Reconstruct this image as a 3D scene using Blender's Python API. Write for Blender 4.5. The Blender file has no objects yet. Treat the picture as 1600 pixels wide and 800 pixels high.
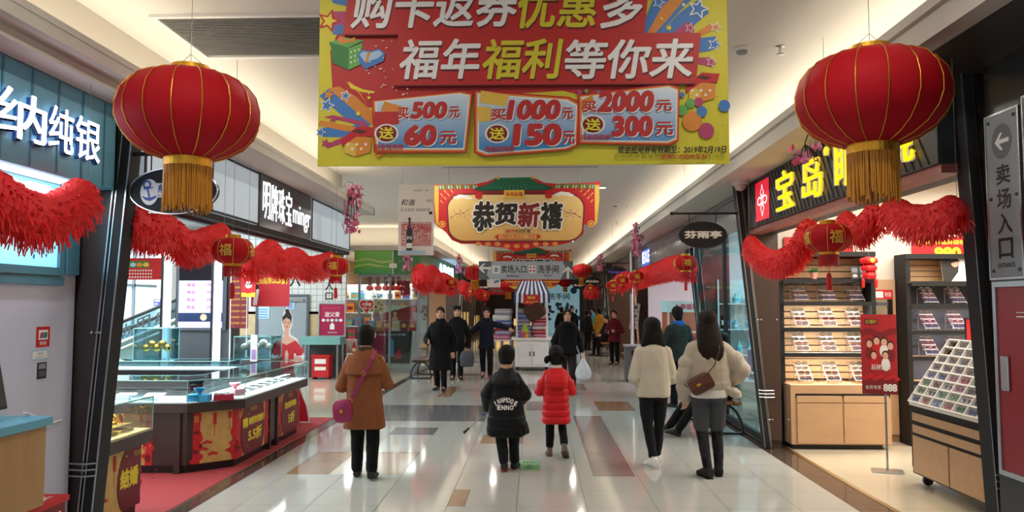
import bpy, bmesh, math, random
from math import sin, cos, pi, sqrt, atan, atan2, radians
from mathutils import Vector, Matrix, noise

# ------------------------------------------------------------------ camera, world, lights, exposure
random.seed(7)
SC = bpy.context.scene
COL = SC.collection
F = 1200.0
EYE = Vector((0.0, 0.0, 1.74))
PITCH = atan(75 / F)
YAW = atan(37 * cos(PITCH) / F)
cam_data = bpy.data.cameras.new('camera')
cam_data.sensor_width = 36.0
cam_data.lens = 36.0 * F / 1600.0
cam_data.clip_end = 200
cam = bpy.data.objects.new('camera', cam_data)
cam.location = EYE
cam.rotation_euler = (pi / 2 + PITCH, 0, YAW)
COL.objects.link(cam)
SC.camera = cam
SC.view_settings.view_transform = 'Standard'
SC.view_settings.look = 'None'
SC.view_settings.gamma = 1.0
SC.view_settings.use_curve_mapping = False
SC.view_settings.exposure = 0.0
SC.cycles.use_denoising = True
SC.cycles.max_bounces = 7
SC.cycles.diffuse_bounces = 4
SC.cycles.glossy_bounces = 4
SC.cycles.transparent_max_bounces = 12
SC.cycles.sample_clamp_indirect = 6.0
SC.cycles.caustics_reflective = False
SC.cycles.caustics_refractive = False

world = bpy.data.worlds.new('world')
SC.world = world
world.use_nodes = True
world.node_tree.nodes['Background'].inputs[0].default_value = (0.80, 0.88, 1.0, 1)
world.node_tree.nodes['Background'].inputs[1].default_value = 0.75

CEIL = 3.75          # main ceiling
LAMP_W = 11.0        # each ceiling downlight
COVE_W = 4.6        # per metre of cove strip
SHOP_W = 60.0

def area_light(name, loc, sx, sy, power, color=(1, 0.95, 0.88), rot=(0, 0, 0), disk=False):
 l = bpy.data.lights.new(name, 'AREA')
 l.shape = 'DISK' if disk else 'RECTANGLE'
 l.size = sx
 if not disk:
  l.size_y = sy
 l.energy = power
 l.color = color
 o = bpy.data.objects.new(name, l)
 o.location = loc
 o.rotation_euler = rot
 COL.objects.link(o)
 return o

# cove strips lying behind the lips of the two bulkheads, shining up on the ceiling
area_light('cove_light', (-2.78, 5.0, 3.17), 0.14, 12.6, COVE_W * 12.6, (1, 0.86, 0.66), (pi, 0, 0))
area_light('cove_light', (2.52, 19.5, 3.3), 0.14, 43, COVE_W * 43, (1, 0.86, 0.66), (pi, 0, 0))
area_light('cove_light', (-2.78, 31, 3.17), 0.14, 21.5, COVE_W * 21.5, (1, 0.86, 0.66), (pi, 0, 0))
area_light('cove_light', (-4.3, 19.75, 3.25), 3.0, 0.14, COVE_W * 3.0, (1, 0.86, 0.66), (pi, 0, 0))
# shop ceilings
area_light('shop_light', (-5.2, 8.3, 3.05), 3.0, 4.5, 290, (0.86, 0.95, 1.0))
for case_ in ((-3.38, 9.3, 0.08, 2.1, 0), (-4.7, 8.05, 2.1, 0.08, 0), (-5.2, 10.1, 2.4, 0.08, .04)):
 area_light('case_light', (case_[0], case_[1], 0.936 + case_[4]), case_[2], case_[3], 30, (0.92, 0.97, 1.0))
area_light('case_light', (-3.5, 6.05, 0.936), 0.08, 0.7, 8, (1, 0.85, 0.6))
area_light('shop_light', (-8.6, 15.5, 3.6), 3.0, 2.5, 480, (0.80, 0.92, 1.0))
area_light('shop_light', (4.6, 7.9, 3.2), 2.6, 3.2, 165, (1, 0.93, 0.82))
area_light('shop_light', (4.6, 12.0, 3.1), 2.4, 2.6, 190, (0.78, 0.94, 1.0))
area_light('shop_light', (5.0, 17.0, 3.1), 2.4, 3.4, 190, (1, 0.90, 0.90))
area_light('shop_light', (-4.2, 22.6, 2.95), 2.2, 5.0, 260, (1, 0.96, 0.92))
area_light('shop_light', (-4.2, 34.0, 2.95), 2.0, 8.0, 230, (1, 0.82, 0.66))
area_light('shop_light', (4.6, 30.0, 2.95), 2.0, 14.0, 260, (1, 0.82, 0.66))
area_light('wall_fill_light', (-2.90, 3.7, 2.475), 0.05, 2.2, 15, (0.86, 0.92, 1.0), (0, -.25, 0))  # fill light added under the turquoise sign to brighten the lilac wall
area_light('case_light', (-3.9, 10.72, 1.28), .4, .06, 8, (0.92, 0.97, 1.0))
area_light('case_light', (-5.02, 10.08, 1.41), .3, .06, 5, (1, 0.92, 0.8))

# ------------------------------------------------------------------ pixel rays onto real planes
_r = Vector((cos(YAW), sin(YAW), 0))
_f = Vector((-sin(YAW) * cos(PITCH), cos(YAW) * cos(PITCH), sin(PITCH)))
_u = Vector((sin(YAW) * sin(PITCH), -cos(YAW) * sin(PITCH), cos(PITCH)))

def ray(px, py):
 return _f + _r * ((px - 800) / F) - _u * ((py - 400) / F)

def PY(px, py, Y):
 d = ray(px, py)
 return EYE + d * (Y / d.y)

def PX(px, py, X):
 d = ray(px, py)
 return EYE + d * (X / d.x)

def PZ(px, py, Z=0.0):
 d = ray(px, py)
 return EYE + d * ((Z - EYE.z) / d.z)

# ------------------------------------------------------------------ materials
def lin(c):
 def g(v):
  v /= 255.0
  return v / 12.92 if v <= 0.04045 else ((v + 0.055) / 1.055) ** 2.4
 if isinstance(c, str):
  c = c.lstrip('#')
  c = [int(c[i:i + 2], 16) for i in (0, 2, 4)]
 return (g(c[0]), g(c[1]), g(c[2]), 1.0)

MATS = {}

def mat(name, col='#808080', rough=0.5, metal=0.0, emit=0.0, vary=0.06, scale=18.0, bump=0.0, bscale=None, spec=0.5, stretch=None, sheen=0.0):
 """A procedural principled material: the colour varied by a noise, optional bump and emission."""
 if name in MATS:
  return MATS[name]
 m = bpy.data.materials.new(name)
 m.use_nodes = True
 nt = m.node_tree
 b = nt.nodes['Principled BSDF']
 b.inputs['Roughness'].default_value = rough
 b.inputs['Metallic'].default_value = metal
 b.inputs['Specular IOR Level'].default_value = spec
 if sheen:
  b.inputs['Sheen Weight'].default_value = sheen
 c = lin(col)
 tc = nt.nodes.new('ShaderNodeTexCoord')
 mp = nt.nodes.new('ShaderNodeMapping')
 if stretch:
  mp.inputs['Scale'].default_value = stretch
 nt.links.new(tc.outputs['Object'], mp.inputs['Vector'])
 nz = nt.nodes.new('ShaderNodeTexNoise')
 nz.inputs['Scale'].default_value = scale
 nz.inputs['Detail'].default_value = 4
 nt.links.new(mp.outputs[0], nz.inputs['Vector'])
 mx = nt.nodes.new('ShaderNodeMix')
 mx.data_type = 'RGBA'
 mx.inputs[6].default_value = tuple(v * (1 - vary) for v in c[:3]) + (1,)
 mx.inputs[7].default_value = tuple(min(1, v * (1 + vary)) for v in c[:3]) + (1,)
 nt.links.new(nz.outputs['Fac'], mx.inputs[0])
 nt.links.new(mx.outputs[2], b.inputs['Base Color'])
 if emit:
  nt.links.new(mx.outputs[2], b.inputs['Emission Color'])
  b.inputs['Emission Strength'].default_value = emit
 if bump:
  n2 = nt.nodes.new('ShaderNodeTexNoise')
  n2.inputs['Scale'].default_value = bscale or scale * 3
  n2.inputs['Detail'].default_value = 3
  nt.links.new(mp.outputs[0], n2.inputs['Vector'])
  bp = nt.nodes.new('ShaderNodeBump')
  bp.inputs['Strength'].default_value = bump
  bp.inputs['Distance'].default_value = 0.01
  nt.links.new(n2.outputs['Fac'], bp.inputs['Height'])
  nt.links.new(bp.outputs[0], b.inputs['Normal'])
 MATS[name] = m
 return m

def glass_mat(name, tint='#dff2f2', refl=0.10, rough=0.02):
 if name in MATS:
  return MATS[name]
 m = bpy.data.materials.new(name)
 m.use_nodes = True
 nt = m.node_tree
 for n in list(nt.nodes):
  nt.nodes.remove(n)
 out = nt.nodes.new('ShaderNodeOutputMaterial')
 tr = nt.nodes.new('ShaderNodeBsdfTransparent')
 tr.inputs[0].default_value = lin(tint)
 gl = nt.nodes.new('ShaderNodeBsdfGlossy')
 gl.inputs['Roughness'].default_value = rough
 fr = nt.nodes.new('ShaderNodeFresnel')
 fr.inputs[0].default_value = 1.45
 ad = nt.nodes.new('ShaderNodeMath')
 ad.operation = 'ADD'
 ad.use_clamp = True
 ad.inputs[1].default_value = refl - 0.04
 nt.links.new(fr.outputs[0], ad.inputs[0])
 ge = nt.nodes.new('ShaderNodeNewGeometry')
 inv = nt.nodes.new('ShaderNodeMath')
 inv.operation = 'SUBTRACT'
 inv.inputs[0].default_value = 1.0
 nt.links.new(ge.outputs['Backfacing'], inv.inputs[1])
 mu = nt.nodes.new('ShaderNodeMath')
 mu.operation = 'MULTIPLY'
 nt.links.new(ad.outputs[0], mu.inputs[0])
 nt.links.new(inv.outputs[0], mu.inputs[1])
 mx = nt.nodes.new('ShaderNodeMixShader')
 nt.links.new(mu.outputs[0], mx.inputs[0])
 nt.links.new(tr.outputs[0], mx.inputs[1])
 nt.links.new(gl.outputs[0], mx.inputs[2])
 nt.links.new(mx.outputs[0], out.inputs[0])
 MATS[name] = m
 return m

def blend_mat(name, c0, c1, axis=2, lo=0.0, hi=1.0, rough=0.5, emit=0.0):
 """Printed colour blend along a local axis (a printed poster background)."""
 if name in MATS:
  return MATS[name]
 m = mat(name, c0, rough)
 nt = m.node_tree
 b = nt.nodes['Principled BSDF']
 tc = nt.nodes.new('ShaderNodeTexCoord')
 sp = nt.nodes.new('ShaderNodeSeparateXYZ')
 nt.links.new(tc.outputs['Object'], sp.inputs[0])
 mr = nt.nodes.new('ShaderNodeMapRange')
 mr.inputs[1].default_value = lo
 mr.inputs[2].default_value = hi
 nt.links.new(sp.outputs[axis], mr.inputs[0])
 mx = nt.nodes.new('ShaderNodeMix')
 mx.data_type = 'RGBA'
 mx.inputs[6].default_value = lin(c0)
 mx.inputs[7].default_value = lin(c1)
 nt.links.new(mr.outputs[0], mx.inputs[0])
 nt.links.new(mx.outputs[2], b.inputs['Base Color'])
 if emit:
  nt.links.new(mx.outputs[2], b.inputs['Emission Color'])
  b.inputs['Emission Strength'].default_value = emit
 return m

def wood_mat(name, c0, c1, stretch=(2, 2, 30), rough=0.4):
 m = mat(name, c0, rough, vary=0.0, stretch=stretch, scale=1.6)
 nt = m.node_tree
 for n in nt.nodes:
  if n.type == 'MIX':
   n.inputs[6].default_value = lin(c0)
   n.inputs[7].default_value = lin(c1)
 return m

# ------------------------------------------------------------------ mesh builder
class MB:
 def __init__(self):
  self.v, self.f, self.m = [], [], []

 def add(self, verts, faces, mi=0):
  k = len(self.v)
  self.v += [tuple(p) for p in verts]
  self.f += [tuple(i + k for i in fc) for fc in faces]
  self.m += [mi] * len(faces)
  return self

 def box(self, x0, x1, y0, y1, z0, z1, mi=0):
  v = [(x, y, z) for z in (z0, z1) for y in (y0, y1) for x in (x0, x1)]
  return self.add(v, [(0, 2, 3, 1), (4, 5, 7, 6), (0, 1, 5, 4), (2, 6, 7, 3), (0, 4, 6, 2), (1, 3, 7, 5)], mi)

 def obox(self, c, ex, ey, ez, mi=0):
  """box by centre and three half-extent vectors"""
  c, ex, ey, ez = map(Vector, (c, ex, ey, ez))
  v = [c + ex * a + ey * b + ez * d for d in (-1, 1) for b in (-1, 1) for a in (-1, 1)]
  return self.add(v, [(0, 2, 3, 1), (4, 5, 7, 6), (0, 1, 5, 4), (2, 6, 7, 3), (0, 4, 6, 2), (1, 3, 7, 5)], mi)

 def prism(self, poly, d, mi=0):
  """closed 3-D polygon extruded by vector d"""
  n = len(poly)
  d = Vector(d)
  a = [Vector(p) for p in poly]
  v = a + [p + d for p in a]
  fs = [tuple(range(n - 1, -1, -1)), tuple(range(n, 2 * n))] + [(i, (i + 1) % n, n + (i + 1) % n, n + i) for i in range(n)]
  return self.add(v, fs, mi)

 def loft(self, rings, mi=0, cap=True, close=True):
  n = len(rings[0])
  v = [p for r in rings for p in r]
  fs = []
  for i in range(len(rings) - 1):
   for j in range(n if close else n - 1):
    k = (j + 1) % n
    fs.append((i * n + j, i * n + k, (i + 1) * n + k, (i + 1) * n + j))
  if cap:
   fs.append(tuple(range(n - 1, -1, -1)))
   fs.append(tuple((len(rings) - 1) * n + j for j in range(n)))
  return self.add(v, fs, mi)

 def tube(self, pts, r, n=8, mi=0, cap=True, flat=1.0):
  pts = [Vector(p) for p in pts]
  rs = r if isinstance(r, (list, tuple)) else [r] * len(pts)
  rings = []
  up = None
  for i, p in enumerate(pts):
   d = (pts[min(i + 1, len(pts) - 1)] - pts[max(i - 1, 0)])
   d = d.normalized() if d.length > 1e-9 else Vector((0, 0, 1))
   if up is None:
    ref = Vector((0, 0, 1)) if abs(d.z) < 0.9 else Vector((0, 1, 0))
    a = d.cross(ref).normalized()
   else:
    a = (up - d * up.dot(d)).normalized()
   up = a
   b = d.cross(a)
   rings.append([p + (a * cos(2 * pi * k / n) + b * sin(2 * pi * k / n) * flat) * rs[i] for k in range(n)])
  return self.loft(rings, mi, cap)

 def lathe(self, prof, n=24, c=(0, 0, 0), mi=0, cap=True):
  c = Vector(c)
  return self.loft([[c + Vector((r * cos(2 * pi * k / n), r * sin(2 * pi * k / n), z)) for k in range(n)] for r, z in prof], mi, cap)

 def ball(self, c, r, n=12, mi=0, m=8, rot=None):
  r = r if isinstance(r, (list, tuple, Vector)) else (r, r, r)
  c = Vector(c)
  rings = []
  for i in range(m + 1):
   t = -pi / 2 + pi * (i / m)
   q = max(cos(t), 0.02)
   ring = []
   for k in range(n):
    p = Vector((r[0] * q * cos(2 * pi * k / n), r[1] * q * sin(2 * pi * k / n), r[2] * sin(t)))
    ring.append(c + (rot @ p if rot else p))
   rings.append(ring)
  return self.loft(rings, mi)

 def build(self, name, mats, parent=None, smooth=False, loc=None, bevel=0.0, rot=None, fix=True):
  me = bpy.data.meshes.new(name)
  me.from_pydata([tuple(p) for p in self.v], [], self.f)
  mats = mats if isinstance(mats, (list, tuple)) else [mats]
  for m in mats:
   me.materials.append(m)
  me.polygons.foreach_set('material_index', self.m)
  if fix:
   bm = bmesh.new()
   bm.from_mesh(me)
   bmesh.ops.recalc_face_normals(bm, faces=bm.faces)
   bm.to_mesh(me)
   bm.free()
  if smooth:
   me.polygons.foreach_set('use_smooth', [True] * len(me.polygons))
   try:
    me.set_sharp_from_angle(angle=radians(40))
   except Exception:
    pass
  me.update()
  o = bpy.data.objects.new(name, me)
  COL.objects.link(o)
  if parent:
   o.parent = parent
  if loc is not None:
   o.location = loc
  if rot is not None:
   o.rotation_euler = rot
  if bevel:
   bv = o.modifiers.new('edge', 'BEVEL')
   bv.width = bevel
   bv.segments = 2
   bv.limit_method = 'ANGLE'
  return o

def thing(name, label, cat, loc=(0, 0, 0), rz=0.0, group=None):
 o = bpy.data.objects.new(name, None)
 o.empty_display_size = 0.1
 COL.objects.link(o)
 o.location = loc
 o.rotation_euler = (0, 0, rz)
 o['label'] = label
 o['category'] = cat
 if group:
  o['group'] = group
 return o

def tag(o, label, cat, group=None, kind=None):
 o['label'] = label
 o['category'] = cat
 if group:
  o['group'] = group
 if kind:
  o['kind'] = kind
 return o

def struct(name, mb, mats, parent=None, **kw):
 o = mb.build(name, mats, parent, **kw)
 if parent is None:
  o['kind'] = 'structure'
 return o

def dup(root, loc=None, rz=None, label=None, group=None):
 r = root.copy()
 COL.objects.link(r)
 if loc is not None:
  r.location = loc
 if rz is not None:
  r.rotation_euler = (0, 0, rz)
 if label:
  r['label'] = label
 if group:
  r['group'] = group
 for ch in list(root.children):
  c = ch.copy()
  COL.objects.link(c)
  c.parent = r
  for g in list(ch.children):
   d = g.copy()
   COL.objects.link(d)
   d.parent = c
 return r

# ------------------------------------------------------------------ lettering
_txt = {}

def glyphs(s, bold=0.0, shear=0.0, extrude=0.0, spacing=1.0):
 """flat (or extruded) lettering: (verts, faces) with its box scaled to the unit square 0..1 x 0..1; z stays in units of the height"""
 key = (s, bold, shear, extrude, spacing)
 if key in _txt:
  return _txt[key]
 cu = bpy.data.curves.new('lettering', 'FONT')
 cu.body = s
 cu.size = 1.0
 cu.shear = shear
 cu.extrude = extrude
 cu.space_character = spacing
 cu.resolution_u = 3
 cu.fill_mode = 'BOTH' if extrude else 'FRONT'
 ob = bpy.data.objects.new('lettering', cu)
 COL.objects.link(ob)
 dg = bpy.context.evaluated_depsgraph_get()
 me = bpy.data.meshes.new_from_object(ob.evaluated_get(dg))
 vs = [v.co.copy() for v in me.vertices]
 fs = [tuple(p.vertices) for p in me.polygons]
 bpy.data.objects.remove(ob)
 bpy.data.curves.remove(cu)
 bpy.data.meshes.remove(me)
 if not vs:
  _txt[key] = ([], [], 1.0)
  return _txt[key]
 x0, x1 = min(v.x for v in vs), max(v.x for v in vs)
 y0, y1 = min(v.y for v in vs), max(v.y for v in vs)
 w, h = max(x1 - x0, 1e-6), max(y1 - y0, 1e-6)
 vs = [Vector(((v.x - x0) / w, (v.y - y0) / h, v.z / h)) for v in vs]
 if bold:
  # heavier strokes: the same strokes laid again, shifted a little all round
  base, fbase, n0 = list(vs), list(fs), len(vs)
  ring = 8 if bold > 0.02 else 4
  for k in range(ring):
   dx, dy = bold * cos(2 * pi * k / ring + .3), bold * sin(2 * pi * k / ring + .3)
   m = len(vs)
   vs += [Vector((v.x + dx / w, v.y + dy / h, v.z + (0.0003 * (k + 1) if not extrude else 0))) for v in base]
   fs += [tuple(i + m for i in f) for f in fbase]
  ax, ay = bold / w, bold / h
  vs = [Vector(((v.x + ax) / (1 + 2 * ax), (v.y + ay) / (1 + 2 * ay), v.z)) for v in vs]
 _txt[key] = (vs, fs, w / h)
 return _txt[key]

class Sheet:
 """A flat printed thing (sign, poster, board) in the plane o + u*a + v*b, printed layers lying on it.
 All coordinates inside are metres from its lower corner unless taken from a pixel with .px()."""

 def __init__(self, name, label, cat, o, u, v, W, H, base, thick=0.012, group=None, part='panel', border=None, parent=None, outline=None, shift=(0, 0, 0)):
  self.o, self.u, self.v = Vector(o), Vector(u).normalized(), Vector(v).normalized()
  self.n = self.u.cross(self.v).normalized()
  self.W, self.H = W, H
  self.root = parent or thing(name, label, cat, self.o, 0, group)
  self.mats = []
  self.shift = shift
  self.print = MB()
  self.layer = 0
  if base is not None:
   mb = MB()
   pts = outline or [(0, 0), (W, 0), (W, H), (0, H)]
   mb.prism([self.at(a, b, -thick) for a, b in pts], self.n * thick)
   self.panel = mb.build(part, base, self.root)
  if border:
   bw, bm, bt = border
   mb = MB()
   for a0, a1, b0, b1 in ((-bw, W + bw, -bw, 0), (-bw, W + bw, H, H + bw), (-bw, 0, 0, H), (W, W + bw, 0, H)):
    mb.prism([self.at(a0, b0, -thick), self.at(a1, b0, -thick), self.at(a1, b1, -thick), self.at(a0, b1, -thick)], self.n * (thick + bt))
   mb.build('frame', bm, self.root)

 def at(self, a, b, d=0.0):
  """local coordinates of the root (which sits at o, unrotated)"""
  return self.u * a + self.v * b + self.n * d

 def px(self, x, y):
  d = ray(x, y)
  t = (self.o - EYE).dot(self.n) / d.dot(self.n)
  p = EYE + d * t - self.o
  return p.dot(self.u), p.dot(self.v)

 def _mi(self, m):
  if m not in self.mats:
   self.mats.append(m)
  return self.mats.index(m)

 def poly(self, pts, m, px=False, lift=None):
  if px:
   pts = [self.px(*p) for p in pts]
  self.layer += 1
  d = 0.0006 + self.layer * 0.00012 if lift is None else lift
  self.print.add([self.at(a, b, d) for a, b in pts], [tuple(range(len(pts)))], self._mi(m))

 def rect(self, a0, b0, a1, b1, m, px=False, r=0.0):
  if px:
   (a0, b0), (a1, b1) = self.px(a0, b0), self.px(a1, b1)
  a0, a1 = min(a0, a1), max(a0, a1)
  b0, b1 = min(b0, b1), max(b0, b1)
  if r:
   pts = []
   for cx, cy, t0 in ((a1 - r, b1 - r, 0), (a0 + r, b1 - r, 90), (a0 + r, b0 + r, 180), (a1 - r, b0 + r, 270)):
    for k in range(6):
     t = radians(t0 + 18 * k)
     pts.append((cx + r * cos(t), cy + r * sin(t)))
   self.poly(pts, m)
  else:
   self.poly([(a0, b0), (a1, b0), (a1, b1), (a0, b1)], m)

 def ell(self, a, b, ra, rb, m, px=False, n=24, rot=0.0):
  if px:
   a2, b2 = self.px(a + ra, b - rb)
   a, b = self.px(a, b)
   ra, rb = abs(a2 - a), abs(b2 - b)
  self.poly([(a + ra * cos(2 * pi * k / n) * cos(rot) - rb * sin(2 * pi * k / n) * sin(rot), b + ra * cos(2 * pi * k / n) * sin(rot) + rb * sin(2 * pi * k / n) * cos(rot)) for k in range(n)], m)

 def star(self, a, b, r, m, px=False, rot=0.3, q=0.45, k=5):
  if px:
   a2, _ = self.px(a + r, b)
   a, b = self.px(a, b)
   r = abs(a2 - a)
  self.poly([(a + (r if i % 2 == 0 else r * q) * sin(rot + pi * i / k), b + (r if i % 2 == 0 else r * q) * cos(rot + pi * i / k)) for i in range(2 * k)], m)

 def text(self, s, a0, b0, a1, b1, m, px=False, bold=0.0, shear=0.0, spacing=1.0, ext=0.0, tilt=0.0, outline=None, ow=0.03, keep=False):
  """lettering fitted into the box; tilt raises the far end (metres)"""
  if px:
   (a0, b0), (a1, b1) = self.px(a0, b0), self.px(a1, b1)
  a0, a1 = min(a0, a1), max(a0, a1)
  b0, b1 = min(b0, b1), max(b0, b1)
  if outline is not None:
   self.text(s, a0 - ow * (b1 - b0) * .5, b0 - ow * (b1 - b0), a1 + ow * (b1 - b0) * .5, b1 + ow * (b1 - b0), outline, bold=bold + ow, shear=shear, spacing=spacing, tilt=tilt)
  vs, fs, asp = glyphs(s, bold, shear, 0.1 if ext else 0.0, spacing)
  if keep and asp > 0:
   w = (b1 - b0) * asp
   c = (a0 + a1) / 2
   a0, a1 = c - w / 2, c + w / 2
  self.layer += 1
  d0 = 0.0006 + self.layer * 0.00012
  zmax = max((v.z for v in vs), default=1) or 1
  out = []
  for v in vs:
   d = d0 + v.z * 0.1 if not ext else d0 + (v.z / zmax * 0.5 + 0.5) * ext
   out.append(self.at(a0 + v.x * (a1 - a0), b0 + v.y * (b1 - b0) + tilt * v.x, d))
  self.print.add(out, fs, self._mi(m))

 def flush(self, part='artwork'):
  """closes the layers collected so far as one part of the thing"""
  if self.print.v:
   o = self.print.build(part, self.mats, self.root, fix=False)
   o.location = self.shift
  self.print, self.mats = MB(), []

# ------------------------------------------------------------------ common materials
M_tile = mat('floor_tile_ivory', '#b6b7b1', 0.07, vary=0.05, scale=1.3, spec=0.6)
M_tile2 = mat('floor_tile_pale_strip', '#d3cec2', 0.10, vary=0.04, scale=1.3, spec=0.6)
M_brown = mat('floor_tile_tan', '#96765c', 0.12, vary=0.12, scale=3, spec=0.6)
M_greyt = mat('floor_tile_slate', '#6f7274', 0.12, vary=0.10, scale=3, spec=0.6)
M_violt = mat('floor_tile_mauve', '#857876', 0.12, vary=0.10, scale=3, spec=0.6)
M_granite = mat('granite_dark', '#54473f', 0.10, vary=0.25, scale=9, spec=0.6)
M_grout = mat('grout', '#5f5b54', 0.7)
M_shopfl = mat('floor_tile_cream', '#cabfa8', 0.08, vary=0.05, scale=1.5, spec=0.6)
M_ceil = mat('ceiling_paint', '#d9d6d1', 0.75, vary=0.015, scale=2)
M_ceil2 = mat('bulkhead_paint', '#c9c4ba', 0.7, vary=0.02, scale=2)
M_soffblue = mat('soffit_paint', '#d3d8dc', 0.6, vary=0.02, scale=2)
M_wall = mat('wall_paint_white', '#d8d6d6', 0.7, vary=0.02, scale=2)
M_cream = mat('wall_paint_cream', '#d9cdbd', 0.7, vary=0.02, scale=2)
M_dark = wood_mat('column_laminate', '#2c2523', '#3a302d', (3, 3, 0.6), 0.35)
M_brownlam = wood_mat('column_laminate_brown', '#3f2f28', '#4d3a30', (3, 3, 0.6), 0.35)
M_black = mat('black_satin', '#16161a', 0.35, vary=0.1)
M_blackm = mat('black_matt', '#131316', 0.7, vary=0.1)
M_navy = mat('wall_black_gloss', '#15191f', 0.18, vary=0.1, scale=3)
M_char = mat('charcoal', '#2b2d30', 0.5)
M_grey = mat('grey_paint', '#8b9298', 0.5)
M_dgrey = mat('dark_grey_paint', '#4e5257', 0.5)
M_steel = mat('brushed_steel', '#b9bcc0', 0.28, metal=1.0)
M_white = mat('white_paint', '#e6e6e4', 0.5, vary=0.02)
M_whitepl = mat('white_plastic', '#dedede', 0.35, vary=0.02)
M_gold = mat('gold_foil', '#d8a033', 0.3, metal=0.85, vary=0.2, scale=40, bump=0.3)
M_goldp = mat('gold_print', '#e0b444', 0.5, vary=0.05)
M_yel = mat('yellow_print', '#e7cf2e', 0.55, vary=0.03)
M_red = mat('red_print', '#c0161d', 0.55, vary=0.05)
M_dred = mat('maroon_print', '#7a1218', 0.55, vary=0.08)
M_wprint = mat('white_print', '#e8e4df', 0.55, vary=0.02)
M_kprint = mat('black_print', '#1c1714', 0.6)
M_lantern = mat('lantern_silk', '#b50d1c', 0.65, vary=0.08, scale=60, bump=0.08, bscale=300, spec=0.2)
M_paper = mat('garland_paper', '#ee2226', 0.55, vary=0.18, scale=30, bump=0.3, bscale=160)
M_tassel = mat('tassel_gold', '#c8841c', 0.45, vary=0.3, scale=80, stretch=(6, 6, 0.3))
M_tasselr = mat('tassel_red', '#c51520', 0.5, vary=0.25, scale=80, stretch=(6, 6, 0.3))
M_glass = glass_mat('shop_glass', '#ecf6f5')
M_glassb = glass_mat('shop_glass_blue', '#cfe4e8', 0.10)
M_glasse = mat('glass_edge', '#7fb7b5', 0.15, vary=0.05)
M_fillbar = mat('fill_bar_white', '#f2f8ff', 0.5, emit=5.0, vary=0.0)
M_lamp = mat('lamp_white', '#fff4e2', 0.5, emit=14.0, vary=0.0)
M_wire = mat('wire', '#8d8d8d', 0.4, metal=0.6)
M_mirror = mat('mirror', '#b7b2a2', 0.05, metal=1.0, vary=0.02)

# ------------------------------------------------------------------ floor
random.seed(11)
fl = MB()
FM = [M_grout, M_tile, M_tile2, M_brown, M_greyt, M_violt, M_granite, M_shopfl]
G = 0.0022
XL = [-2.92] + [-0.167 + 0.6 * k for k in range(-4, 5)] + [2.72]
Y0 = 6.72 - 0.6 * 16
fl.add([(-12, -4, -0.003), (8, -4, -0.003), (8, 50, -0.003), (-12, 50, -0.003)], [(0, 1, 2, 3)], 0)

def tile(x0, x1, y0, y1, mi):
 fl.add([(x0 + G, y0 + G, 0), (x1 - G, y0 + G, 0), (x1 - G, y1 - G, 0), (x0 + G, y1 - G, 0)], [(0, 1, 2, 3)], mi)

# inlaid coloured tiles: (column, row) -> pieces (fractions of the tile, material)
inlay = {}
for c, r, m in ((1, 2, 3), (2, 2, 3), (1, 3, 3), (2, 3, 3)):
 inlay[(c + 0, r)] = [(0.0, 0.74, m), (0.74, 1.0, 2)] if c == 1 else [(0.14, 1.0, m), (0, 0.14, 2)]
for r in range(8, 11):
 for c in range(1, 4):
  inlay[(c, r)] = [(0, 1, 4)]
for r in (9, 10):
 inlay[(0, r)] = [(0, 1, 3)]
inlay[(2, 6)] = [(0, 1, 4)]
for r in range(2, 9):
 inlay[(6, r)] = [(0.25, 0.95, 5), (0, 0.25, 1), (0.95, 1, 1)]
inlay[(4, 0)] = [(0, 0.25, 3), (0.25, 1, 1)]
inlay[(4, 5)] = [(0.12, 1, 3), (0, 0.12, 1)]
for r in (10, 11):
 inlay[(5, r)] = [(0, 1, 5)]
 inlay[(7, r)] = [(0, 1, 3)]
for r in (15, 16):
 for c in (5, 6):
  inlay[(c, r)] = [(0, 1, 5)]
for r in (20, 27, 34):
 for c in (1, 2, 5, 6):
  inlay[(c, r)] = [(0, 1, 4 if c < 4 else 5)]
for r in (13, 14, 15):
 inlay[(2, r)] = [(0.2, 0.6, 3), (0, 0.2, 1), (0.6, 1, 1)]
for r in range(0, 86):
 y = Y0 + 0.6 * r
 if y > 49:
  break
 rr = r - 16
 for c in range(len(XL) - 1):
  x0, x1 = XL[c], XL[c + 1]
  for a, b, m in inlay.get((c, rr), [(0, 1, 1)]):
   tile(x0 + (x1 - x0) * a, x0 + (x1 - x0) * b, y, y + 0.6, m)
 tile(-3.08, -2.92, y, y + 0.6, 6)
 tile(2.72, 3.0, y, y + 0.6, 6)
for i in range(15):
 for j in range(70):
  y = -3 + 0.75 * j
  if y > 49:
   continue
  if i < 11:
   tile(-3.08 - 0.75 * (i + 1), -3.08 - 0.75 * i, y, y + 0.75, 7)
  if i < 6:
   tile(3.05 + 0.75 * i, 3.05 + 0.75 * (i + 1), y, y + 0.75, 7)
struct('floor', fl, FM, fix=False)
tr = MB()
tr.box(3.0, 3.05, 4.6, 49, -0.002, 0.004)
struct('trim_1', tr, mat('brass_strip', '#a98a55', 0.3, metal=0.9))

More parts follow.
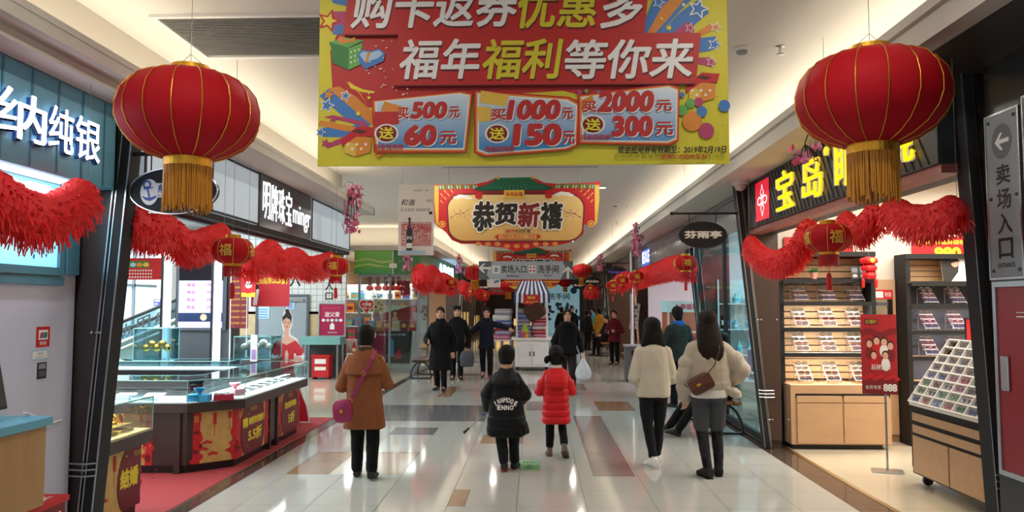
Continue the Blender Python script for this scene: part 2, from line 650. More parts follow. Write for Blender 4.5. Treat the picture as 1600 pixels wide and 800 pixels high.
# ------------------------------------------------------------------ ceiling, bulkheads, soffits
ce = MB()
ce.box(-3.1, 2.9, -3, 49, CEIL, CEIL + 0.1)
ce.box(-11, -3.1, 11.9, 20.5, CEIL, CEIL + 0.1)
ce.box(-11, -3.3, -3, 11.9, 3.3, 3.4)           # low ceilings of the shops
ce.box(-11, -3.05, 20.5, 49, 3.2, 3.3)
ce.box(2.85, 7.6, -3, 49, 3.32, 3.4)
struct('ceiling', ce, M_ceil)
b = MB()
b.box(-2.62, -2.52, -3, 11.9, 3.13, 3.24)
b.box(-2.58, -2.515, -3, 11.9, 3.20, 3.24)
b.box(-3.35, -2.62, -3, 11.9, 3.13, 3.16)
b.box(-3.1, -3.04, -3, 11.9, 3.16, CEIL)
b.box(-3.3, -2.62, -3, 5.4, 3.06, 3.13)
b.box(-3.1, -2.52, 11.84, 11.9, 3.13, 3.24)
struct('trim_2', b, [M_ceil2])
b = MB()
b.box(-9.5, -2.52, 19.3, 19.4, 3.1, 3.22)
b.box(-2.62, -2.52, 19.4, 46, 3.1, 3.22)
b.box(-3.3, -2.62, 19.4, 46, 3.1, 3.13)
b.box(-9.5, -3.3, 19.4, 20.1, 3.1, 3.13)
b.box(-9.5, -3.04, 20.1, 20.16, 3.13, CEIL)
b.box(-3.1, -3.04, 20.1, 46, 3.13, CEIL)
struct('trim_3', b, M_ceil2)
b = MB()
b.box(2.2, 2.3, -3, 46, 3.2, 3.42)
b.box(2.17, 2.2, -3, 46, 3.36, 3.42)
b.box(2.17, 2.2, -3, 46, 3.2, 3.235)
b.box(2.3, 2.62, 4.9, 46, 3.2, 3.23)
b.box(2.84, 2.9, -3, 46, 3.23, CEIL)
b.box(2.62, 2.9, 4.9, 46, 3.2, 3.23)
struct('trim_4', b, M_ceil2)
b = MB()
b.box(2.3, 2.9, -3, 4.9, 3.19, 3.23)
struct('trim_5', b, M_dark)

# ------------------------------------------------------------------ walls of the shops
w = MB()
w.box(-3.2, -3.05, -2, 5.0, 0, 3.13)
struct('wall_left', w, mat('wall_lilac_white', '#c3c5d6', 0.55, vary=0.03, scale=3))
w = MB()
w.box(2.75, 2.95, -2, 4.72, 0, 3.25)
struct('wall_right', w, M_navy)
w = MB()
w.box(-10.2, -10, -3, 21, 0, 3.9)
w.box(-10, -3.2, -2.2, -2, 0, 3.4)
w.box(-10, -3.2, 5.2, 5.25, 0, 3.3)
struct('wall_far_left', w, M_wall)
# optical shop: back wall and outer side wall
w = MB()
w.box(2.95, 7.0, 10.0, 10.1, 0, 3.3)
w.box(6.3, 6.4, 4.5, 10.0, 0, 3.3)
w.box(2.95, 7.0, 4.5, 4.6, 0, 3.3)
struct('wall_optical_shop', w, M_cream)
w = MB()
w.box(3.0, 6.3, 9.985, 10.0, 0, 0.1)
struct('baseboard_right', w, mat('skirting_tan', '#a98d68', 0.5))
# the shops after it
w = MB()
w.box(2.95, 7.0, 14.02, 14.15, 0, 3.3)
w.box(6.4, 6.5, 10.1, 21.6, 0, 3.3)
w.box(2.9, 7.0, 21.66, 21.8, 0, 3.3)
struct('wall_right_shops', w, mat('wall_paint_palepink', '#e2d3d2', 0.7, vary=0.02))
w = MB()
w.box(5.6, 5.7, 21.75, 46, 0, 3.2)
for y in (28.0, 36.0, 43.0):
 w.box(2.9, 5.6, y + .06, y + 0.2, 0, 3.2)
struct('wall_right_far_shops', w, mat('wall_paint_peach', '#c79a7c', 0.7, vary=0.1, scale=1))
w = MB()
w.box(-6.4, -6.3, 19.6, 46, 0, 3.2)
w.box(-6.3, -3.0, 29.56, 29.72, 0, 3.2)
w.box(-6.3, -3.0, 36.06, 36.22, 0, 3.2)
w.box(-6.3, -3.0, 43.06, 43.22, 0, 3.2)
struct('wall_left_far_shops', w, mat('wall_paint_sand', '#c0a084', 0.7, vary=0.1, scale=1))
w = MB()
w.box(-7, 7, 47.0, 47.2, 0, CEIL + 0.1)
struct('wall_end', w, mat('wall_end_dark', '#4b3d36', 0.6, vary=0.3, scale=1.0))

# white tiled wall of the escalator hall (facing the visitor), with its beige band and dark dado
hy = 18.3
w = MB()
w.box(-7.4, -4.55, hy, hy + 0.12, 1.55, 3.75, 0)
for k in range(2):
 w.box(-7.4, -4.55, hy - 0.004, hy, 1.50, 1.56, 1)
w.box(-7.4, -4.55, hy, hy + 0.12, 0.95, 1.5, 2)
w.box(-7.4, -4.55, hy, hy + 0.12, 0.0, 0.95, 3)
wt = mat('wall_tile_white', '#d4d6d3', 0.3, vary=0.02)
nt = wt.node_tree
bk = nt.nodes.new('ShaderNodeTexBrick')
bk.offset = 0.0
bk.inputs['Color1'].default_value = lin('#d6d8d4')
bk.inputs['Color2'].default_value = lin('#cfd2cf')
bk.inputs['Mortar'].default_value = lin('#9b9e9c')
bk.inputs['Scale'].default_value = 1.0
bk.inputs['Brick Width'].default_value = 0.15
bk.inputs['Row Height'].default_value = 0.15
bk.inputs['Mortar Size'].default_value = 0.008
tc = nt.nodes.new('ShaderNodeTexCoord')
sx = nt.nodes.new('ShaderNodeSeparateXYZ')
cx = nt.nodes.new('ShaderNodeCombineXYZ')
nt.links.new(tc.outputs['Object'], sx.inputs[0])
nt.links.new(sx.outputs[0], cx.inputs[0])
nt.links.new(sx.outputs[2], cx.inputs[1])
nt.links.new(cx.outputs[0], bk.inputs['Vector'])
nt.links.new(bk.outputs['Color'], nt.nodes['Principled BSDF'].inputs['Base Color'])
struct('wall_back_hall', w, [wt, M_dred, mat('wall_tile_beige', '#bda47e', 0.4, vary=0.2, scale=8), M_dgrey])
# bright glazing of the hall
w = MB()
w.box(-9.99, -9.96, 15.0, 20.1, 0.4, 3.6, 0)
w.box(-10, -7.9, 20.2, 20.25, 0.4, 3.6, 0)
struct('window_1', w, mat('window_daylight', '#cfe6ef', 0.3, emit=0.95, vary=0.12, scale=1.2))
w = MB()
for x in (-9.95, -9.3, -8.6, -7.92):
 w.box(x - 0.03, x + 0.03, 20.12, 20.2, 0.3, 3.6)
for z in (0.4, 2.2, 3.6):
 w.box(-10, -7.9, 20.12, 20.2, z - 0.03, z + 0.03)
 w.box(-9.96, -9.9, 15.0, 20.1, z - 0.03, z + 0.03)
for y in (15.0, 16.2, 17.4, 18.7, 20.1):
 w.box(-9.96, -9.9, y - .03, y + .03, .4, 3.6)
struct('window_frame', w, M_grey, parent=bpy.data.objects['window_1'])
w = MB()
w.box(-8.95, -8.65, 17.9, 18.3, 0, 3.75)
o = struct('column', w, M_whitepl)
o['kind'] = 'structure'

# ------------------------------------------------------------------ leaning columns of the arcade
def column(name, y, side, xf_top, xf_bot, gap, width, top, lam, depth=0.10):
 """side -1 left / +1 right: a dark laminated panel with a slimmer leaning fin standing off it towards the walkway"""
 t = bpy.data.objects.new(name, None)
 COL.objects.link(t)
 t.location = (0, y, 0)
 t['kind'] = 'structure'
 s = side

 def lean(z, off):
  return s * (xf_bot + (xf_top - xf_bot) * z / top + off)
 xb = s * (max(xf_bot, xf_top) + gap + width)
 p = MB()
 p.prism([(lean(0, gap), 0, 0.1), (xb, 0, 0.1), (xb, 0, top), (lean(top, gap), 0, top)], (0, depth, 0))
 p.build('panel', lam, t, bevel=0.004)
 p = MB()
 p.prism([(lean(0, gap + 0.03), 0.03, 0), (xb, 0.03, 0), (xb, 0.03, 0.1), (lean(0.1, gap + 0.03), 0.03, 0.1)], (0, depth - 0.06, 0))
 p.build('plinth', M_brownlam, t)
 p = MB()
 p.prism([(lean(0, 0), -0.02, 0.02), (lean(0, 0.065), -0.02, 0.02), (lean(top, 0.065), -0.02, top), (lean(top, 0), -0.02, top)], (0, depth + 0.04, 0))
 p.build('fin', M_blackm, t)
 p = MB()
 for off in (0.0, 0.065, gap):
  p.prism([(lean(0, off) - 0.004, -0.026, 0.02), (lean(0, off) + 0.004, -0.026, 0.02), (lean(top, off) + 0.004, -0.026, top), (lean(top, off) - 0.004, -0.026, top)], (0, 0.006, 0))
 p.build('edge_trim', M_steel, t)
 for z in (0.62, 0.66, 0.70):
  p = MB()
  a, c = lean(z, -0.01), lean(z, gap + 0.1)
  p.tube([(a, -0.045, z + 0.006), (lean(z, 0.06), -0.05, z), (c, -0.03, z)], 0.006, 6)
  p.build('bracket_bar', M_steel, t)
 for z in (0.35, 1.55):
  for off in (gap + 0.05, gap + 0.24):
   p = MB()
   p.ball((lean(z, off), -0.004, z), 0.012, 8, m=5)
   p.build('bolt', M_steel, t, smooth=True)
  p = MB()
  p.tube([(lean(z, 0.05), -0.012, z), (lean(z, gap + 0.02), -0.012, z)], 0.008, 6)
  p.build('spacer', M_steel, t)
 return t

column('column_panel', 5.03, -1, 2.69, 2.92, 0.09, 0.16, 3.06, M_dark)
column('column_panel', 4.86, 1, 2.68, 2.83, 0.09, 0.24, 3.2, M_black)
column('column_panel', 9.45, 1, 2.45, 2.75, 0.08, 0.13, 3.2, M_brownlam)
column('column_panel', 13.7, 1, 2.68, 2.98, 0.17, 0.28, 3.2, M_brownlam)
column('column_panel', 21.6, 1, 2.62, 2.80, 0.12, 0.5, 3.2, M_brownlam)
column('column_panel', 28.0, 1, 2.45, 2.65, 0.1, 0.8, 3.2, M_brownlam)
column('column_panel', 36.0, 1, 2.6, 2.8, 0.1, 0.5, 3.2, M_dark)
column('column_panel', 43.0, 1, 2.6, 2.8, 0.1, 0.5, 3.2, M_dark)
column('column_panel', 29.5, -1, 2.74, 2.95, 0.1, 0.4, 3.1, M_brownlam)
column('column_panel', 36.0, -1, 2.74, 2.95, 0.1, 0.4, 3.1, M_brownlam)
column('column_panel', 43.0, -1, 2.74, 2.95, 0.1, 0.4, 3.1, M_dark)

# ------------------------------------------------------------------ glazed shopfronts
def glazing(name, pts, z0, z1, frame=M_char, gm=M_glass, posts=()):
 t = bpy.data.objects.new(name, None)
 COL.objects.link(t)
 t['kind'] = 'structure'
 (xa, ya), (xb, yb) = pts
 g = MB()
 d = Vector((xb - xa, yb - ya, 0)).normalized()
 n = Vector((-d.y, d.x, 0)) * 0.006
 g.prism([Vector((xa, ya, z0)) - n, Vector((xb, yb, z0)) - n, Vector((xb, yb, z1)) - n, Vector((xa, ya, z1)) - n], n * 2)
 g.build('glass', gm, t)
 p = MB()
 L = (Vector((xb, yb, 0)) - Vector((xa, ya, 0))).length
 for q in (0.0, 1.0) + tuple(posts):
  c = Vector((xa, ya, 0)) + d * L * q
  p.obox((c.x, c.y, (z0 + z1) / 2), d * 0.025, n.normalized() * 0.03, (0, 0, (z1 - z0) / 2))
 for z in (z0, z1):
  c = (Vector((xa, ya, 0)) + Vector((xb, yb, 0))) / 2
  p.obox((c.x, c.y, z), d * L / 2, n.normalized() * 0.03, (0, 0, 0.04))
 p.build('frame', frame, t)
 return t

glazing('window_2', ((2.86, 9.7), (2.86, 13.7)), 0.06, 2.75, M_char, M_glassb, (0.5,))
glazing('window_3', ((-4.5, 19.5), (-2.98, 19.5)), 0.06, 2.48, M_grey, M_glass, (0.52,))
glazing('window_5', ((-2.98, 30.0), (-2.98, 35.8)), 0.06, 2.48, M_brownlam, M_glass, (0.25, 0.5, 0.75))
glazing('window_6', ((-2.98, 36.6), (-2.98, 42.8)), 0.06, 2.48, M_brownlam, M_glass, (0.25, 0.5, 0.75))
glazing('window_7', ((2.92, 29.0), (2.92, 35.8)), 0.06, 2.48, M_brownlam, M_glass, (0.2, 0.4, 0.6, 0.8))
glazing('window_4', ((-2.98, 19.5), (-2.98, 21.2)), 0.06, 2.48, M_grey, M_glass)

# ------------------------------------------------------------------ people: toolkit
def vox(mb, voxel, smooth=4, fac=0.5):
 """one continuous surface out of overlapping closed shapes"""
 me = bpy.data.meshes.new('surface')
 me.from_pydata([tuple(p) for p in mb.v], [], mb.f)
 bm = bmesh.new()
 bm.from_mesh(me)
 bmesh.ops.recalc_face_normals(bm, faces=bm.faces)
 bm.to_mesh(me)
 bm.free()
 ob = bpy.data.objects.new('surface', me)
 COL.objects.link(ob)
 r = ob.modifiers.new('r', 'REMESH')
 r.mode = 'VOXEL'
 r.voxel_size = voxel
 s = ob.modifiers.new('s', 'SMOOTH')
 s.factor = fac
 s.iterations = smooth
 dg = bpy.context.evaluated_depsgraph_get()
 out = bpy.data.meshes.new_from_object(ob.evaluated_get(dg))
 bpy.data.objects.remove(ob)
 bpy.data.meshes.remove(me)
 out.polygons.foreach_set('use_smooth', [True] * len(out.polygons))
 return out

def ell_ring(c, rx, ry, n=20, e=2.3, ax=None, ay=None, ryb=None):
 ax = ax or Vector((1, 0, 0))
 ay = ay or Vector((0, 1, 0))
 out = []
 for k in range(n):
  t = 2 * pi * k / n
  a, b = cos(t), sin(t)
  q = (abs(a) ** e + abs(b) ** e) ** (-1 / e)
  out.append(Vector(c) + ax * (rx * a * q) + ay * ((ry if b > 0 or ryb is None else ryb) * b * q))
 return out

def rings(mb, rows, n=20, e=2.3):
 """rows of (z, rx, ry[, cx[, cy]])"""
 mb.loft([ell_ring((r[3] if len(r) > 3 else 0, r[4] if len(r) > 4 else 0, r[0]), r[1], r[2], n, e) for r in rows])
 return mb

def limb(mb, pts, rad, n=12):
 """a tapering limb with rounded joints; the points are interpolated so that the bends stay soft"""
 P, R = [], []
 for i in range(len(pts) - 1):
  a, b = Vector(pts[i]), Vector(pts[i + 1])
  for k in range(4):
   t = k / 4
   P.append(a.lerp(b, t))
   R.append(rad[i] + (rad[i + 1] - rad[i]) * t)
 P.append(Vector(pts[-1]))
 R.append(rad[-1])
 mb.tube(P, R, n)
 for p, r in zip(pts, rad):
  mb.ball(p, r * 0.995, n, m=8)
 return mb

def hand(mb, w, d, sd, s=1.0, curl=0.5):
 """palm, four unequal bent fingers and a thumb leaving the side of the palm"""
 w, d = Vector(w), Vector(d).normalized()
 sd = Vector(sd)
 sd = (sd - d * sd.dot(d)).normalized()
 n = d.cross(sd)
 rows = []
 for t, a, b in ((-0.02, 0.024, 0.018), (0.01, 0.028, 0.017), (0.05, 0.038, 0.015), (0.085, 0.040, 0.012), (0.095, 0.034, 0.008)):
  rows.append(ell_ring(w + d * t * s, a * s, b * s, 12, 2.4, sd, n))
 mb.loft(rows)
 for off, L in ((0.030, 0.066), (0.010, 0.076), (-0.011, 0.070), (-0.031, 0.054)):
  p = w + (d * 0.082 + sd * off) * s
  pts = [p - d * 0.012 * s]
  ang = curl * 0.35
  for k, q in enumerate((0.45, 0.32, 0.26)):
   ddir = d * cos(ang) + n * sin(ang) + sd * off * 1.6
   p = p + ddir.normalized() * L * q * s
   pts.append(p)
   ang += curl * 0.8
  mb.tube(pts, [0.0095 * s, 0.009 * s, 0.0082 * s, 0.007 * s], 8)
  mb.ball(pts[-1], 0.0072 * s, 8, m=6)
 p = w + (d * 0.02 + sd * 0.026) * s
 pts = [p, p + (d * 0.022 + sd * 0.024) * s, p + (d * 0.05 + sd * 0.032 + n * 0.006 * curl) * s, p + (d * 0.075 + sd * 0.030 + n * 0.016 * curl) * s]
 mb.tube(pts, [0.013 * s, 0.0115 * s, 0.010 * s, 0.008 * s], 8)
 mb.ball(pts[-1], 0.008 * s, 8, m=6)

SKIN = mat('skin', '#c99a80', 0.5, vary=0.04, scale=30, bump=0.05)
M_lips = mat('skin_lips', '#a35a52', 0.45)
M_eye = mat('eye_dark', '#1d1512', 0.2)
M_brow = mat('brow_dark', '#2b211d', 0.7)
M_hair = mat('hair_black', '#120e0c', 0.55, vary=0.5, scale=14, stretch=(14, 14, 0.6), bump=0.6, bscale=22, spec=.18)
M_hairb = mat('hair_dark_brown', '#1a110c', 0.50, vary=0.5, scale=14, stretch=(14, 14, 0.6), bump=0.6, bscale=22, spec=.2)
M_hairg = mat('hair_greying', '#39332f', 0.5, vary=0.5, scale=14, stretch=(14, 14, 0.6), bump=0.5, bscale=22)

def cloth(name, col, rough=0.85, vary=0.12, bump=0.35, bscale=220):
 return mat(name, col, rough, vary=vary, scale=7, bump=bump, bscale=bscale, sheen=0.04, spec=0.18)

C_black = cloth('cloth_black', '#101012')
C_blackp = cloth('cloth_black_trousers', '#0e0e10')
C_shoe = mat('shoe_black', '#151414', 0.45)
C_navy = cloth('cloth_navy', '#151b29')

class Person:
 def __init__(self, name, label, loc, rz, H, group=None, cat='person', voxel=0.0065):
  self.t = thing(name, label, cat, loc, rz, group)
  self.H = H
  self.vx = voxel
  self.J = {}
  H_ = H
  for s, k in ((-1, 'L'), (1, 'R')):
   self.J['hip' + k] = Vector((s * .052 * H_, 0, .51 * H_))
   self.J['knee' + k] = Vector((s * .055 * H_, .012 * H_, .28 * H_))
   self.J['ank' + k] = Vector((s * .055 * H_, -.008 * H_, .045 * H_))
   self.J['toe' + k] = Vector((s * .066 * H_, .10 * H_, .016 * H_))
   self.J['sh' + k] = Vector((s * .100 * H_, -.004 * H_, .785 * H_))
   self.J['el' + k] = Vector((s * .138 * H_, -.025 * H_, .625 * H_))
   self.J['wr' + k] = Vector((s * .145 * H_, .03 * H_, .48 * H_))
  self.root = Vector((0, 0, 0))      # shift of the trunk
  self.lean = 0.0                    # forward lean per metre above the hips
  self.hyaw = self.hpitch = 0.0
  self.hs = 1.0
  self.curl = 0.6

 def sh(self, z):
  """centre of the trunk at height z"""
  return Vector((0, self.lean * max(0, z - .52 * self.H), 0)) + self.root

 def trunk(self, rows, mb=None, n=24, e=2.4):
  """rows in units of the height: (z, rx, ry[, cy]) moved by root and lean"""
  mb = mb or MB()
  H = self.H
  mb.loft([ell_ring(self.sh(r[0] * H) + Vector((0, (r[3] if len(r) > 3 else 0) * H, r[0] * H)), r[1] * H, r[2] * H, n, e) for r in rows])
  return mb

 def arm(self, k):
  """shoulder, elbow, wrist moved with the trunk"""
  o = self.sh(.8 * self.H)
  return [self.J['sh' + k] + o, self.J['el' + k] + o, self.J['wr' + k] + o]

 def headm(self):
  H = self.H
  base = self.sh(.87 * H) + Vector((0, 0.012 * H, .866 * H))
  return Matrix.Translation(base) @ Matrix.Rotation(self.hyaw, 4, 'Z') @ Matrix.Rotation(self.hpitch, 4, 'X'), .141 * H * self.hs

 def body(self, skin=None, hands='LR', face=True, handd=None, male=False):
  H = self.H
  mb = MB()
  self.trunk([(.48, .075, .052), (.53, .088, .060), (.58, .080, .055), (.63, .072, .050), (.70, .080, .055), (.77, .092, .056), (.81, .088, .05), (.835, .055, .042), (.86, .036, .036), (.885, .034, .035)], mb)
  for k in 'LR':
   limb(mb, [self.J['hip' + k] + self.root * 0, self.J['knee' + k], self.J['ank' + k]], [.046 * H, .030 * H, .020 * H])
   a = self.J['ank' + k]
   mb.tube([a + Vector((0, -.02 * H, -.012 * H)), a, (a + self.J['toe' + k]) / 2, self.J['toe' + k]], [.018 * H, .021 * H, .02 * H, .012 * H], 10)
   A = self.arm(k)
   limb(mb, A, [.032 * H, .024 * H, .0155 * H])
   if k in hands:
    s = -1 if k == 'L' else 1
    dd = (A[2] - A[1]).normalized()
    th = Vector((-s, 0.6, 0.3)) if abs(dd.z) > 0.6 else Vector((-s * .4, 0.1, 1))
    if handd and k in handd:
     dd, th = handd[k]
    hand(mb, A[2], dd, th, H / 1.7, self.curl * (s if True else 1))
  M, h = self.headm()
  R = ((0.00, .13, .34, .02), (0.06, .20, .39, .14), (0.15, .25, .405, .22), (0.28, .285, .40, .33), (0.42, .315, .395, .41), (0.52, .33, .375, .45), (0.65, .345, .395, .47), (0.78, .33, .36, .45), (0.90, .25, .27, .35), (0.97, .15, .16, .22), (1.0, .05, .05, .08))
  hb = MB()
  hb.loft([ell_ring((0, 0, z * h), rx * h, yf * h, 24, 2.2, ryb=yb * h) for z, rx, yf, yb in R])
  hb.tube([(0, .36 * h, .54 * h), (0, .41 * h, .45 * h), (0, .455 * h, .375 * h)], [.03 * h, .042 * h, .055 * h], 10)
  hb.ball((0, .43 * h, .375 * h), (.078 * h, .06 * h, .045 * h))
  hb.ball((0, .375 * h, .235 * h), (.12 * h, .05 * h, .045 * h))
  for s in (-1, 1):
   hb.ball((s * .335 * h, -.03 * h, .43 * h), (.03 * h, .07 * h, .12 * h))
   hb.ball((s * .15 * h, .34 * h, .60 * h), (.11 * h, .06 * h, .03 * h))
  hb.tube([(0, -.06 * h, -.14 * h), (0, -.08 * h, .25 * h)], [.27 * h, .27 * h], 14)
  mb.add([M @ Vector(p) for p in hb.v], hb.f)
  me = vox(mb, min(self.vx, .0055 if face else .0075), 2)
  for m_ in (skin or SKIN, M_eye, M_lips, M_brow):
   me.materials.append(m_)
  if face:
   Mi = M.inverted()
   vs = me.vertices
   for p in me.polygons:
    c = Mi @ p.center
    if c.z < 0 or c.y < .2 * h:
     continue
    x, z = abs(c.x) / h, c.z / h
    if ((x - .15) / .075) ** 2 + ((z - .515) / .032) ** 2 < 1:
     p.material_index = 1
    elif ((x - .155) / .10) ** 2 + ((z - .612 + .1 * (x - .15) ** 2) / .024) ** 2 < 1:
     p.material_index = 3
    elif (x / .115) ** 2 + ((z - .232) / .042) ** 2 < 1:
     p.material_index = 2
  o = bpy.data.objects.new('body', me)
  COL.objects.link(o)
  o.parent = self.t
  return o

 def wear(self, name, mb, m, voxel=None, smooth=4, label=None):
  me = vox(mb, voxel or self.vx, smooth)
  me.materials.append(m)
  if name not in ('hair', 'shoe', 'cap'):
   # folds and creases of the cloth
   amp = .0075 if name in ('coat', 'padded_coat', 'puffer_jacket', 'overcoat', 'jacket', 'trousers') else .005
   off = Vector((self.t.location.x * 3.1, self.t.location.y * 1.7, len(name)))
   flat = [0.0] * (3 * len(me.vertices))
   me.vertices.foreach_get('normal', flat)
   pos = [v.co.copy() for v in me.vertices]
   for i, p in enumerate(pos):
    f = noise.noise(Vector((p.x * 13, p.y * 13, p.z * 6.5)) + off) + .5 * noise.noise(Vector((p.x * 24, p.y * 24, p.z * 15)) + off)
    pos[i] = p + Vector(flat[3 * i:3 * i + 3]) * (amp * f)
   me.vertices.foreach_set('co', [q for p in pos for q in p])
   me.update()
  o = bpy.data.objects.new(name, me)
  COL.objects.link(o)
  o.parent = self.t
  if label:
   o['label'] = label
  return o

 def trousers(self, m, fit=1.0, hem=.05, top=.60, name='trousers'):
  H = self.H
  mb = MB()
  if top:
   self.trunk([(top, .082, .062), (.55, .096 * (.9 + .1 * fit), .070), (.50, .098, .070), (.455, .07, .055)], mb)
  for k in 'LR':
   a, b, c = self.J['hip' + k], self.J['knee' + k], self.J['ank' + k]
   e = c + (b - c).normalized() * (hem - .045) * H
   limb(mb, [a, b, e], [.057 * H * (.85 + .15 * fit), .040 * H * fit, .030 * H * fit * (1.0 if fit < 1.05 else 1.15)], 14)
  return self.wear(name, mb, m)

 def shoes(self, m, sole=None, high=.06, size=1.0):
  H = self.H
  for k in 'LR':
   a, t = self.J['ank' + k], self.J['toe' + k]
   d = (t - a)
   d2 = Vector((d.x, d.y, d.z + .030 * H))
   d2.normalize()
   up = Vector((0, 0, 1))
   up = (up - d2 * up.dot(d2)).normalized()
   sd = d2.cross(up)
   c0 = a - up * .030 * H
   mb = MB()
   rows = []
   for t_, w_, h_ in ((-.032, .016, .018), (-.028, .023, .030), (-.01, .025, .034), (.03, .026, .030), (.07, .030, .021), (.10, .028, .016), (.118, .015, .011)):
    rows.append(ell_ring(c0 + d2 * t_ * H * size + up * (h_ - .018) * H, w_ * H * size, h_ * H, 14, 2.6, sd, up))
   mb.loft(rows)
   mb.tube([a - up * .02 * H, a + (self.J['knee' + k] - a).normalized() * (high - .03) * H], [.026 * H, .027 * H], 12)
   o = self.wear('shoe', mb, m, .005, 2)
   if sole:
    sb = MB()
    rows = [ell_ring(c0 - up * .022 * H + d2 * t_ * H * size, w_ * H * size, .007 * H, 12, 3, sd, up) for t_, w_ in ((-.034, .015), (-.026, .024), (.02, .026), (.07, .031), (.10, .029), (.122, .014))]
    sb.loft(rows).build('sole', sole, o, smooth=True)
    o.children[0].parent = o

 def sleeves(self, mb, r, cuff=0.0, n=14):
  H = self.H
  for k in 'LR':
   A = self.arm(k)
   e = A[2] + (A[1] - A[2]).normalized() * cuff * H
   limb(mb, [A[0] + Vector(((-1 if k == 'R' else 1) * .016 * H, 0, -.006 * H)), A[1], e], [r[0] * H, r[1] * H, r[2] * H], n)
  return mb

 def hair(self, m, low=(.74, .5, .02), puff=1.08, extra=None, name='hair', front_gap=0.0, crown=1.06):
  """cap of hair; low = lower edge at the front, the sides and the back (in head heights)"""
  M, h = self.headm()
  n = 36
  mb = MB()
  outer, inner = [], []
  prof = ((-.4, .30, .30), (-.1, .31, .36), (.06, .30, .34), (.28, .315, .40), (.42, .335, .43), (.52, .345, .45), (.65, .355, .47), (.78, .335, .455), (.90, .26, .36), (.97, .165, .24), (1.0, .02, .02))

  def rad(z, back):
   for (z0, a0, b0), (z1, a1, b1) in zip(prof, prof[1:]):
    if z <= z1:
     t = max(0, (z - z0) / (z1 - z0))
     return a0 + (a1 - a0) * t, (b0 + (b1 - b0) * t) if back else min((a0 + (a1 - a0) * t) * 1.16, .41)
   return .02, .02
  lv = 9
  for i in range(lv + 1):
   ro, ri = [], []
   for k in range(n):
    t = 2 * pi * k / n
    sx_, sy_ = cos(t), sin(t)
    if sy_ > 0:
     f = sy_ ** 1.5
     z0 = low[1] + (low[0] - low[1]) * f
    else:
     z0 = low[1] + (low[2] - low[1]) * min(1, -sy_ * 1.6)
    z = z0 + (crown - .06 - z0) * (1 - (1 - i / lv) ** 1.4)
    rx, ry = rad(z, sy_ < 0)
    pf = puff * (1 + .025 * sin(k * 5.1) * (1 - i / lv))
    zz = z + (.06 + (puff - 1.08) * .5) * (i / lv) ** 1.2
    ro.append(Vector((rx * pf * sx_ * h, ry * pf * sy_ * h, zz * h)))
    ri.append(Vector((rx * .9 * sx_ * h, ry * .9 * sy_ * h, (z - .02) * h)))
   outer.append(ro)
   inner.append(ri)
  mb.loft([inner[-1]] + inner[::-1] + outer)
  if extra:
   for rows in extra:
    mb.loft([ell_ring((r[3] * h, r[4] * h, r[0] * h), r[1] * h, r[2] * h, 18, 2.2) for r in rows])
  mb.v = [tuple(M @ Vector(p)) for p in mb.v]
  return self.wear(name, mb, m, .006, 2)

def coat_rows(hem, hemw, hemd, waist=.098, chest=.112, shoulder=.10, neck=.045, bust=.075):
 return [(hem, hemw, hemd), (hem + .01, hemw, hemd), ((hem + .55) / 2, (hemw + .105) / 2, (hemd + .075) / 2), (.55, .108, .078), (.64, waist, .070), (.72, chest - .006, bust), (.78, chest, .070), (.815, shoulder, .058), (.84, .068, .05), (.86, neck, .044)]

# ------------------------------------------------------------------ big promotional banner
MX, MZ = (1, 0, 0), (0, 0, 1)
M_bnred = mat('banner_red', '#b8221d', 0.55, vary=0.04)
M_bnyel = mat('banner_yellow', '#d3c52c', 0.55, vary=0.04)
M_bndrk = mat('banner_shadow_red', '#5c1512', 0.6, vary=0.04)
M_blue = mat('print_blue', '#3f78b8', 0.55, vary=0.06)
M_blue2 = mat('print_blue_light', '#a8c4d8', 0.55, vary=0.04)
M_orange = mat('print_orange', '#d9862a', 0.55, vary=0.06)
M_green = mat('print_green', '#2f7a34', 0.55, vary=0.06)
M_greenl = mat('print_green_light', '#5fa64a', 0.55, vary=0.06)
M_pink = mat('print_pink', '#b43a66', 0.55, vary=0.06)
M_card = blend_mat('ticket_blend', '#3f86bd', '#d7e0e6', 2, 0.1, 0.42)
Yb = 4.2
p0, p1 = PY(496, 259.5, Yb), PY(1140, 252, Yb)
W = p1.x - p0.x
ztop = 3.66
bn = Sheet('hanging_banner', 'large red and yellow shopping card promotion banner hung across the walkway', 'banner', (p0.x, Yb, p0.z), MX, MZ, W, ztop - p0.z, M_bnyel, 0.015)
P = True
bn.poly([(575, -70), (1010, -70), (1010, 60), (1075, 62), (1090, 130), (905, 148), (880, 142), (745, 150), (560, 170), (520, 148), (516, 80)], M_bnred, P)
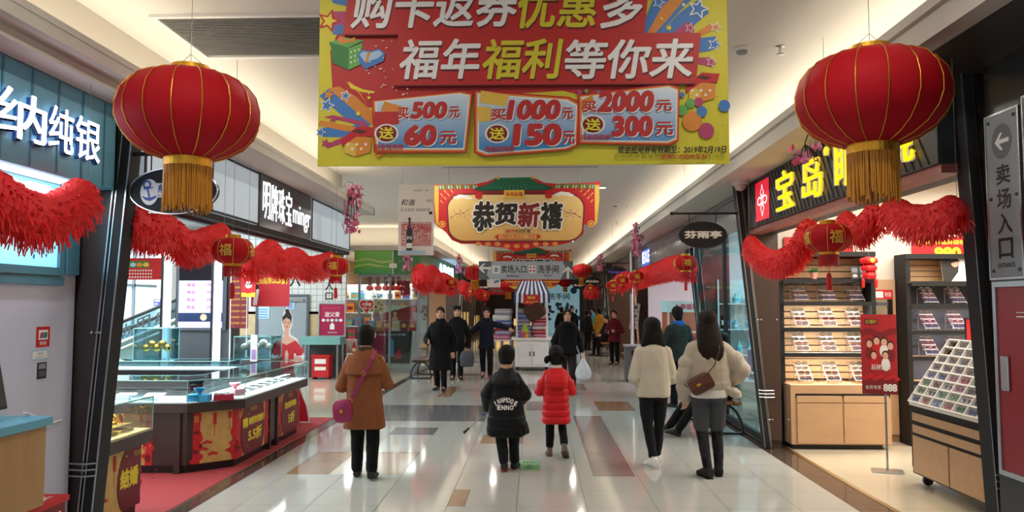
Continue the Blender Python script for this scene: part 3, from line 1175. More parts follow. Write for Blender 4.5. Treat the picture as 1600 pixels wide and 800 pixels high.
for pts, m in (([(499, 150), (545, 190), (572, 205), (585, 185), (545, 150), (515, 138)], M_blue), ([(513, 138), (545, 165), (580, 195), (588, 180), (555, 150), (530, 135)], M_orange),
      ([(500, 200), (555, 196), (585, 205), (560, 215), (505, 214)], M_blue), ([(505, 183), (560, 195), (580, 203), (570, 190), (520, 180)], M_pink), ([(500, 188), (550, 197), (575, 205), (540, 205), (497, 196)], M_orange),
      ([(508, 226), (552, 208), (575, 208), (560, 216), (512, 232)], M_pink), ([(541, 128), (560, 145), (575, 165), (583, 178), (575, 165), (560, 140), (548, 128)], M_orange),
      ([(543, 128), (552, 133), (568, 140), (586, 143), (584, 146), (566, 144), (548, 138)], M_yel),
      ([(512, -20), (560, -30), (553, 12), (520, 5)], M_blue), ([(520, 18), (545, 18), (541, 52), (515, 45)], M_pink), ([(523, 40), (541, 38), (540, 54), (520, 54)], M_blue),
      ([(999, 53), (1020, 0), (1060, -30), (1100, -20), (1060, 20), (1030, 54)], M_blue), ([(1010, 54), (1035, 10), (1075, -25), (1085, -20), (1048, 25), (1022, 54)], M_orange),
      ([(1030, 54), (1062, 20), (1090, 0), (1108, 20), (1078, 45), (1050, 54)], M_blue), ([(1048, 54), (1072, 35), (1084, 38), (1084, 53)], M_pink), ([(1086, 52), (1108, 38), (1122, 45), (1098, 55)], M_orange),
      ([(1088, 60), (1118, 57), (1125, 72), (1108, 80), (1092, 82)], M_blue), ([(1082, 90), (1108, 90), (1118, 100), (1112, 105), (1090, 100)], M_pink)):
 bn.poly(pts, m, P)
for x, y, r, m in ((514, 33, 20, M_red), (514, 33, 13, M_yel), (511, 165, 13, M_wprint), (511, 165, 10, M_blue), (540, 150, 10, M_wprint), (540, 150, 7, M_blue), (514, 148, 9, M_orange), (501, 207, 9, M_wprint), (501, 207, 7, M_blue), (509, 224, 8, M_pink), (521, 186, 7, M_pink),
       (1029, 4, 11, M_wprint), (1029, 4, 8, M_blue), (1091, 14, 18, M_wprint), (1091, 14, 13, M_blue), (1078, 44, 9, M_wprint), (1078, 44, 7, M_pink), (1118, 43, 10, M_wprint), (1118, 43, 7, M_orange), (1116, 70, 12, M_wprint), (1116, 70, 9, M_blue), (1111, 97, 9, M_wprint), (1111, 97, 7, M_pink),
       (1045, 44, 6, M_yel), (1033, 30, 4, M_yel), (1068, 8, 4, M_wprint), (577, 153, 4, M_yel), (560, 178, 5, M_yel)):
 bn.star(x, y, r, m, P)
# gift boxes
bn.poly([(517, 69), (545, 76), (545, 110), (520, 99)], M_green, P)
bn.poly([(545, 76), (567, 67), (564, 101), (545, 110)], M_greenl, P)
bn.poly([(515, 66), (540, 59), (569, 64), (545, 75)], M_greenl, P)
bn.poly([(515, 66), (545, 75), (545, 81), (516, 72)], M_green, P)
for k in range(9):
 bn.ell(549 + (k % 3) * 6, 82 + (k // 3) * 8 - (k % 3) * 2, 1.5, 1.5, M_wprint, P, 8)
bn.poly([(527, 63), (532, 57), (546, 63), (556, 57), (556, 66), (546, 67), (534, 70)], M_orange, P)
bn.poly([(559, 86), (566, 79), (580, 80), (593, 77), (602, 84), (600, 96), (571, 109), (562, 99)], M_blue, P)
bn.poly([(562, 86), (568, 81), (580, 83), (592, 79), (599, 85), (590, 92), (571, 98)], M_blue2, P)
bn.poly([(575, 82), (580, 82), (574, 99), (571, 98)], M_orange, P)
for ox, oy, s in ((539, 212, 1), (1076, 128, 1)):
 bn.poly([(ox, oy + 8), (ox + 18, oy), (ox + 42, oy + 4), (ox + 40, oy + 26), (ox + 17, oy + 33), (ox, oy + 27)], M_orange, P)
 bn.poly([(ox, oy + 8), (ox + 18, oy + 14), (ox + 17, oy + 33), (ox, oy + 27)], M_goldp, P)
 for k in range(5):
  bn.ell(ox + 5 + k * 7, oy + 14 + (k % 2) * 7, 2.2, 2.2, M_wprint, P, 10)
 bn.poly([(ox - 5, oy + 6), (ox + 20, oy - 14), (ox + 48, oy - 12), (ox + 44, oy + 2), (ox + 18, oy + 2), (ox - 4, oy + 18)], M_red, P)
 bn.poly([(ox + 10, oy - 6), (ox + 22, oy - 10), (ox + 36, oy - 6), (ox + 26, oy - 2)], M_bndrk, P)
for x, y, r, m in ((1081, 190, 15, M_orange), (1103, 205, 12, M_pink), (1096, 175, 8, M_blue), (1131, 166, 9, M_blue), (1078, 162, 7, M_greenl), (1091, 160, 7, M_pink), (1066, 173, 8, M_greenl), (1065, 149, 4, M_blue), (905, 145, 4, M_pink), (935, 145, 3, M_blue), (916, 143, 3, M_greenl)):
 bn.ell(x, y, r, r * 1.05, m, P)
bn.poly([(585, 243), (600, 236), (604, 240), (590, 248)], M_orange, P)
random.seed(3)
for k in range(40):
 x, y = random.uniform(570, 640), random.uniform(50, 150)
 bn.ell(x, y, random.choice((.8, 1, 1.6)), .9, M_wprint, P, 6)
for k in range(30):
 bn.ell(random.uniform(1066, 1132), random.uniform(150, 220), .9, .9, random.choice((M_red, M_greenl, M_orange)), P, 6)
# three ticket cards
for pts in ([(582, 158), (722, 143), (739, 147), (729, 240), (585, 240)], [(741, 142), (890, 153), (906, 162), (902, 230), (886, 236), (757, 246), (741, 240)], [(902, 150), (1046, 132), (1061, 138), (1059, 222), (1045, 228), (903, 226)]):
 cx_, cy_ = sum(p[0] for p in pts) / len(pts), sum(p[1] for p in pts) / len(pts)
 for k, m in ((1.0, M_red), (0.97, M_orange), (0.94, M_wprint), (0.915, M_card)):
  bn.poly([(cx_ + (x - cx_) * k, cy_ + (y - cy_) * (k - (1 - k) * .6)) for x, y in pts], m, P)
for pts, m in (([(584, 182), (623, 174), (625, 194), (587, 202)], M_red), ([(602, 160), (640, 171), (632, 184), (596, 174)], M_orange), ([(586, 176), (624, 176), (624, 195), (587, 201)], M_bnred),
      ([(752, 143), (796, 150), (790, 168), (750, 162)], M_goldp), ([(746, 169), (766, 168), (770, 190), (748, 192)], M_goldp), ([(905, 160), (925, 150), (930, 170), (910, 178)], M_orange)):
 bn.poly(pts, m, P)
for x, y in ((605, 210), (777, 210), (926, 196)):
 bn.ell(x, y, 19, 15, M_wprint, P)
 bn.ell(x, y, 16, 13, M_dred, P)
bn.flush('artwork')
# headline lettering: dark backing, red body, white and yellow strokes
z0 = [('购卡返券', 552, 693, M_wprint), ('优惠', 809, 937, M_bnyel), ('多', 938, 1003, M_wprint)]
rows = [([('购卡返券', 549, 808, M_wprint), ('优惠', 809, 936, M_bnyel), ('多', 937, 1003, M_wprint)], -22, 47, 545, 1008), ([('福年', 625, 752, M_wprint), ('福利', 754, 880, M_bnyel), ('等你来', 882, 1082, M_wprint)], 62, 126, 620, 1088)]
for parts, y0, y1, xa, xb in rows:
 bn.poly([(xa - 6, y1 + 5), (xb - 8, y1 + 2), (xb - 4, y1 + 8), (xa, y1 + 11)], M_bndrk, P)
 bn.poly([(xa + 4, y0 - 10), (xb + 6, y0 - 8), (xb - 2, y1 + 6), (xa - 8, y1 + 9)], M_bnred, P)
 for s, a, b, m in parts:
  bn.text(s, a + 1, y1 + 3, b + 1, y0 + 4, M_bndrk, P, bold=.022, shear=.16)
  bn.text(s, a, y1, b, y0, m, P, bold=.022, shear=.16)
bn.flush('headline')
for a, num1, b, num2, cx_, xa, xb, y0, dy in ((0, '500', 0, '60', 605, 640, 700, 190, 0), (0, '1000', 0, '150', 777, 793, 876, 190, 0), (0, '2000', 0, '300', 926, 930, 1026, 176, 0)):
 xs = {'500': (622, 640, 642, 700, 702, 719, 188, 160, 632, 684, 687, 714, 230, 196), '1000': (767, 791, 791, 876, 878, 895, 190, 157, 800, 878, 879, 898, 230, 194), '2000': (909, 931, 932, 1021, 1023, 1048, 178, 143, 954, 1019, 1022, 1050, 216, 182)}[num1]
 for dx, m in ((1.5, M_wprint), (0, M_bnred)):
  bn.text('买', xs[0] + dx, xs[6] + dx, xs[1] + dx, xs[6] - 18 + dx, m, P, bold=.03)
  bn.text(num1, xs[2] + dx, xs[6] + dx, xs[3] + dx, xs[7] + dx, m, P, bold=.06, shear=.15)
  bn.text('元', xs[4] + dx, xs[6] - 2 + dx, xs[5] + dx, xs[6] - 20 + dx, m, P, bold=.03)
  bn.text(num2, xs[8] + dx, xs[12] + dx, xs[9] + dx, xs[13] + dx, m, P, bold=.06, shear=.08)
  bn.text('元', xs[10] + dx, xs[12] - 3 + dx, xs[11] + dx, xs[12] - 24 + dx, m, P, bold=.03)
 bn.text('送', cx_ - 12, {605: 219, 777: 220, 926: 206}[cx_], cx_ + 12, {605: 200, 777: 201, 926: 187}[cx_], M_yel, P, bold=.03)
 bn.text('现金抵用券', cx_ - 19, {605: 236, 777: 239, 926: 221}[cx_], cx_ + 27, {605: 226, 777: 229, 926: 211}[cx_], M_bnred, P, bold=.02)
bn.text('现金抵用券有效期至：2019年2月19日', 964, 242, 1133, 229, M_kprint, P, bold=.03, shear=.15)
bn.text('详情见活动处公告', 1030, 250, 1102, 242.5, M_bnred, P, bold=.02)
bn.flush('small_print')
for x in (0.25, W - 0.25):
 w = MB()
 w.tube([(x, 0, ztop - p0.z), (x, 0, CEIL - p0.z)], 0.002, 5)
 w.build('hanging_wire', M_wire, bn.root)

# ------------------------------------------------------------------ lanterns
def big_lantern(loc, label, R=0.40, wire=True, group='large palace lanterns'):
 t = thing('palace_lantern', label, 'lantern', loc, 0, group)
 s = R / 0.40
 n, k = 48, 16
 prof = [(.10, .245), (.16, .243), (.24, .222), (.32, .18), (.375, .11), (.398, .03), (.398, -.05), (.37, -.12), (.31, -.19), (.23, -.24), (.15, -.268)]
 mb = MB()
 rings_ = []
 for r, z in prof:
  rings_.append([Vector(((r * (1 - .012 * (1 + cos(k * 2 * pi * j / n)) / 1) * s) * cos(2 * pi * j / n), (r * (1 - .012 * (1 + cos(k * 2 * pi * j / n))) * s) * sin(2 * pi * j / n), z * s)) for j in range(n)])
 mb.loft(rings_)
 mb.build('lantern_body', M_lantern, t, smooth=True)
 mb = MB()
 for i in range(k):
  a = 2 * pi * (i + .5) / k
  mb.tube([((r + .002) * s * cos(a), (r + .002) * s * sin(a), z * s) for r, z in prof], .0032 * s, 5)
 mb.build('rib', M_gold, t, smooth=True)
 mb = MB()
 mb.lathe([(.105 * s, .235 * s), (.108 * s, .24 * s), (.108 * s, .285 * s), (.098 * s, .285 * s), (.098 * s, .24 * s)], 32)
 mb.build('top_collar', M_gold, t)
 mb = MB()
 mb.lathe([(.128 * s, -.255 * s), (.136 * s, -.262 * s), (.136 * s, -.318 * s), (.126 * s, -.318 * s), (.12 * s, -.27 * s)], 32)
 mb.build('bottom_collar', M_gold, t)
 mb = MB()
 rnd = random.Random(5)
 for i in range(96):
  a = 2 * pi * i / 96 + rnd.uniform(-.03, .03)
  r0, r1 = .131 * s, (.131 + rnd.uniform(-.012, .006)) * s
  z1 = (-.56 + rnd.uniform(-.03, .02)) * s
  a2 = a + rnd.uniform(-.05, .05)
  mb.tube([(r0 * cos(a), r0 * sin(a), -.315 * s), (r1 * cos(a2), r1 * sin(a2), z1)], .0042 * s, 4)
 for i in range(60):
  a = rnd.uniform(0, 2 * pi)
  r0 = .118 * s
  mb.tube([(r0 * cos(a), r0 * sin(a), -.31 * s), (r0 * .98 * cos(a), r0 * .98 * sin(a), (-.54 + rnd.uniform(-.04, .02)) * s)], .0045 * s, 4)
 mb.build('tassel', M_tassel, t)
 mb = MB()
 top = CEIL - loc[2]
 mb.tube([(0, 0, .28 * s), (0, 0, top)], .0018, 5)
 mb.tube([(-.1 * s, 0, .27 * s), (0, 0, .36 * s), (.1 * s, 0, .27 * s)], .002, 5)
 mb.build('hanging_wire', M_wire, t)
 return t

c = PY(296, 178, 4.42)
big_lantern(c, 'big red gold-ribbed lantern with gold tassel hanging before the silver shop column')
c = PY(1361, 152, 4.25)
big_lantern(c, 'big red gold-ribbed lantern with gold tassel hanging before the optical shop sign')
for px, py, Y, lab in ((910, 423, 30, 'small distant red lantern hanging just beside the upward arrow of the direction sign'), (883, 441.5, 44, 'distant red lantern low under the arrow end of the direction sign'),
        (742, 426, 24, 'distant red lantern half hidden behind the curved arrow end of the direction sign'), (794, 447, 36, 'distant red lantern half hidden below the hanging direction sign')):
 c = PY(px, py, Y)
 r = {910: .40, 883: .37, 742: .355, 794: .42}[px]
 big_lantern(c, lab, r, group='large palace lanterns')

def soffit(p):
 if -2.5 < p[0] < 2.2:
  return CEIL
 return 3.06 if p[0] < -2.62 and p[1] < 5.4 else 3.13 if p[0] < 0 and p[1] < 12 else 3.1 if p[0] < 0 else 3.2

def small_lantern(loc, label, R=0.17):
 t = thing('festival_lantern', label, 'lantern', loc, 0, 'small red lanterns along the shopfronts')
 s = R / .17
 n = 32
 prof = [(.06, .105), (.11, .10), (.15, .065), (.168, .015), (.166, -.03), (.145, -.07), (.10, -.10), (.065, -.11)]
 mb = MB()
 mb.loft([[Vector((r * s * (1 - .02 * (1 + cos(8 * 2 * pi * j / n))) * cos(2 * pi * j / n), r * s * (1 - .02 * (1 + cos(8 * 2 * pi * j / n))) * sin(2 * pi * j / n), z * s)) for j in range(n)] for r, z in prof])
 mb.build('lantern_body', M_lantern, t, smooth=True)
 mb = MB()
 for i in range(8):
  a = 2 * pi * (i + .5) / 8
  mb.tube([((r + .002) * s * cos(a), (r + .002) * s * sin(a), z * s) for r, z in prof], .002 * s, 4)
 # gold printed characters wrapped on the silk
 for q in range(4):
  vs, fs, asp = glyphs('福', .02)
  a0 = -pi / 2 + q * pi / 2
  out = []
  for v in vs:
   z = (v.y - .5) * .10 * s
   rr = .171 * s * sqrt(max(0.05, 1 - (z / (.135 * s)) ** 2))
   a = a0 + (v.x - .5) * .62
   out.append((rr * cos(a), rr * sin(a), z))
  mb.add(out, fs)
 mb.build('gold_print', M_goldp, t, fix=False)
 mb = MB()
 mb.lathe([(.062 * s, .10 * s), (.062 * s, .135 * s), (.055 * s, .135 * s), (.055 * s, .10 * s)], 20)
 mb.build('top_collar', M_gold, t)
 mb = MB()
 mb.lathe([(.074 * s, -.10 * s), (.074 * s, -.128 * s), (.066 * s, -.128 * s), (.066 * s, -.10 * s)], 20)
 mb.build('bottom_collar', M_gold, t)
 mb = MB()
 rnd = random.Random(9)
 for i in range(44):
  a = 2 * pi * i / 44
  mb.tube([(.07 * s * cos(a), .07 * s * sin(a), -.125 * s), (.07 * s * cos(a + .05), .07 * s * sin(a + .05), (-.21 + rnd.uniform(-.012, .012)) * s)], .004 * s, 4)
 mb.tube([(0, 0, -.12 * s), (0, 0, -.29 * s)], .0025 * s, 4)
 mb.lathe([(.012 * s, -.265 * s), (.02 * s, -.285 * s), (.024 * s, -.37 * s), (.02 * s, -.40 * s)], 10)
 mb.build('tassel', M_tasselr, t)
 mb = MB()
 top = soffit(loc)
 mb.tube([(0, 0, .13 * s), (0, 0, top - loc[2])], .002, 4)
 mb.build('hanging_wire', M_wire, t)
 return t

# ------------------------------------------------------------------ tinsel paper garlands
def garland(pts, label, r=0.15, fringe=0.09, seed=1, m=None):
 """pleated paper garland swagging through pts (x, y, z) with a cut fringe along its lower edge"""
 rnd = random.Random(seed)
 pts = [Vector(p) for p in pts]
 # Catmull-Rom through the points
 path = []
 for i in range(len(pts) - 1):
  p0_, p1_, p2_, p3_ = pts[max(i - 1, 0)], pts[i], pts[i + 1], pts[min(i + 2, len(pts) - 1)]
  steps = max(6, int((p2_ - p1_).length / .022))
  for k in range(steps):
   t = k / steps
   path.append(0.5 * ((2 * p1_) + (p2_ - p0_) * t + (2 * p0_ - 5 * p1_ + 4 * p2_ - p3_) * t * t + (3 * p1_ - p0_ - 3 * p2_ + p3_) * t ** 3))
 path.append(pts[-1])
 mb = MB()
 n = 18
 o = pts[0]
 ringlist = []
 N = len(path)
 for i, p in enumerate(path):
  d = (path[min(i + 1, N - 1)] - path[max(i - 1, 0)]).normalized()
  side = Vector((d.y, -d.x, 0))
  side = side.normalized() if side.length > 1e-4 else Vector((1, 0, 0))
  up = side.cross(d)
  if up.z < 0:
   up = -up
  e = min(1.0, .35 + min(i, N - 1 - i) / 7)
  pl = (1.06 if i % 2 else 0.86) * e
  ring = []
  for k in range(n):
   a = 2 * pi * k / n
   j = 1 + rnd.uniform(-.05, .05)
   ring.append(p - o + (side * cos(a) * r * .72 + up * sin(a) * r) * pl * j)
  ringlist.append(ring)
 mb.loft(ringlist)
 top = soffit(o)
 for i in range(1, N - 1):
  d = (path[i + 1] - path[i - 1]).normalized()
  for q in range(14):
   k = rnd.randrange(n)
   c = path[i] - o
   p = c + (ringlist[i][k] - c) * .93
   L = rnd.uniform(.025, .055) * r / .13
   w_ = d * rnd.uniform(.008, .016)
   tip = p + (ringlist[i][k] - c).normalized() * L * .8 + Vector((0, 0, -L * .7)) + d * rnd.uniform(-.02, .02)
   mb.add([p - w_, p + w_, tip + w_ * .5, tip - w_ * .5], [(0, 1, 2, 3)])
 body = mb.build('pleated_tube', m or M_paper, None)
 t = thing('paper_garland', label, 'garland', o, 0, 'red paper garlands')
 body.parent = t
 for p in (path[2], path[-3]):
  mb = MB()
  mb.tube([p - o, (p.x - o.x, p.y - o.y, top - o.z)], .002, 4)
  mb.build('hanging_cord', M_wire, t)
 mb = MB()
 for i in range(0, N):
  p = path[i] - o
  d = (path[min(i + 1, N - 1)] - path[max(i - 1, 0)]).normalized()
  side = Vector((d.y, -d.x, 0)).normalized() if abs(d.x) + abs(d.y) > 1e-4 else Vector((1, 0, 0))
  for q in (-1, -.3, .4, 1):
   c0 = p + side * q * r * .55 + Vector((0, 0, -r * (.8 if abs(q) > .9 else .95)))
   L = fringe * rnd.uniform(.5, 1.15)
   w_ = d * .0065
   sw = Vector((rnd.uniform(-.02, .02), rnd.uniform(-.02, .02), 0))
   tip = c0 + Vector((0, 0, -L)) + sw + side * q * .02
   th = side * .0012
   mb.add([c0 - w_ + th, c0 + w_ + th, tip + w_ * .6 + th, tip - w_ * .6 + th, c0 - w_ - th, c0 + w_ - th, tip + w_ * .6 - th, tip - w_ * .6 - th], [(0, 1, 2, 3), (7, 6, 5, 4), (0, 4, 5, 1), (1, 5, 6, 2), (2, 6, 7, 3), (3, 7, 4, 0)])
 mb.build('fringe', m or M_paper, t, fix=False)
 return t

def gx(X, pxs):
 return [PX(x, y, X) for x, y in pxs]

garland(gx(-2.67, [(-60, 275), (0, 312), (40, 335), (85, 337), (125, 312), (140, 292)]), 'red fringed paper garland swagging under the turquoise shop sign', .125, .09, 1)
garland(gx(-2.80, [(196, 330), (222, 360), (262, 362), (292, 385), (325, 378), (352, 368)]), 'red fringed paper garland under the oval anchor sign', .125, .07, 2)
garland(gx(-2.80, [(386, 412), (405, 408), (422, 395), (440, 412), (460, 405), (482, 418), (500, 415), (518, 408)]), 'red fringed paper garland below the white letter jewellery sign', .135, .08, 3)
garland(gx(2.46, [(1500, 322), (1465, 342), (1425, 345), (1385, 325)]), 'red fringed paper garland over the spectacle trays by the black column', .105, .06, 4)
garland(gx(2.46, [(1374, 330), (1350, 355), (1335, 362), (1315, 340)]), 'red fringed paper garland under the middle of the optical shop sign', .10, .06, 5)
garland(gx(2.44, [(1170, 380), (1188, 400), (1212, 410), (1240, 398), (1262, 365), (1270, 350)]), 'red fringed paper garland by the brown column of the optical shop', .12, .07, 6)
garland(gx(2.45, [(1078, 418), (1060, 416), (1045, 418), (1028, 424), (1010, 430), (994, 436)]), 'red fringed paper garland over the pink shop entrance', .18, .1, 7)
garland(gx(2.3, [(978, 436), (972, 439), (966, 441)]), 'red garland piece hanging past the steel column', .2, .1, 8)
garland(gx(2.40, [(930, 455), (925, 456), (917, 457)]), 'red garland piece far along the brown shopfronts', .22, .1, 9)
garland(gx(-2.62, [(655, 428), (666, 437), (675, 430), (685, 440), (694, 440), (706, 446)]), 'red fringed paper garland below the green shop sign', .24, .12, 10)
garland(gx(-2.62, [(722, 447), (730, 450), (738, 451)]), 'red garland piece beyond the dark column after the green shop', .22, .1, 11)
garland(gx(-2.5, [(748, 457), (754, 460), (760, 460)]), 'red garland piece at the last dark column before the lights', .22, .1, 12)

for px, py, X, R, lab in ((364, 392, -2.45, .165, 'small red lantern with gold characters between the two garlands of the jewellery shop'), (525, 416, -2.4, .165, 'small red lantern at the garland end before the white tiled wall'),
      (1294, 372, 2.17, .165, 'small red lantern with gold characters hanging under the optical shop sign'),
      (1071, 411, 2.1, .165, 'small red lantern over the pink shop beside the glass window'), (994, 432, 2.1, .165, 'small red lantern at the garland end beside the steel column'),
      (972, 438, 2.1, .165, 'small red lantern just past the steel column'), (957, 446, 1.9, .165, 'small red lantern before the dark purple-lettered oval sign'), (922, 450, 1.85, .165, 'small red lantern far along the brown shopfronts'),
      (706, 441, -2.2, .17, 'small red lantern at the end of the green shop garland'), (735, 455, -2.3, .17, 'small red lantern beyond the first dark column'), (758, 462, -2.0, .17, 'small red lantern at the last dark column')):
 small_lantern(PX(px, py, X), lab, R)

# ------------------------------------------------------------------ shop signboards
M_turq = mat('board_turquoise', '#62a3ba', 0.45, vary=0.04, scale=2)
M_turqd = mat('board_turquoise_dark', '#4b7f8f', 0.5)  # darker turquoise for groove strips, lightbox frame and wall panel
M_ledletter = mat('letter_led_white', '#f4f7ff', 0.4, emit=1.15, vary=0.0)
M_letside = mat('letter_return_blue', '#3b5f9c', 0.4)
M_ledyel = mat('letter_led_yellow', '#f2dc20', 0.4, emit=0.8, vary=0.0)
M_panel_glow = mat('fascia_frosted_glass', '#bfcedb', 0.5, emit=0.34, vary=0.04, scale=3)  # frosted panels are no lamps; glow added to brighten them
L_U, R_U = (0, 1, 0), (0, -1, 0)      # reading directions of boards on the two sides

def fascia_box(name, label, x0, x1, y0, y1, z0, z1, m, grooves=None, gm=None):
 t = thing(name, label, 'shop sign', ((x0 + x1) / 2, y0, z0))
 cx_ = (x0 + x1) / 2
 mb = MB()
 mb.box(x0 - cx_, x1 - cx_, 0, y1 - y0, 0, z1 - z0)
 mb.build('board', m, t, bevel=0.004)
 if grooves:
  mb = MB()
  face = x1 - cx_ if x1 < 0 else x0 - cx_
  dz = z1 - z0
  step, slant = grooves
  y = step
  s = 1 if x1 < 0 else -1
  while y < y1 - y0 - abs(slant) - .02:
   mb.prism([(face, y, 0.01), (face, y + .012, 0.01), (face, y + .012 + slant, dz - .01), (face, y + slant, dz - .01)], (s * .006, 0, 0))
   y += step
  mb.build('groove_strip', gm, t)
 return t

t = fascia_box('shop_signboard', 'turquoise signboard with white lit characters above the blue lightbox', -3.04, -2.80, 2.2, 4.985, 2.495, 3.055, M_turq, (0.24, 0.0), M_turqd)
s = Sheet('x', '', '', (-2.80, 2.2, 2.495), L_U, MZ, 2.8, .58, None, parent=t, shift=(.12, 0, 0))
for lay, m, e_, dd in ((0, M_letside, .02, .008), (250, M_ledletter, .006, 0)):
 for ch, ya, yb in (('纳', 3.80, 4.21), ('纯', 4.235, 4.465), ('银', 4.49, 4.745)):
  s.layer = lay
  s.text(ch, ya - 2.2 + dd, .13 - dd, yb - 2.2 + dd, .39 - dd, m, bold=.004, ext=e_)
  s.flush('lit_letter' if lay else 'letter_return')

t = thing('fill_lamp_bar', 'added slim white fill lamp bar under the edge of the turquoise sign', 'lamp', (-2.90, 2.55, 2.478))  # glowing bar added to go with the fill light on the wall
mb = MB()
mb.box(-.03, .03, 0, 2.3, 0, .017)
mb.build('added_bar', M_fillbar, t)
# jewellery fascia: frosted panels and a dark sign
for i, (ya, yb) in enumerate(((5.56, 6.72), (6.74, 7.92), (9.82, 11.86))):
 lab = ('pale frosted fascia panel next to the dark leaning column', 'pale frosted fascia panel before the dark jewellery sign', 'pale frosted fascia panel after the dark jewellery sign')[i]
 t = fascia_box('fascia_panel', lab, -3.02, -2.9, ya, yb, 2.565, 3.115, M_panel_glow)
 mb = MB()
 for z0, z1 in ((0, .02), (.53, .55)):
  mb.box(.058, .068, 0, yb - ya, z0, z1)
 for y0_ in (0, yb - ya - .025):
  mb.box(.058, .068, y0_, y0_ + .025, 0, .55)
 mb.build('frame', M_char, t)
t = fascia_box('shop_signboard', 'dark glossy jewellery sign with tall white lit letters', -3.02, -2.9, 7.95, 9.79, 2.555, 3.12, mat('sign_dark_gloss', '#3a4048', 0.15, vary=0.1, scale=2))
s = Sheet('x', '', '', (-2.9, 7.95, 2.555), L_U, MZ, 1.84, .565, None, parent=t, shift=(0.06, 0, 0))
for k, ch in enumerate('明牌珠宝'):
 s.text(ch, .08 + k * .25, .10, .30 + k * .25, .50, M_ledletter, bold=0, ext=.006)
 s.flush('lit_letter')
s.text('mingr', 1.10, .08, 1.80, .38, M_ledletter, bold=0, ext=.006)
s.flush('lit_letter')

# rail and red trim under that fascia
mb = MB()
mb.box(-3.0, -2.9, 5.6, 11.86, 2.50, 2.553)
struct('trim_6', mb, M_blackm)
mb = MB()
mb.box(-3.06, -3.0, 5.5, 11.9, 2.47, 3.13)
struct('trim_7', mb, M_char)

# optical shop sign
t = fascia_box('shop_signboard', 'charcoal slanted-groove optical shop sign with yellow lit characters', 2.58, 2.78, 4.96, 9.36, 2.64, 3.19, mat('board_charcoal', '#2d3133', 0.45), (0.10, 0.34), mat('board_groove', '#15181a', 0.6))
s = Sheet('x', '', '', (2.58, 9.36, 2.64), R_U, MZ, 4.4, .55, None, parent=t, shift=(-0.10, 4.40, 0))
M_ivory = mat('letter_return_ivory', '#ddd6bd', 0.4, emit=0.25)
for lay, m, e, dx in ((0, M_ivory, .035, .035), (200, M_ledyel, .012, 0.0)):
 s.layer = lay
 for ch, ya, yb in (('宝', 7.62, 8.15), ('岛', 6.86, 7.36), ('眼', 6.02, 6.55), ('镜', 5.2, 5.72)):
  s.text(ch, 9.36 - yb - dx, .07, 9.36 - ya - dx, .47, m, bold=.006, ext=e)
  s.flush('lit_letter' if lay else 'letter_return')
 s.text('®', 9.36 - 6.78 - dx, .40, 9.36 - 6.70 - dx, .48, m, bold=.03, ext=e)
 s.flush('lit_letter' if lay else 'letter_return')
s.layer = 80
s.rect(9.36 - 9.0, .05, 9.36 - 8.48, .50, mat('logo_red_lit', '#d4102e', 0.4, emit=0.8, vary=0.0))
lg = M_ledletter
c0, c1 = 9.36 - 8.74, .275
for dy in (1, -1):
 s.poly([(c0, c1 + dy * .02), (c0 + .07, c1 + dy * .08), (c0, c1 + dy * .19), (c0 - .07, c1 + dy * .08)], lg)
 s.poly([(c0, c1 + dy * .045), (c0 + .05, c1 + dy * .085), (c0, c1 + dy * .165), (c0 - .05, c1 + dy * .085)], mat('logo_red_lit', '#d4102e'))
for dx in (1, -1):
 s.ell(c0 + dx * .10, c1, .085, .05, lg)
 s.ell(c0 + dx * .10, c1, .065, .034, mat('logo_red_lit', '#d4102e'))
s.flush('logo')
mb = MB()
mb.box(2.60, 2.74, 4.96, 9.36, 2.58, 2.638)
struct('trim_8', mb, mat('trim_pinkish', '#9a5a50', 0.35))
mb = MB()
mb.box(2.78, 2.95, 4.9, 9.5, 2.6, 3.32)
struct('trim_9', mb, M_char)

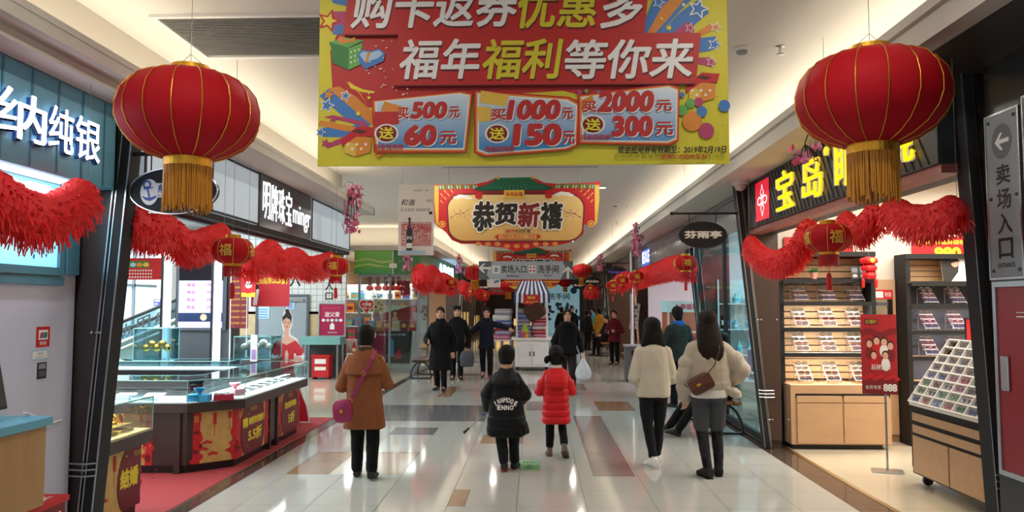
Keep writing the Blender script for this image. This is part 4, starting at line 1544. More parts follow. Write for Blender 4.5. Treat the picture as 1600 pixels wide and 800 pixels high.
# ------------------------------------------------------------------ oval signs on rods
def oval_sign(y, side, xc, zc, a, b, text, label, logo=None, ink=M_wprint, edge=None):
 """black oval board hung from a rod that stands out from a column"""
 t = thing('oval_hanging_sign', label, 'hanging sign', (xc, y, zc))
 mb = MB()
 n = 48
 pr = [Vector((a * cos(2 * pi * k / n), 0, b * sin(2 * pi * k / n))) for k in range(n)]
 mb.prism([p + Vector((0, -.02, 0)) for p in pr], (0, .04, 0))
 mb.build('oval_board', M_blackm, t, bevel=.004)
 if edge:
  mb = MB()
  mb.tube([p + Vector((0, -.02, 0)) for p in pr + pr[:1]], .006, 6)
  mb.build('rim', edge, t, smooth=True)
 s = Sheet('x', '', '', (xc - a, y - .0205, zc - b), MX, MZ, .02, .02, None, parent=t, shift=(-a, -.0205, -b))
 if logo == 'anchor':
  W_ = M_wprint
  s.ell(a * .46, b * .95, .062, .088, W_)
  B = mat('print_royal_blue', '#2b4f9e', 0.5)
  s.ell(a * .40, b * 1.28, .03, .03, B)
  s.ell(a * .40, b * 1.28, .016, .016, W_)
  s.poly([(a * .38, b * 1.2), (a * .43, b * 1.2), (a * .49, b * .68), (a * .45, b * .66)], B)
  s.poly([(a * .28, b * .80), (a * .36, b * .62), (a * .48, b * .56), (a * .60, b * .68), (a * .64, b * .84), (a * .55, b * .76), (a * .47, b * .70), (a * .38, b * .73)], B)
  s.poly([(a * .33, b * 1.05), (a * .54, b * 1.12), (a * .54, b * 1.17), (a * .33, b * 1.10)], B)
  s.rect(a * .62, b * .72, a * 1.62, b * 1.34, W_)
  s.text('船歌水饺', a * .65, b * .92, a * 1.58, b * 1.30, B, bold=.03)
  s.text('CHUANGE', a * .65, b * .76, a * 1.55, b * .86, B, bold=.02)
 elif text:
  k = .78
  if isinstance(text, tuple):
   s.text(text[0], a * (1 - k), b * .82, a * (1 + k), b * 1.32, ink, bold=.03)
   s.text(text[1], a * 1.1, b * .55, a * (1 + k * .9), b * .72, ink, bold=.02)
  else:
   s.text(text, a * (1 - k), b * .72, a * (1 + k), b * 1.30, ink, bold=.045)
 s.flush('lettering')
 mb = MB()
 zr = b + .10
 x_in = side * 2.86 - xc
 x_out = -side * (a + .08)
 mb.tube([(x_in, 0, zr), (x_out, 0, zr)], .014, 8)
 mb.ball((x_out, 0, zr), .024, 8, m=6)
 mb.build('rod', M_blackm, t)
 for q in (-.55, .55):
  mb = MB()
  mb.tube([(q * a, 0, zr), (q * a, 0, b * .83)], .005, 6)
  mb.build('hanger', M_blackm, t)
 mb = MB()
 pts = [(x_in + (x_out - x_in) * u * .55, .01, zr + .02 + .16 * sin(u * pi) * (1 if side > 0 else .8)) for u in [i / 10 for i in range(11)]]
 mb.tube(pts, .004, 5)
 mb.build('cable', M_blackm, t)
 return t

c = PY(273, 299, 5.06)
oval_sign(5.06, -1, c.x, c.z, .30, .155, None, 'black oval sign with blue anchor emblem hung from a rod on the dark column', 'anchor', edge=M_steel)
c = PY(1098, 367, 9.48)
oval_sign(9.48, 1, c.x, c.z, .295, .165, '芬雨亭', 'black oval sign with three white characters beside the brown column')
for px, py, Y, side, tx, lab, ink in ((963, 426, 21.63, 1, ('Tongxue', '童雪'), 'black oval sign with purple lettering on the far brown shopfronts', mat('ink_purple', '#6a55b5', 0.5, emit=.3)),
           (925, 439.5, 28.03, 1, 'Aide', 'distant black oval sign with white italic word beside the red lantern', M_wprint), (905, 446, 36.03, 1, 'Bogar', 'most distant small oval sign below the red lantern', M_wprint),
           (738, 435, 29.53, -1, '御木本', 'distant black oval sign with faint characters above the far garlands', M_grey), (755, 449, 36.03, -1, '布朗', 'most distant oval sign with ring emblem by the direction sign', M_wprint),
           ):
 c = PY(px, py, Y)
 oval_sign(Y, side, c.x, c.z, .31, .17, tx, lab, ink=ink)

# ------------------------------------------------------------------ New Year arch banners
def newyear(Y, x0, y0, x1, y1, body, word, label, ink, line):
 A, B = PY(x0, y1, Y), PY(x1, y0, Y)
 Wd = B.x - A.x
 k = Wd / 263.0

 def q(pts):
  return [((x - 675) * k, (392 - y) * k) for x, y in pts]
 out = q([(676, 287), (683, 286), (740, 286), (760, 282), (775, 276), (790, 277), (830, 276), (838, 278), (850, 284), (872, 286), (928, 284), (938, 281), (937, 292), (931, 300), (932, 340), (930, 347), (924, 345), (922, 352), (912, 350), (911, 365), (900, 374), (890, 378), (868, 384), (845, 384), (825, 389), (805, 392), (785, 386), (760, 384), (743, 380), (720, 380), (705, 374), (696, 362), (690, 357), (682, 352), (678, 345), (676, 310)])
 s = Sheet('new_year_banner', label, 'banner', A, MX, MZ, Wd, 117 * k, M_red, 0.012, outline=out)
 par = blend_mat(body[0], body[1], body[2], 2, 0.0, 100 * k)
 # lattice corners
 for sx_ in (0, 1):
  def mr(pts):
   return q(pts) if sx_ == 0 else q([(1613 - x, y) for x, y in pts])
  s.poly(mr([(677, 288), (684, 288), (684, 352), (680, 346), (677, 312)]), M_goldp)
  s.poly(mr([(684, 287), (742, 287), (752, 292), (684, 294)]), M_green)
  for i in range(14):
   x = 685 + i * 4.4
   s.poly(mr([(x, 288), (x + 2, 288), (x + 3.4, 293), (x + 1.4, 293)]), (M_blue2, M_goldp, M_red)[i % 3])
  for i in range(11):
   for j in range(11):
    x, y = 686 + i * 5.4, 297 + j * 5.4
    if x + y > 1009 + (0 if j < 6 else -12) or y > 350 or (x > 698 and y > 322):
     continue
    d = 1 if (i + j) % 2 else -1
    s.poly(mr([(x, y - d * 1.8), (x + 1.2, y - d * 1.8 - .8), (x + 5, y + d * 1.8), (x + 3.8, y + d * 1.8 + .8)]), M_goldp)
  for r_, m in ((5.2, M_goldp), (3.6, M_red), (2.2, M_goldp)):
   c_ = mr([(690, 349)])[0]
   s.ell(c_[0], c_[1], r_ * k, r_ * k, m)
 # parchment body
 for g, m in ((2.5, M_dred), (0, par)):
  pts = []
  for cx_, cy_, t0 in ((890 + 2, 322 + 0, 90), (720, 322, 0), (725, 352, 270), (885, 352, 180)):
   pass
  for cx_, cy_, rx, ry, t0 in ((888, 324, 23 + g, 21 + g, 0), (722, 324, 23 + g, 21 + g, 90), (726, 355, 25 + g, 20 + g, 180), (884, 355, 25 + g, 20 + g, 270)):
   for i in range(8):
    t_ = radians(t0 + i * 90 / 7)
    pts.append((cx_ + rx * cos(t_), cy_ - ry * sin(t_)))
  s.poly(q(pts), m)
 # clouds, blossom twigs
 for cx_, cy_ in ((722, 306), (881, 302)):
  for dx, dy, r_ in ((-9, 1, 4), (-3, -1, 4.5), (4, 0, 4.5), (10, 2, 3.5)):
   c_ = q([(cx_ + dx, cy_ + dy)])[0]
   s.ell(c_[0], c_[1], r_ * 1.5 * k, r_ * .6 * k, M_wprint)
 for dirn, bx, by in ((1, 702, 340), (-1, 908, 340)):
  for (xa, ya), (xb, yb) in (((0, 0), (12, -8)), ((12, -8), (24, -10)), ((24, -10), (33, -17)), ((12, -8), (20, -3)), ((20, -10), (26, -4))):
   s.poly(q([(bx + dirn * xa, by + ya), (bx + dirn * xb, by + yb), (bx + dirn * xb, by + yb + .7), (bx + dirn * xa, by + ya + 1.1)]), M_brown)
  for i in range(12):
   c_ = q([(bx + dirn * (2 + (i * 7) % 31), by - 2 - (i * 5) % 15)])[0]
   s.ell(c_[0], c_[1], .9 * k, .9 * k, M_pink, n=8)
 # scrolls below
 for i in range(9):
  c_ = q([(747 + i * 15, 381 + (3.5 if 2 < i < 6 else 0))])[0]
  for r_, m in ((4.2, M_goldp), (2.9, M_red), (1.6, M_goldp)):
   s.ell(c_[0], c_[1] + r_ * .1 * k, r_ * k, r_ * .75 * k, m, n=14)
 # green roof
 s.poly(q([(775, 278), (830, 277), (836, 283), (862, 291), (865, 294), (840, 298), (766, 299), (739, 295), (742, 292), (768, 284)]), mat('roof_green_dark', '#0d4a33', 0.5))
 G1 = mat('roof_green', '#177050', 0.5)
 for i in range(15):
  f0, f1 = i / 15, (i + .62) / 15
  s.poly(q([(776 + 54 * f0, 279), (776 + 54 * f1, 279), (750 + 104 * f1 * 1.02, 296 - 3 * abs(f1 - .5) * 2), (750 + 104 * f0 * 1.02, 296 - 3 * abs(f0 - .5) * 2)]), G1)
 s.poly(q([(773, 276.5), (832, 275.5), (833, 278.5), (772, 279.5)]), G1)
 for x in (778, 832):
  s.star(q([(x, 276)])[0][0], q([(x, 276)])[0][1], 4 * k, M_goldp)
 s.poly(q([(752, 297), (852, 296), (848, 301), (756, 302)]), M_dred)
 s.poly(q([(787, 296), (819, 295.5), (819, 309), (787, 309)]), M_goldp)
 s.text('恭贺新禧', *q([(790, 306)])[0], *q([(816, 299)])[0], M_red, bold=.02)
 for x in (747, 857):
  c_ = q([(x, 305)])[0]
  s.ell(c_[0], c_[1], 5.5 * k, 4.6 * k, M_red)
 s.flush('artwork')
 # brushed characters
 for i, ch in enumerate(word):
  xa = 737 + i * 35.5
  ya, yb = ((313, 361), (315, 351), (315, 355), (314, 358))[i]
  a0, b0 = q([(xa, yb)])[0]
  a1, b1 = q([(xa + 36, ya)])[0]
  if line:
   s.text(ch, a0 - .02, b0 - .02, a1 + .02, b1 + .02, line, bold=.09, shear=.08)
  s.text(ch, a0, b0, a1, b1, (M_dred if (i == 2 and word[0] == '恭') else ink), bold=.05, shear=.08)
 s.text('2019', *q([(789, 363)])[0], *q([(803, 357.5)])[0], M_red, bold=.03)
 s.text('欢迎您 福', *q([(804, 363)])[0], *q([(828, 357.5)])[0], M_kprint, bold=.01)
 s.poly(q([(772, 369), (777, 365.5), (840, 365.5), (845, 369), (840, 373), (777, 373)]), M_red)
 s.poly(q([(779, 366.2), (838, 366.2), (838, 372.3), (779, 372.3)]), par)
 s.text('年货嘉年华 满就送年礼 一起欢度', *q([(781, 371.4)])[0], *q([(836, 367)])[0], M_red, bold=.02)
 s.flush('lettering')
 for x in (700, 905):
  mb = MB()
  a_, b_ = q([(x, 287)])[0]
  mb.tube([(a_, .0, b_), (a_, .0, CEIL - A.z)], .003, 5)
  mb.build('hanging_wire', M_wire, s.root)
 return s

newyear(11.0, 676, 275.5, 938, 393, ('parchment_blend', '#cf9a4a', '#e6cb86'), '恭贺新禧', 'ornate New Year arch banner with green roof and four black brushed characters', M_kprint, M_wprint)
newyear(23.0, 771, 386, 893, 441, ('redbody_blend', '#b42a1c', '#c8401f'), '诸事顺利', 'second ornate New Year arch banner on red, partly behind the direction sign', M_kprint, M_wprint)
# its lower apron
A = PY(795, 451.5, 23.05)
s = Sheet('banner_apron', 'gold and red stepped lower tail of the second New Year banner', 'banner', A, MX, MZ, PY(868, 451, 23.05).x - A.x, .36, M_goldp, .012,
    outline=[(0.15, 0), (1.25, 0), (1.40, .08), (1.62, .36), (-.22, .36), (0, .08)])
s.poly([(.0, .09), (1.40, .09), (1.5, .19), (-.1, .19)], M_red)
s.text('恭喜发财 万事如意', .1, .11, 1.3, .17, M_goldp, bold=.02)
s.poly([(-.12, .24), (1.5, .24), (1.55, .28), (-.16, .28)], M_red)
s.flush('artwork')
mb = MB()
for x in (.2, 1.2):
 mb.tube([(x, .02, .3), (x, .02, 1.3)], .003, 4)
mb.build('hanging_wire', M_wire, s.root)
mb = MB()
for (x0, x1, y, yy, z) in ((690, 935, 278.5, 11.0, 0),):
 a_, b_ = PY(x0, y, yy), PY(x1, y, yy)
 mb.tube([(a_.x, yy, CEIL - .035), (b_.x, yy, CEIL - .035)], .008, 6)
tag(mb.build('hanging_rail', M_grey), 'thin grey ceiling rail above the first New Year banner', 'rail')

# ------------------------------------------------------------------ direction sign
A, B = PY(748, 436.5, 16), PY(895, 408, 16)
Wd, Hd = B.x - A.x, B.z - A.z
M_sg = mat('sign_grey', '#aab2ba', 0.45)
M_sd = mat('sign_dark_grey', '#565e67', 0.45)
s = Sheet('direction_sign', 'grey hanging direction sign with white arrows for entrance and toilets', 'sign', A, MX, MZ, Wd, Hd, M_sg, .05)
s.poly([(0, 0), (.12 * Wd, 0), (.085 * Wd, .25 * Hd), (.10 * Wd, .55 * Hd), (.135 * Wd, .8 * Hd), (.135 * Wd, Hd), (0, Hd)], M_sd)
s.poly([(Wd, 0), (.87 * Wd, 0), (.90 * Wd, .3 * Hd), (.93 * Wd, .6 * Hd), (.89 * Wd, Hd), (Wd, Hd)], M_sd)

def arrow(s, cx_, cy_, r, ang, m):
 pts = [(-1, 0), (-.2, .75), (.15, .75), (-.35, .18), (1, .18), (1, -.18), (-.35, -.18), (.15, -.75), (-.2, -.75)]
 s.poly([(cx_ + r * (x * cos(ang) - y * sin(ang)), cy_ + r * (x * sin(ang) + y * cos(ang))) for x, y in pts], m)

arrow(s, .062 * Wd, .62 * Hd, .13, 0, M_wprint)
arrow(s, .948 * Wd, .38 * Hd, .13, -pi / 2, M_wprint)
s.rect(.145 * Wd, .32 * Hd, .225 * Wd, .75 * Hd, M_wprint)
s.rect(.165 * Wd, .40 * Hd, .205 * Wd, .66 * Hd, M_grey)
s.text('卖场入口.', .24 * Wd, .34 * Hd, .525 * Wd, .78 * Hd, M_kprint, bold=.015)
s.rect(.535 * Wd, .34 * Hd, .605 * Wd, .76 * Hd, M_wprint)
for q in (.552, .588):
 s.ell(q * Wd, .66 * Hd, .02, .02, M_red)
 s.poly([(q * Wd - .022, .52 * Hd), (q * Wd + .022, .52 * Hd), (q * Wd + .012, .4 * Hd), (q * Wd - .012, .4 * Hd)], M_red)
s.text('洗手间', .625 * Wd, .34 * Hd, .85 * Wd, .78 * Hd, M_kprint, bold=.015)
s.text('ENTRANCE', .30 * Wd, .12 * Hd, .43 * Wd, .24 * Hd, M_kprint, bold=.02)
s.text('TOILET', .69 * Wd, .14 * Hd, .775 * Wd, .25 * Hd, M_kprint, bold=.02)
s.flush('lettering')
for x in (.1, .9):
 mb = MB()
 mb.tube([(x * Wd, .025, Hd), (x * Wd, .025, CEIL - A.z)], .006, 6)
 mb.build('hanging_rod', M_grey, s.root)
A2, B2 = PY(761, 449, 20), PY(782, 436, 20)
s = Sheet('hanging_leaflet', 'small white picture leaflet hanging below the arrow end of the direction sign', 'sign', A2, MX, MZ, B2.x - A2.x, B2.z - A2.z + .1, M_wprint, .004)
s.poly([(.18, .10), (.3, .14), (.33, .2), (.2, .17)], M_blue)
s.flush('artwork')
mb = MB()
mb.tube([(.17, 0, .3), (.17, 0, CEIL - A2.z)], .003, 5)
mb.build('hanging_wire', M_wire, s.root)

# ------------------------------------------------------------------ wine poster
A, B = PY(622, 399, 10.3), PY(678, 288, 10.3)
Wd, Hd = B.x - A.x, B.z - A.z
s = Sheet('hanging_poster', 'white hanging poster with a bottle over a red paper-cut square', 'poster', A, MX, MZ, Wd, Hd, M_wprint, .004)
s.rect(.002, .002, Wd - .002, Hd - .002, M_wprint)
s.text('和谐', .03, .70 * Hd, .23, .79 * Hd, M_kprint, bold=.01, shear=.2)
s.text('互九段好 自如纷呈', .02, .62 * Hd, .43, .665 * Hd, M_kprint, shear=.25)
s.text('平而甲一世', .20, .90 * Hd, .40, .925 * Hd, M_kprint, shear=.2)
s.text('多年之', .38, .745 * Hd, Wd - .01, .79 * Hd, M_dred, bold=.01, shear=.2)
s.poly([(.40, .59 * Hd), (.45, .57 * Hd), (Wd - .02, .58 * Hd), (Wd - .02, .615 * Hd), (.44, .62 * Hd)], M_kprint)
s.rect(.04, .13 * Hd, .445, .465 * Hd, M_red)
s.rect(.047, .137 * Hd, .438, .458 * Hd, M_wprint)
rnd = random.Random(4)
for i in range(9):
 for j in range(7):
  x, y = .07 + i * .044, .16 * Hd + j * .045 * Hd
  for r_, m in ((.021, M_red), (.013, M_wprint), (.007, M_red)):
   s.ell(x, y, r_ * rnd.uniform(.75, 1.1), r_ * rnd.uniform(.75, 1.1), m, n=10, rot=rnd.random())
for x in (.11, .24, .36):
 s.ell(x, .39 * Hd, .04, .04, M_red)
 s.ell(x, .39 * Hd, .03, .03, M_wprint)
s.text('中 年 福', .09, .365 * Hd, .385, .415 * Hd, M_red, bold=.03)
bx = .155
s.poly([(bx - .04, .07 * Hd), (bx + .04, .07 * Hd), (bx + .042, .33 * Hd), (bx + .03, .38 * Hd), (bx + .013, .41 * Hd), (bx + .012, .49 * Hd), (bx - .012, .49 * Hd), (bx - .013, .41 * Hd), (bx - .03, .38 * Hd), (bx - .042, .33 * Hd)], mat('bottle_print', '#252a3c', 0.5))
s.rect(bx - .041, .10 * Hd, bx + .041, .17 * Hd, M_wprint)
s.text('N', bx - .03, .22 * Hd, bx + .03, .27 * Hd, M_wprint, bold=.03)
s.ell(bx, .51 * Hd, .018, .022, M_dred, n=12)
s.rect(.02, .015 * Hd, Wd - .1, .06 * Hd, M_blue2)
s.flush('artwork')
for x in (.05, Wd - .05):
 mb = MB()
 mb.tube([(x, .0, Hd), (x, .0, CEIL - A.z)], .002, 5)
 mb.build('hanging_wire', M_wire, s.root)

# ------------------------------------------------------------------ signs on the dark wall by the visitor
s = Sheet('wall_sign', 'tall grey metal entrance sign with a round arrow on the black wall', 'sign', (2.745, 4.70, 1.895), R_U, MZ, .305, .965, M_grey, .012, border=(.012, M_steel, .004))
s.root.location.x = 2.738
s.ell(.152, .80, .098, .105, M_sd)
arrow(s, .152, .80, .068, 0, M_wprint)
for i, ch in enumerate('卖场入口'):
 s.text(ch, .085, .545 - i * .145, .222, .665 - i * .145, M_kprint, bold=.022)
s.text('ENTRANCE', .075, .058, .235, .085, M_kprint, bold=.02)
s.flush('lettering')
for x, y in ((.03, .93), (.275, .93), (.03, .47), (.275, .47), (.03, .04), (.275, .04)):
 mb = MB()
 mb.ball((-.002, -x, y), .011, 10, m=6)
 mb.build('screw', M_dgrey, s.root, smooth=True)
s = Sheet('wall_sign', 'second grey metal sign cut off at the edge beside the entrance sign', 'sign', (2.738, 4.34, 1.895), R_U, MZ, .3, 1.0, M_grey, .012, border=(.012, M_steel, .004))
s.flush()
t = thing('fire_hose_cabinet', 'red fire hose cabinet with a silver frame on the black wall', 'fire cabinet', (2.738, 4.62, .78))
mb = MB()
mb.box(-.02, .01, -.75, 0, 0, 1.06)
mb.build('door', mat('cabinet_red', '#8e1220', 0.3, vary=0.1, scale=3), t)
mb = MB()
for y0_, y1_, z0_, z1_ in ((-.78, .03, -.03, 0), (-.78, .03, 1.06, 1.09), (-.78, -.75, 0, 1.06), (0, .03, 0, 1.06)):
 mb.box(-.03, .01, y0_, y1_, z0_, z1_)
mb.build('frame', M_steel, t)
mb = MB()
mb.box(-.035, -.02, -.10, -.03, .46, .66)
mb.build('handle', M_steel, t, bevel=.004)
mb = MB()
mb.box(-.026, -.02, -.09, -.04, .50, .62)
mb.build('lock_plate', M_dgrey, t)
s = Sheet('x', '', '', (2.738, 4.62, .78), R_U, MZ, .01, .01, None, parent=t, shift=(-.021, 0, 0))
MCR = MATS['cabinet_red']
s.rect(.28, .67, .68, .83, M_wprint)
s.rect(.29, .68, .67, .82, MCR)
s.text('消火栓', .31, .70, .65, .80, M_wprint, bold=.02)
s.rect(.28, .50, .68, .655, M_pink)
s.text('启用按钮', .31, .53, .65, .62, M_wprint, bold=.02)
s.rect(.18, .885, .7, .892, M_wprint)
s.rect(.18, .91, .7, .914, M_wprint)
s.flush('lettering')

# ------------------------------------------------------------------ silver shop wall (turquoise)
s = Sheet('lightbox_display', 'bright blue lightbox poster in a turquoise frame under the turquoise sign', 'lightbox', (-3.045, 2.6, 1.97), L_U, MZ, 2.19, .53, mat('lightbox_cyan', '#8fdcf2', 0.3, emit=0.9, vary=0.08, scale=2), .004, border=(.05, M_turqd, .02))
s.rect(.002, .002, 2.188, .528, MATS['lightbox_cyan'])
s.ell(1.50, .46, .22, .07, mat('lightbox_white', '#eef4f8', 0.3, emit=0.9))
s.ell(1.72, .45, .13, .06, mat('lightbox_pink', '#f2c3cf', 0.3, emit=0.9))
s.ell(1.95, .44, .20, .07, mat('lightbox_white', '#eef4f8', 0.3, emit=0.9))
s.ell(2.05, .46, .09, .05, mat('lightbox_pink', '#f2c3cf', 0.3, emit=0.9))
s.text('a gift 心意呵', 1.50, .15, 1.90, .21, M_kprint, shear=.2)
rnd = random.Random(2)
for i in range(14):
 s.ell(1.95 + rnd.uniform(0, .22), .05 + rnd.uniform(0, .14) ** 1.0, .009, .012, M_blue, n=8)
s.flush('artwork')
mb = MB()
mb.box(-3.05, -3.02, 4.86, 4.99, 1.93, 2.495)
mb.box(-3.05, -3.03, 2.4, 4.85, 1.86, 1.91)
tag(mb.build('wall_panel_turquoise', M_turqd), 'plain turquoise wall panel between lightbox and dark column', 'wall panel')
for nm, lab, y0_, z0_, w_, h_, m in (('payment_sticker', 'red and white payment sticker on the pale wall', 4.62, 1.475, .13, .125, M_red), ('notice_sticker', 'blue-edged notice sticker below the red payment sticker', 4.58, 1.395, .16, .065, M_blue2), ('code_sticker', 'small dark square sticker under the blue-edged notice', 4.64, 1.28, .09, .10, M_kprint)):
 s = Sheet(nm, lab, 'sticker', (-3.048, y0_, z0_), L_U, MZ, w_, h_, m, .002)
 if m is M_red:
  s.rect(.02, .045, .11, .105, M_wprint)
  s.poly([(.03, .055), (.055, .055), (.065, .09), (.04, .09)], M_red)
  s.poly([(.055, .055), (.08, .055), (.09, .09), (.065, .09)], M_blue)
  s.poly([(.075, .055), (.10, .055), (.105, .09), (.085, .09)], M_green)
  s.text('银联', .03, .012, .10, .035, M_wprint)
 elif m is M_blue2:
  s.rect(.01, .01, .15, .055, M_wprint)
  s.text('温馨提示', .05, .034, .11, .048, M_blue)
  s.text('谢谢合作', .03, .016, .13, .026, M_grey)
 else:
  s.rect(.012, .06, .078, .092, M_grey)
  s.rect(.012, .012, .078, .05, M_dgrey)
 s.flush('print')
t = thing('wooden_counter', 'pale wooden counter with a turquoise top against the lilac wall', 'counter', (-2.885, 3.0, .62))
mb = MB()
mb.box(-.14, .14, 0, 1.28, 0, .44)
mb.build('body', wood_mat('oak_veneer', '#b58d5c', '#9c7446', (8, 8, 1), .45), t, bevel=.004)
mb = MB()
mb.box(-.15, .16, -.01, 1.31, .44, .49)
mb.build('counter_top', M_turq, t, bevel=.006)
mb = MB()
mb.box(-.14, .02, .1, .2, -.62, 0)
mb.build('leg', M_dgrey, t)
t = thing('cash_screen', 'black cash register screen standing on the wooden counter', 'screen', (-2.92, 4.0, 1.11))
mb = MB()
mb.prism([(.02, -.30, .06), (.05, -.30, .06), (-.01, -.30, .34), (-.04, -.30, .34)], (0, .44, 0))
mb.build('screen_case', M_black, t, bevel=.01)
mb = MB()
mb.prism([(.0515, -.28, .08), (.0525, -.28, .08), (-.006, -.28, .325), (-.007, -.28, .325)], (0, .40, 0))
mb.build('display', mat('screen_off', '#4a443f', 0.12, vary=0.2, scale=4), t)
mb = MB()
mb.box(-.10, .06, -.22, .06, 0, .02)
mb.tube([(-.03, -.08, .01), (-.0, -.08, .18)], .04, 10)
mb.build('stand', M_black, t, bevel=.005)
mb = MB()
pts = [PX(38, 645, -2.83), PX(60, 652, -2.95), PX(75, 663, -3.02), PX(96, 656, -3.042)]
mb.tube([p for p in pts], .006, 6)
tag(mb.build('power_cable', M_whitepl, smooth=True), 'thin white cable drooping along the pale wall from the counter', 'cable')
t = thing('donation_box', 'red box with white characters on the floor below the wooden counter', 'box', (-2.90, 4.12, 0))
mb = MB()
mb.box(-.13, .12, -.5, .42, 0, .58)
mb.build('box_body', M_dred, t, bevel=.005)
mb = MB()
mb.box(-.14, .135, -.51, .435, .58, .615)
mb.build('lid', M_red, t, bevel=.004)
s = Sheet('x', '', '', (0, 0, 0), MX, (0, 1, 0), .1, .1, None, parent=t, shift=(-.10, 0, .615))
s.text('爱心捐款', .0, -.1, .19, .38, M_wprint, bold=.03)
s.flush('lettering')
s = Sheet('x', '', '', (0, 0, 0), L_U, MZ, .1, .1, None, parent=t, shift=(.12, 0, 0))
s.text('请投币', -.2, .38, .38, .54, M_wprint, bold=.03)
s.flush('lettering')

# ------------------------------------------------------------------ jewellery shop
M_cbrown = mat('counter_brown', '#3c2f2b', 0.35, vary=0.1)
M_deck = mat('case_deck_white', '#eaf3f8', 0.5, emit=0.25, vary=0.03)  # faint glow in the deck stands for light from the case strips
M_posterg = mat('poster_gold', '#c9a35e', 0.5, vary=0.3, scale=14)
M_postr = mat('poster_red', '#bd2029', 0.5, vary=0.15, scale=10)
M_postm = mat('poster_maroon', '#6f1420', 0.5, vary=0.1, scale=6)
mb = MB()
mb.box(-6.5, -3.09, 6.05, 11.8, 0.0, 0.008)
tag(mb.build('red_carpet', mat('carpet_red', '#a3393c', 0.95, vary=0.15, scale=60, bump=0.4, bscale=300)), 'red carpet laid under the jewellery counters', 'carpet')

def poly_off(path, d):
 """path moved sideways by d (to the left of its direction)"""
 out = []
 for i, p in enumerate(path):
  a = (path[i] - path[i - 1]).normalized() if i else None
  b = (path[i + 1] - path[i]).normalized() if i < len(path) - 1 else None
  na = Vector((-a.y, a.x)) if a else None
  nb = Vector((-b.y, b.x)) if b else None
  n = (na + nb).normalized() / max(.4, (na + nb).normalized().dot(na)) if a and b else (na or nb)
  out.append(p + n * d)
 return out

def counter(name, label, path, depth, zd, zt, deck, gm, group=None, inset=.08):
 path = [Vector(p) for p in path]
 o = path[0]
 t = thing(name, label, 'display counter', (o.x, o.y, 0.008), 0, group)
 loc = [p - o for p in path]

 def slab(a, b, z0, z1, ends=0.0):
  f, bk_ = poly_off(loc, a), poly_off(loc, b)
  if ends:
   e0, e1 = (loc[1] - loc[0]).normalized() * ends, (loc[-1] - loc[-2]).normalized() * ends
   f[0], bk_[0], f[-1], bk_[-1] = f[0] + e0, bk_[0] + e0, f[-1] - e1, bk_[-1] - e1
  mb = MB()
  mb.prism([(p.x, p.y, z0) for p in f] + [(p.x, p.y, z0) for p in bk_[::-1]], (0, 0, z1 - z0))
  return mb
 slab(inset + .03, depth - .05, 0, .08, .05).build('plinth', M_black, t)
 slab(inset, depth - .03, .08, zd - .10, .04).build('base', M_cbrown, t)
 slab(-.015, depth + .01, zd - .10, zd, -.012).build('rail', M_cbrown, t, bevel=.006)
 slab(.0, depth, zd, zd + .012, 0).build('deck', deck, t)
 slab(-.012, depth + .005, zt, zt + .01, -.012).build('glass_top', gm, t)
 mb = MB()
 f, bk_ = poly_off(loc, -.012), poly_off(loc, depth + .005)
 ring_ = f + bk_[::-1]
 for a, b in zip(ring_, ring_[1:] + ring_[:1]):
  mb.tube([(a.x, a.y, zt + .005), (b.x, b.y, zt + .005)], .006, 5)
 for p in f + [bk_[0], bk_[-1]]:
  mb.tube([(p.x, p.y, zd), (p.x, p.y, zt)], .004, 5)
 mb.build('glass_edge', M_glasse, t)
 mb = MB()
 for a, b in zip(ring_, ring_[1:] + ring_[:1]):
  d = (b - a).normalized()
  n = Vector((-d.y, d.x)) * .003
  mb.prism([(a.x, a.y, zd + .012), (b.x, b.y, zd + .012), (b.x + n.x, b.y + n.y, zd + .012), (a.x + n.x, a.y + n.y, zd + .012)], (0, 0, zt - zd - .012))
 mb.build('glass_wall', gm, t)
 return t

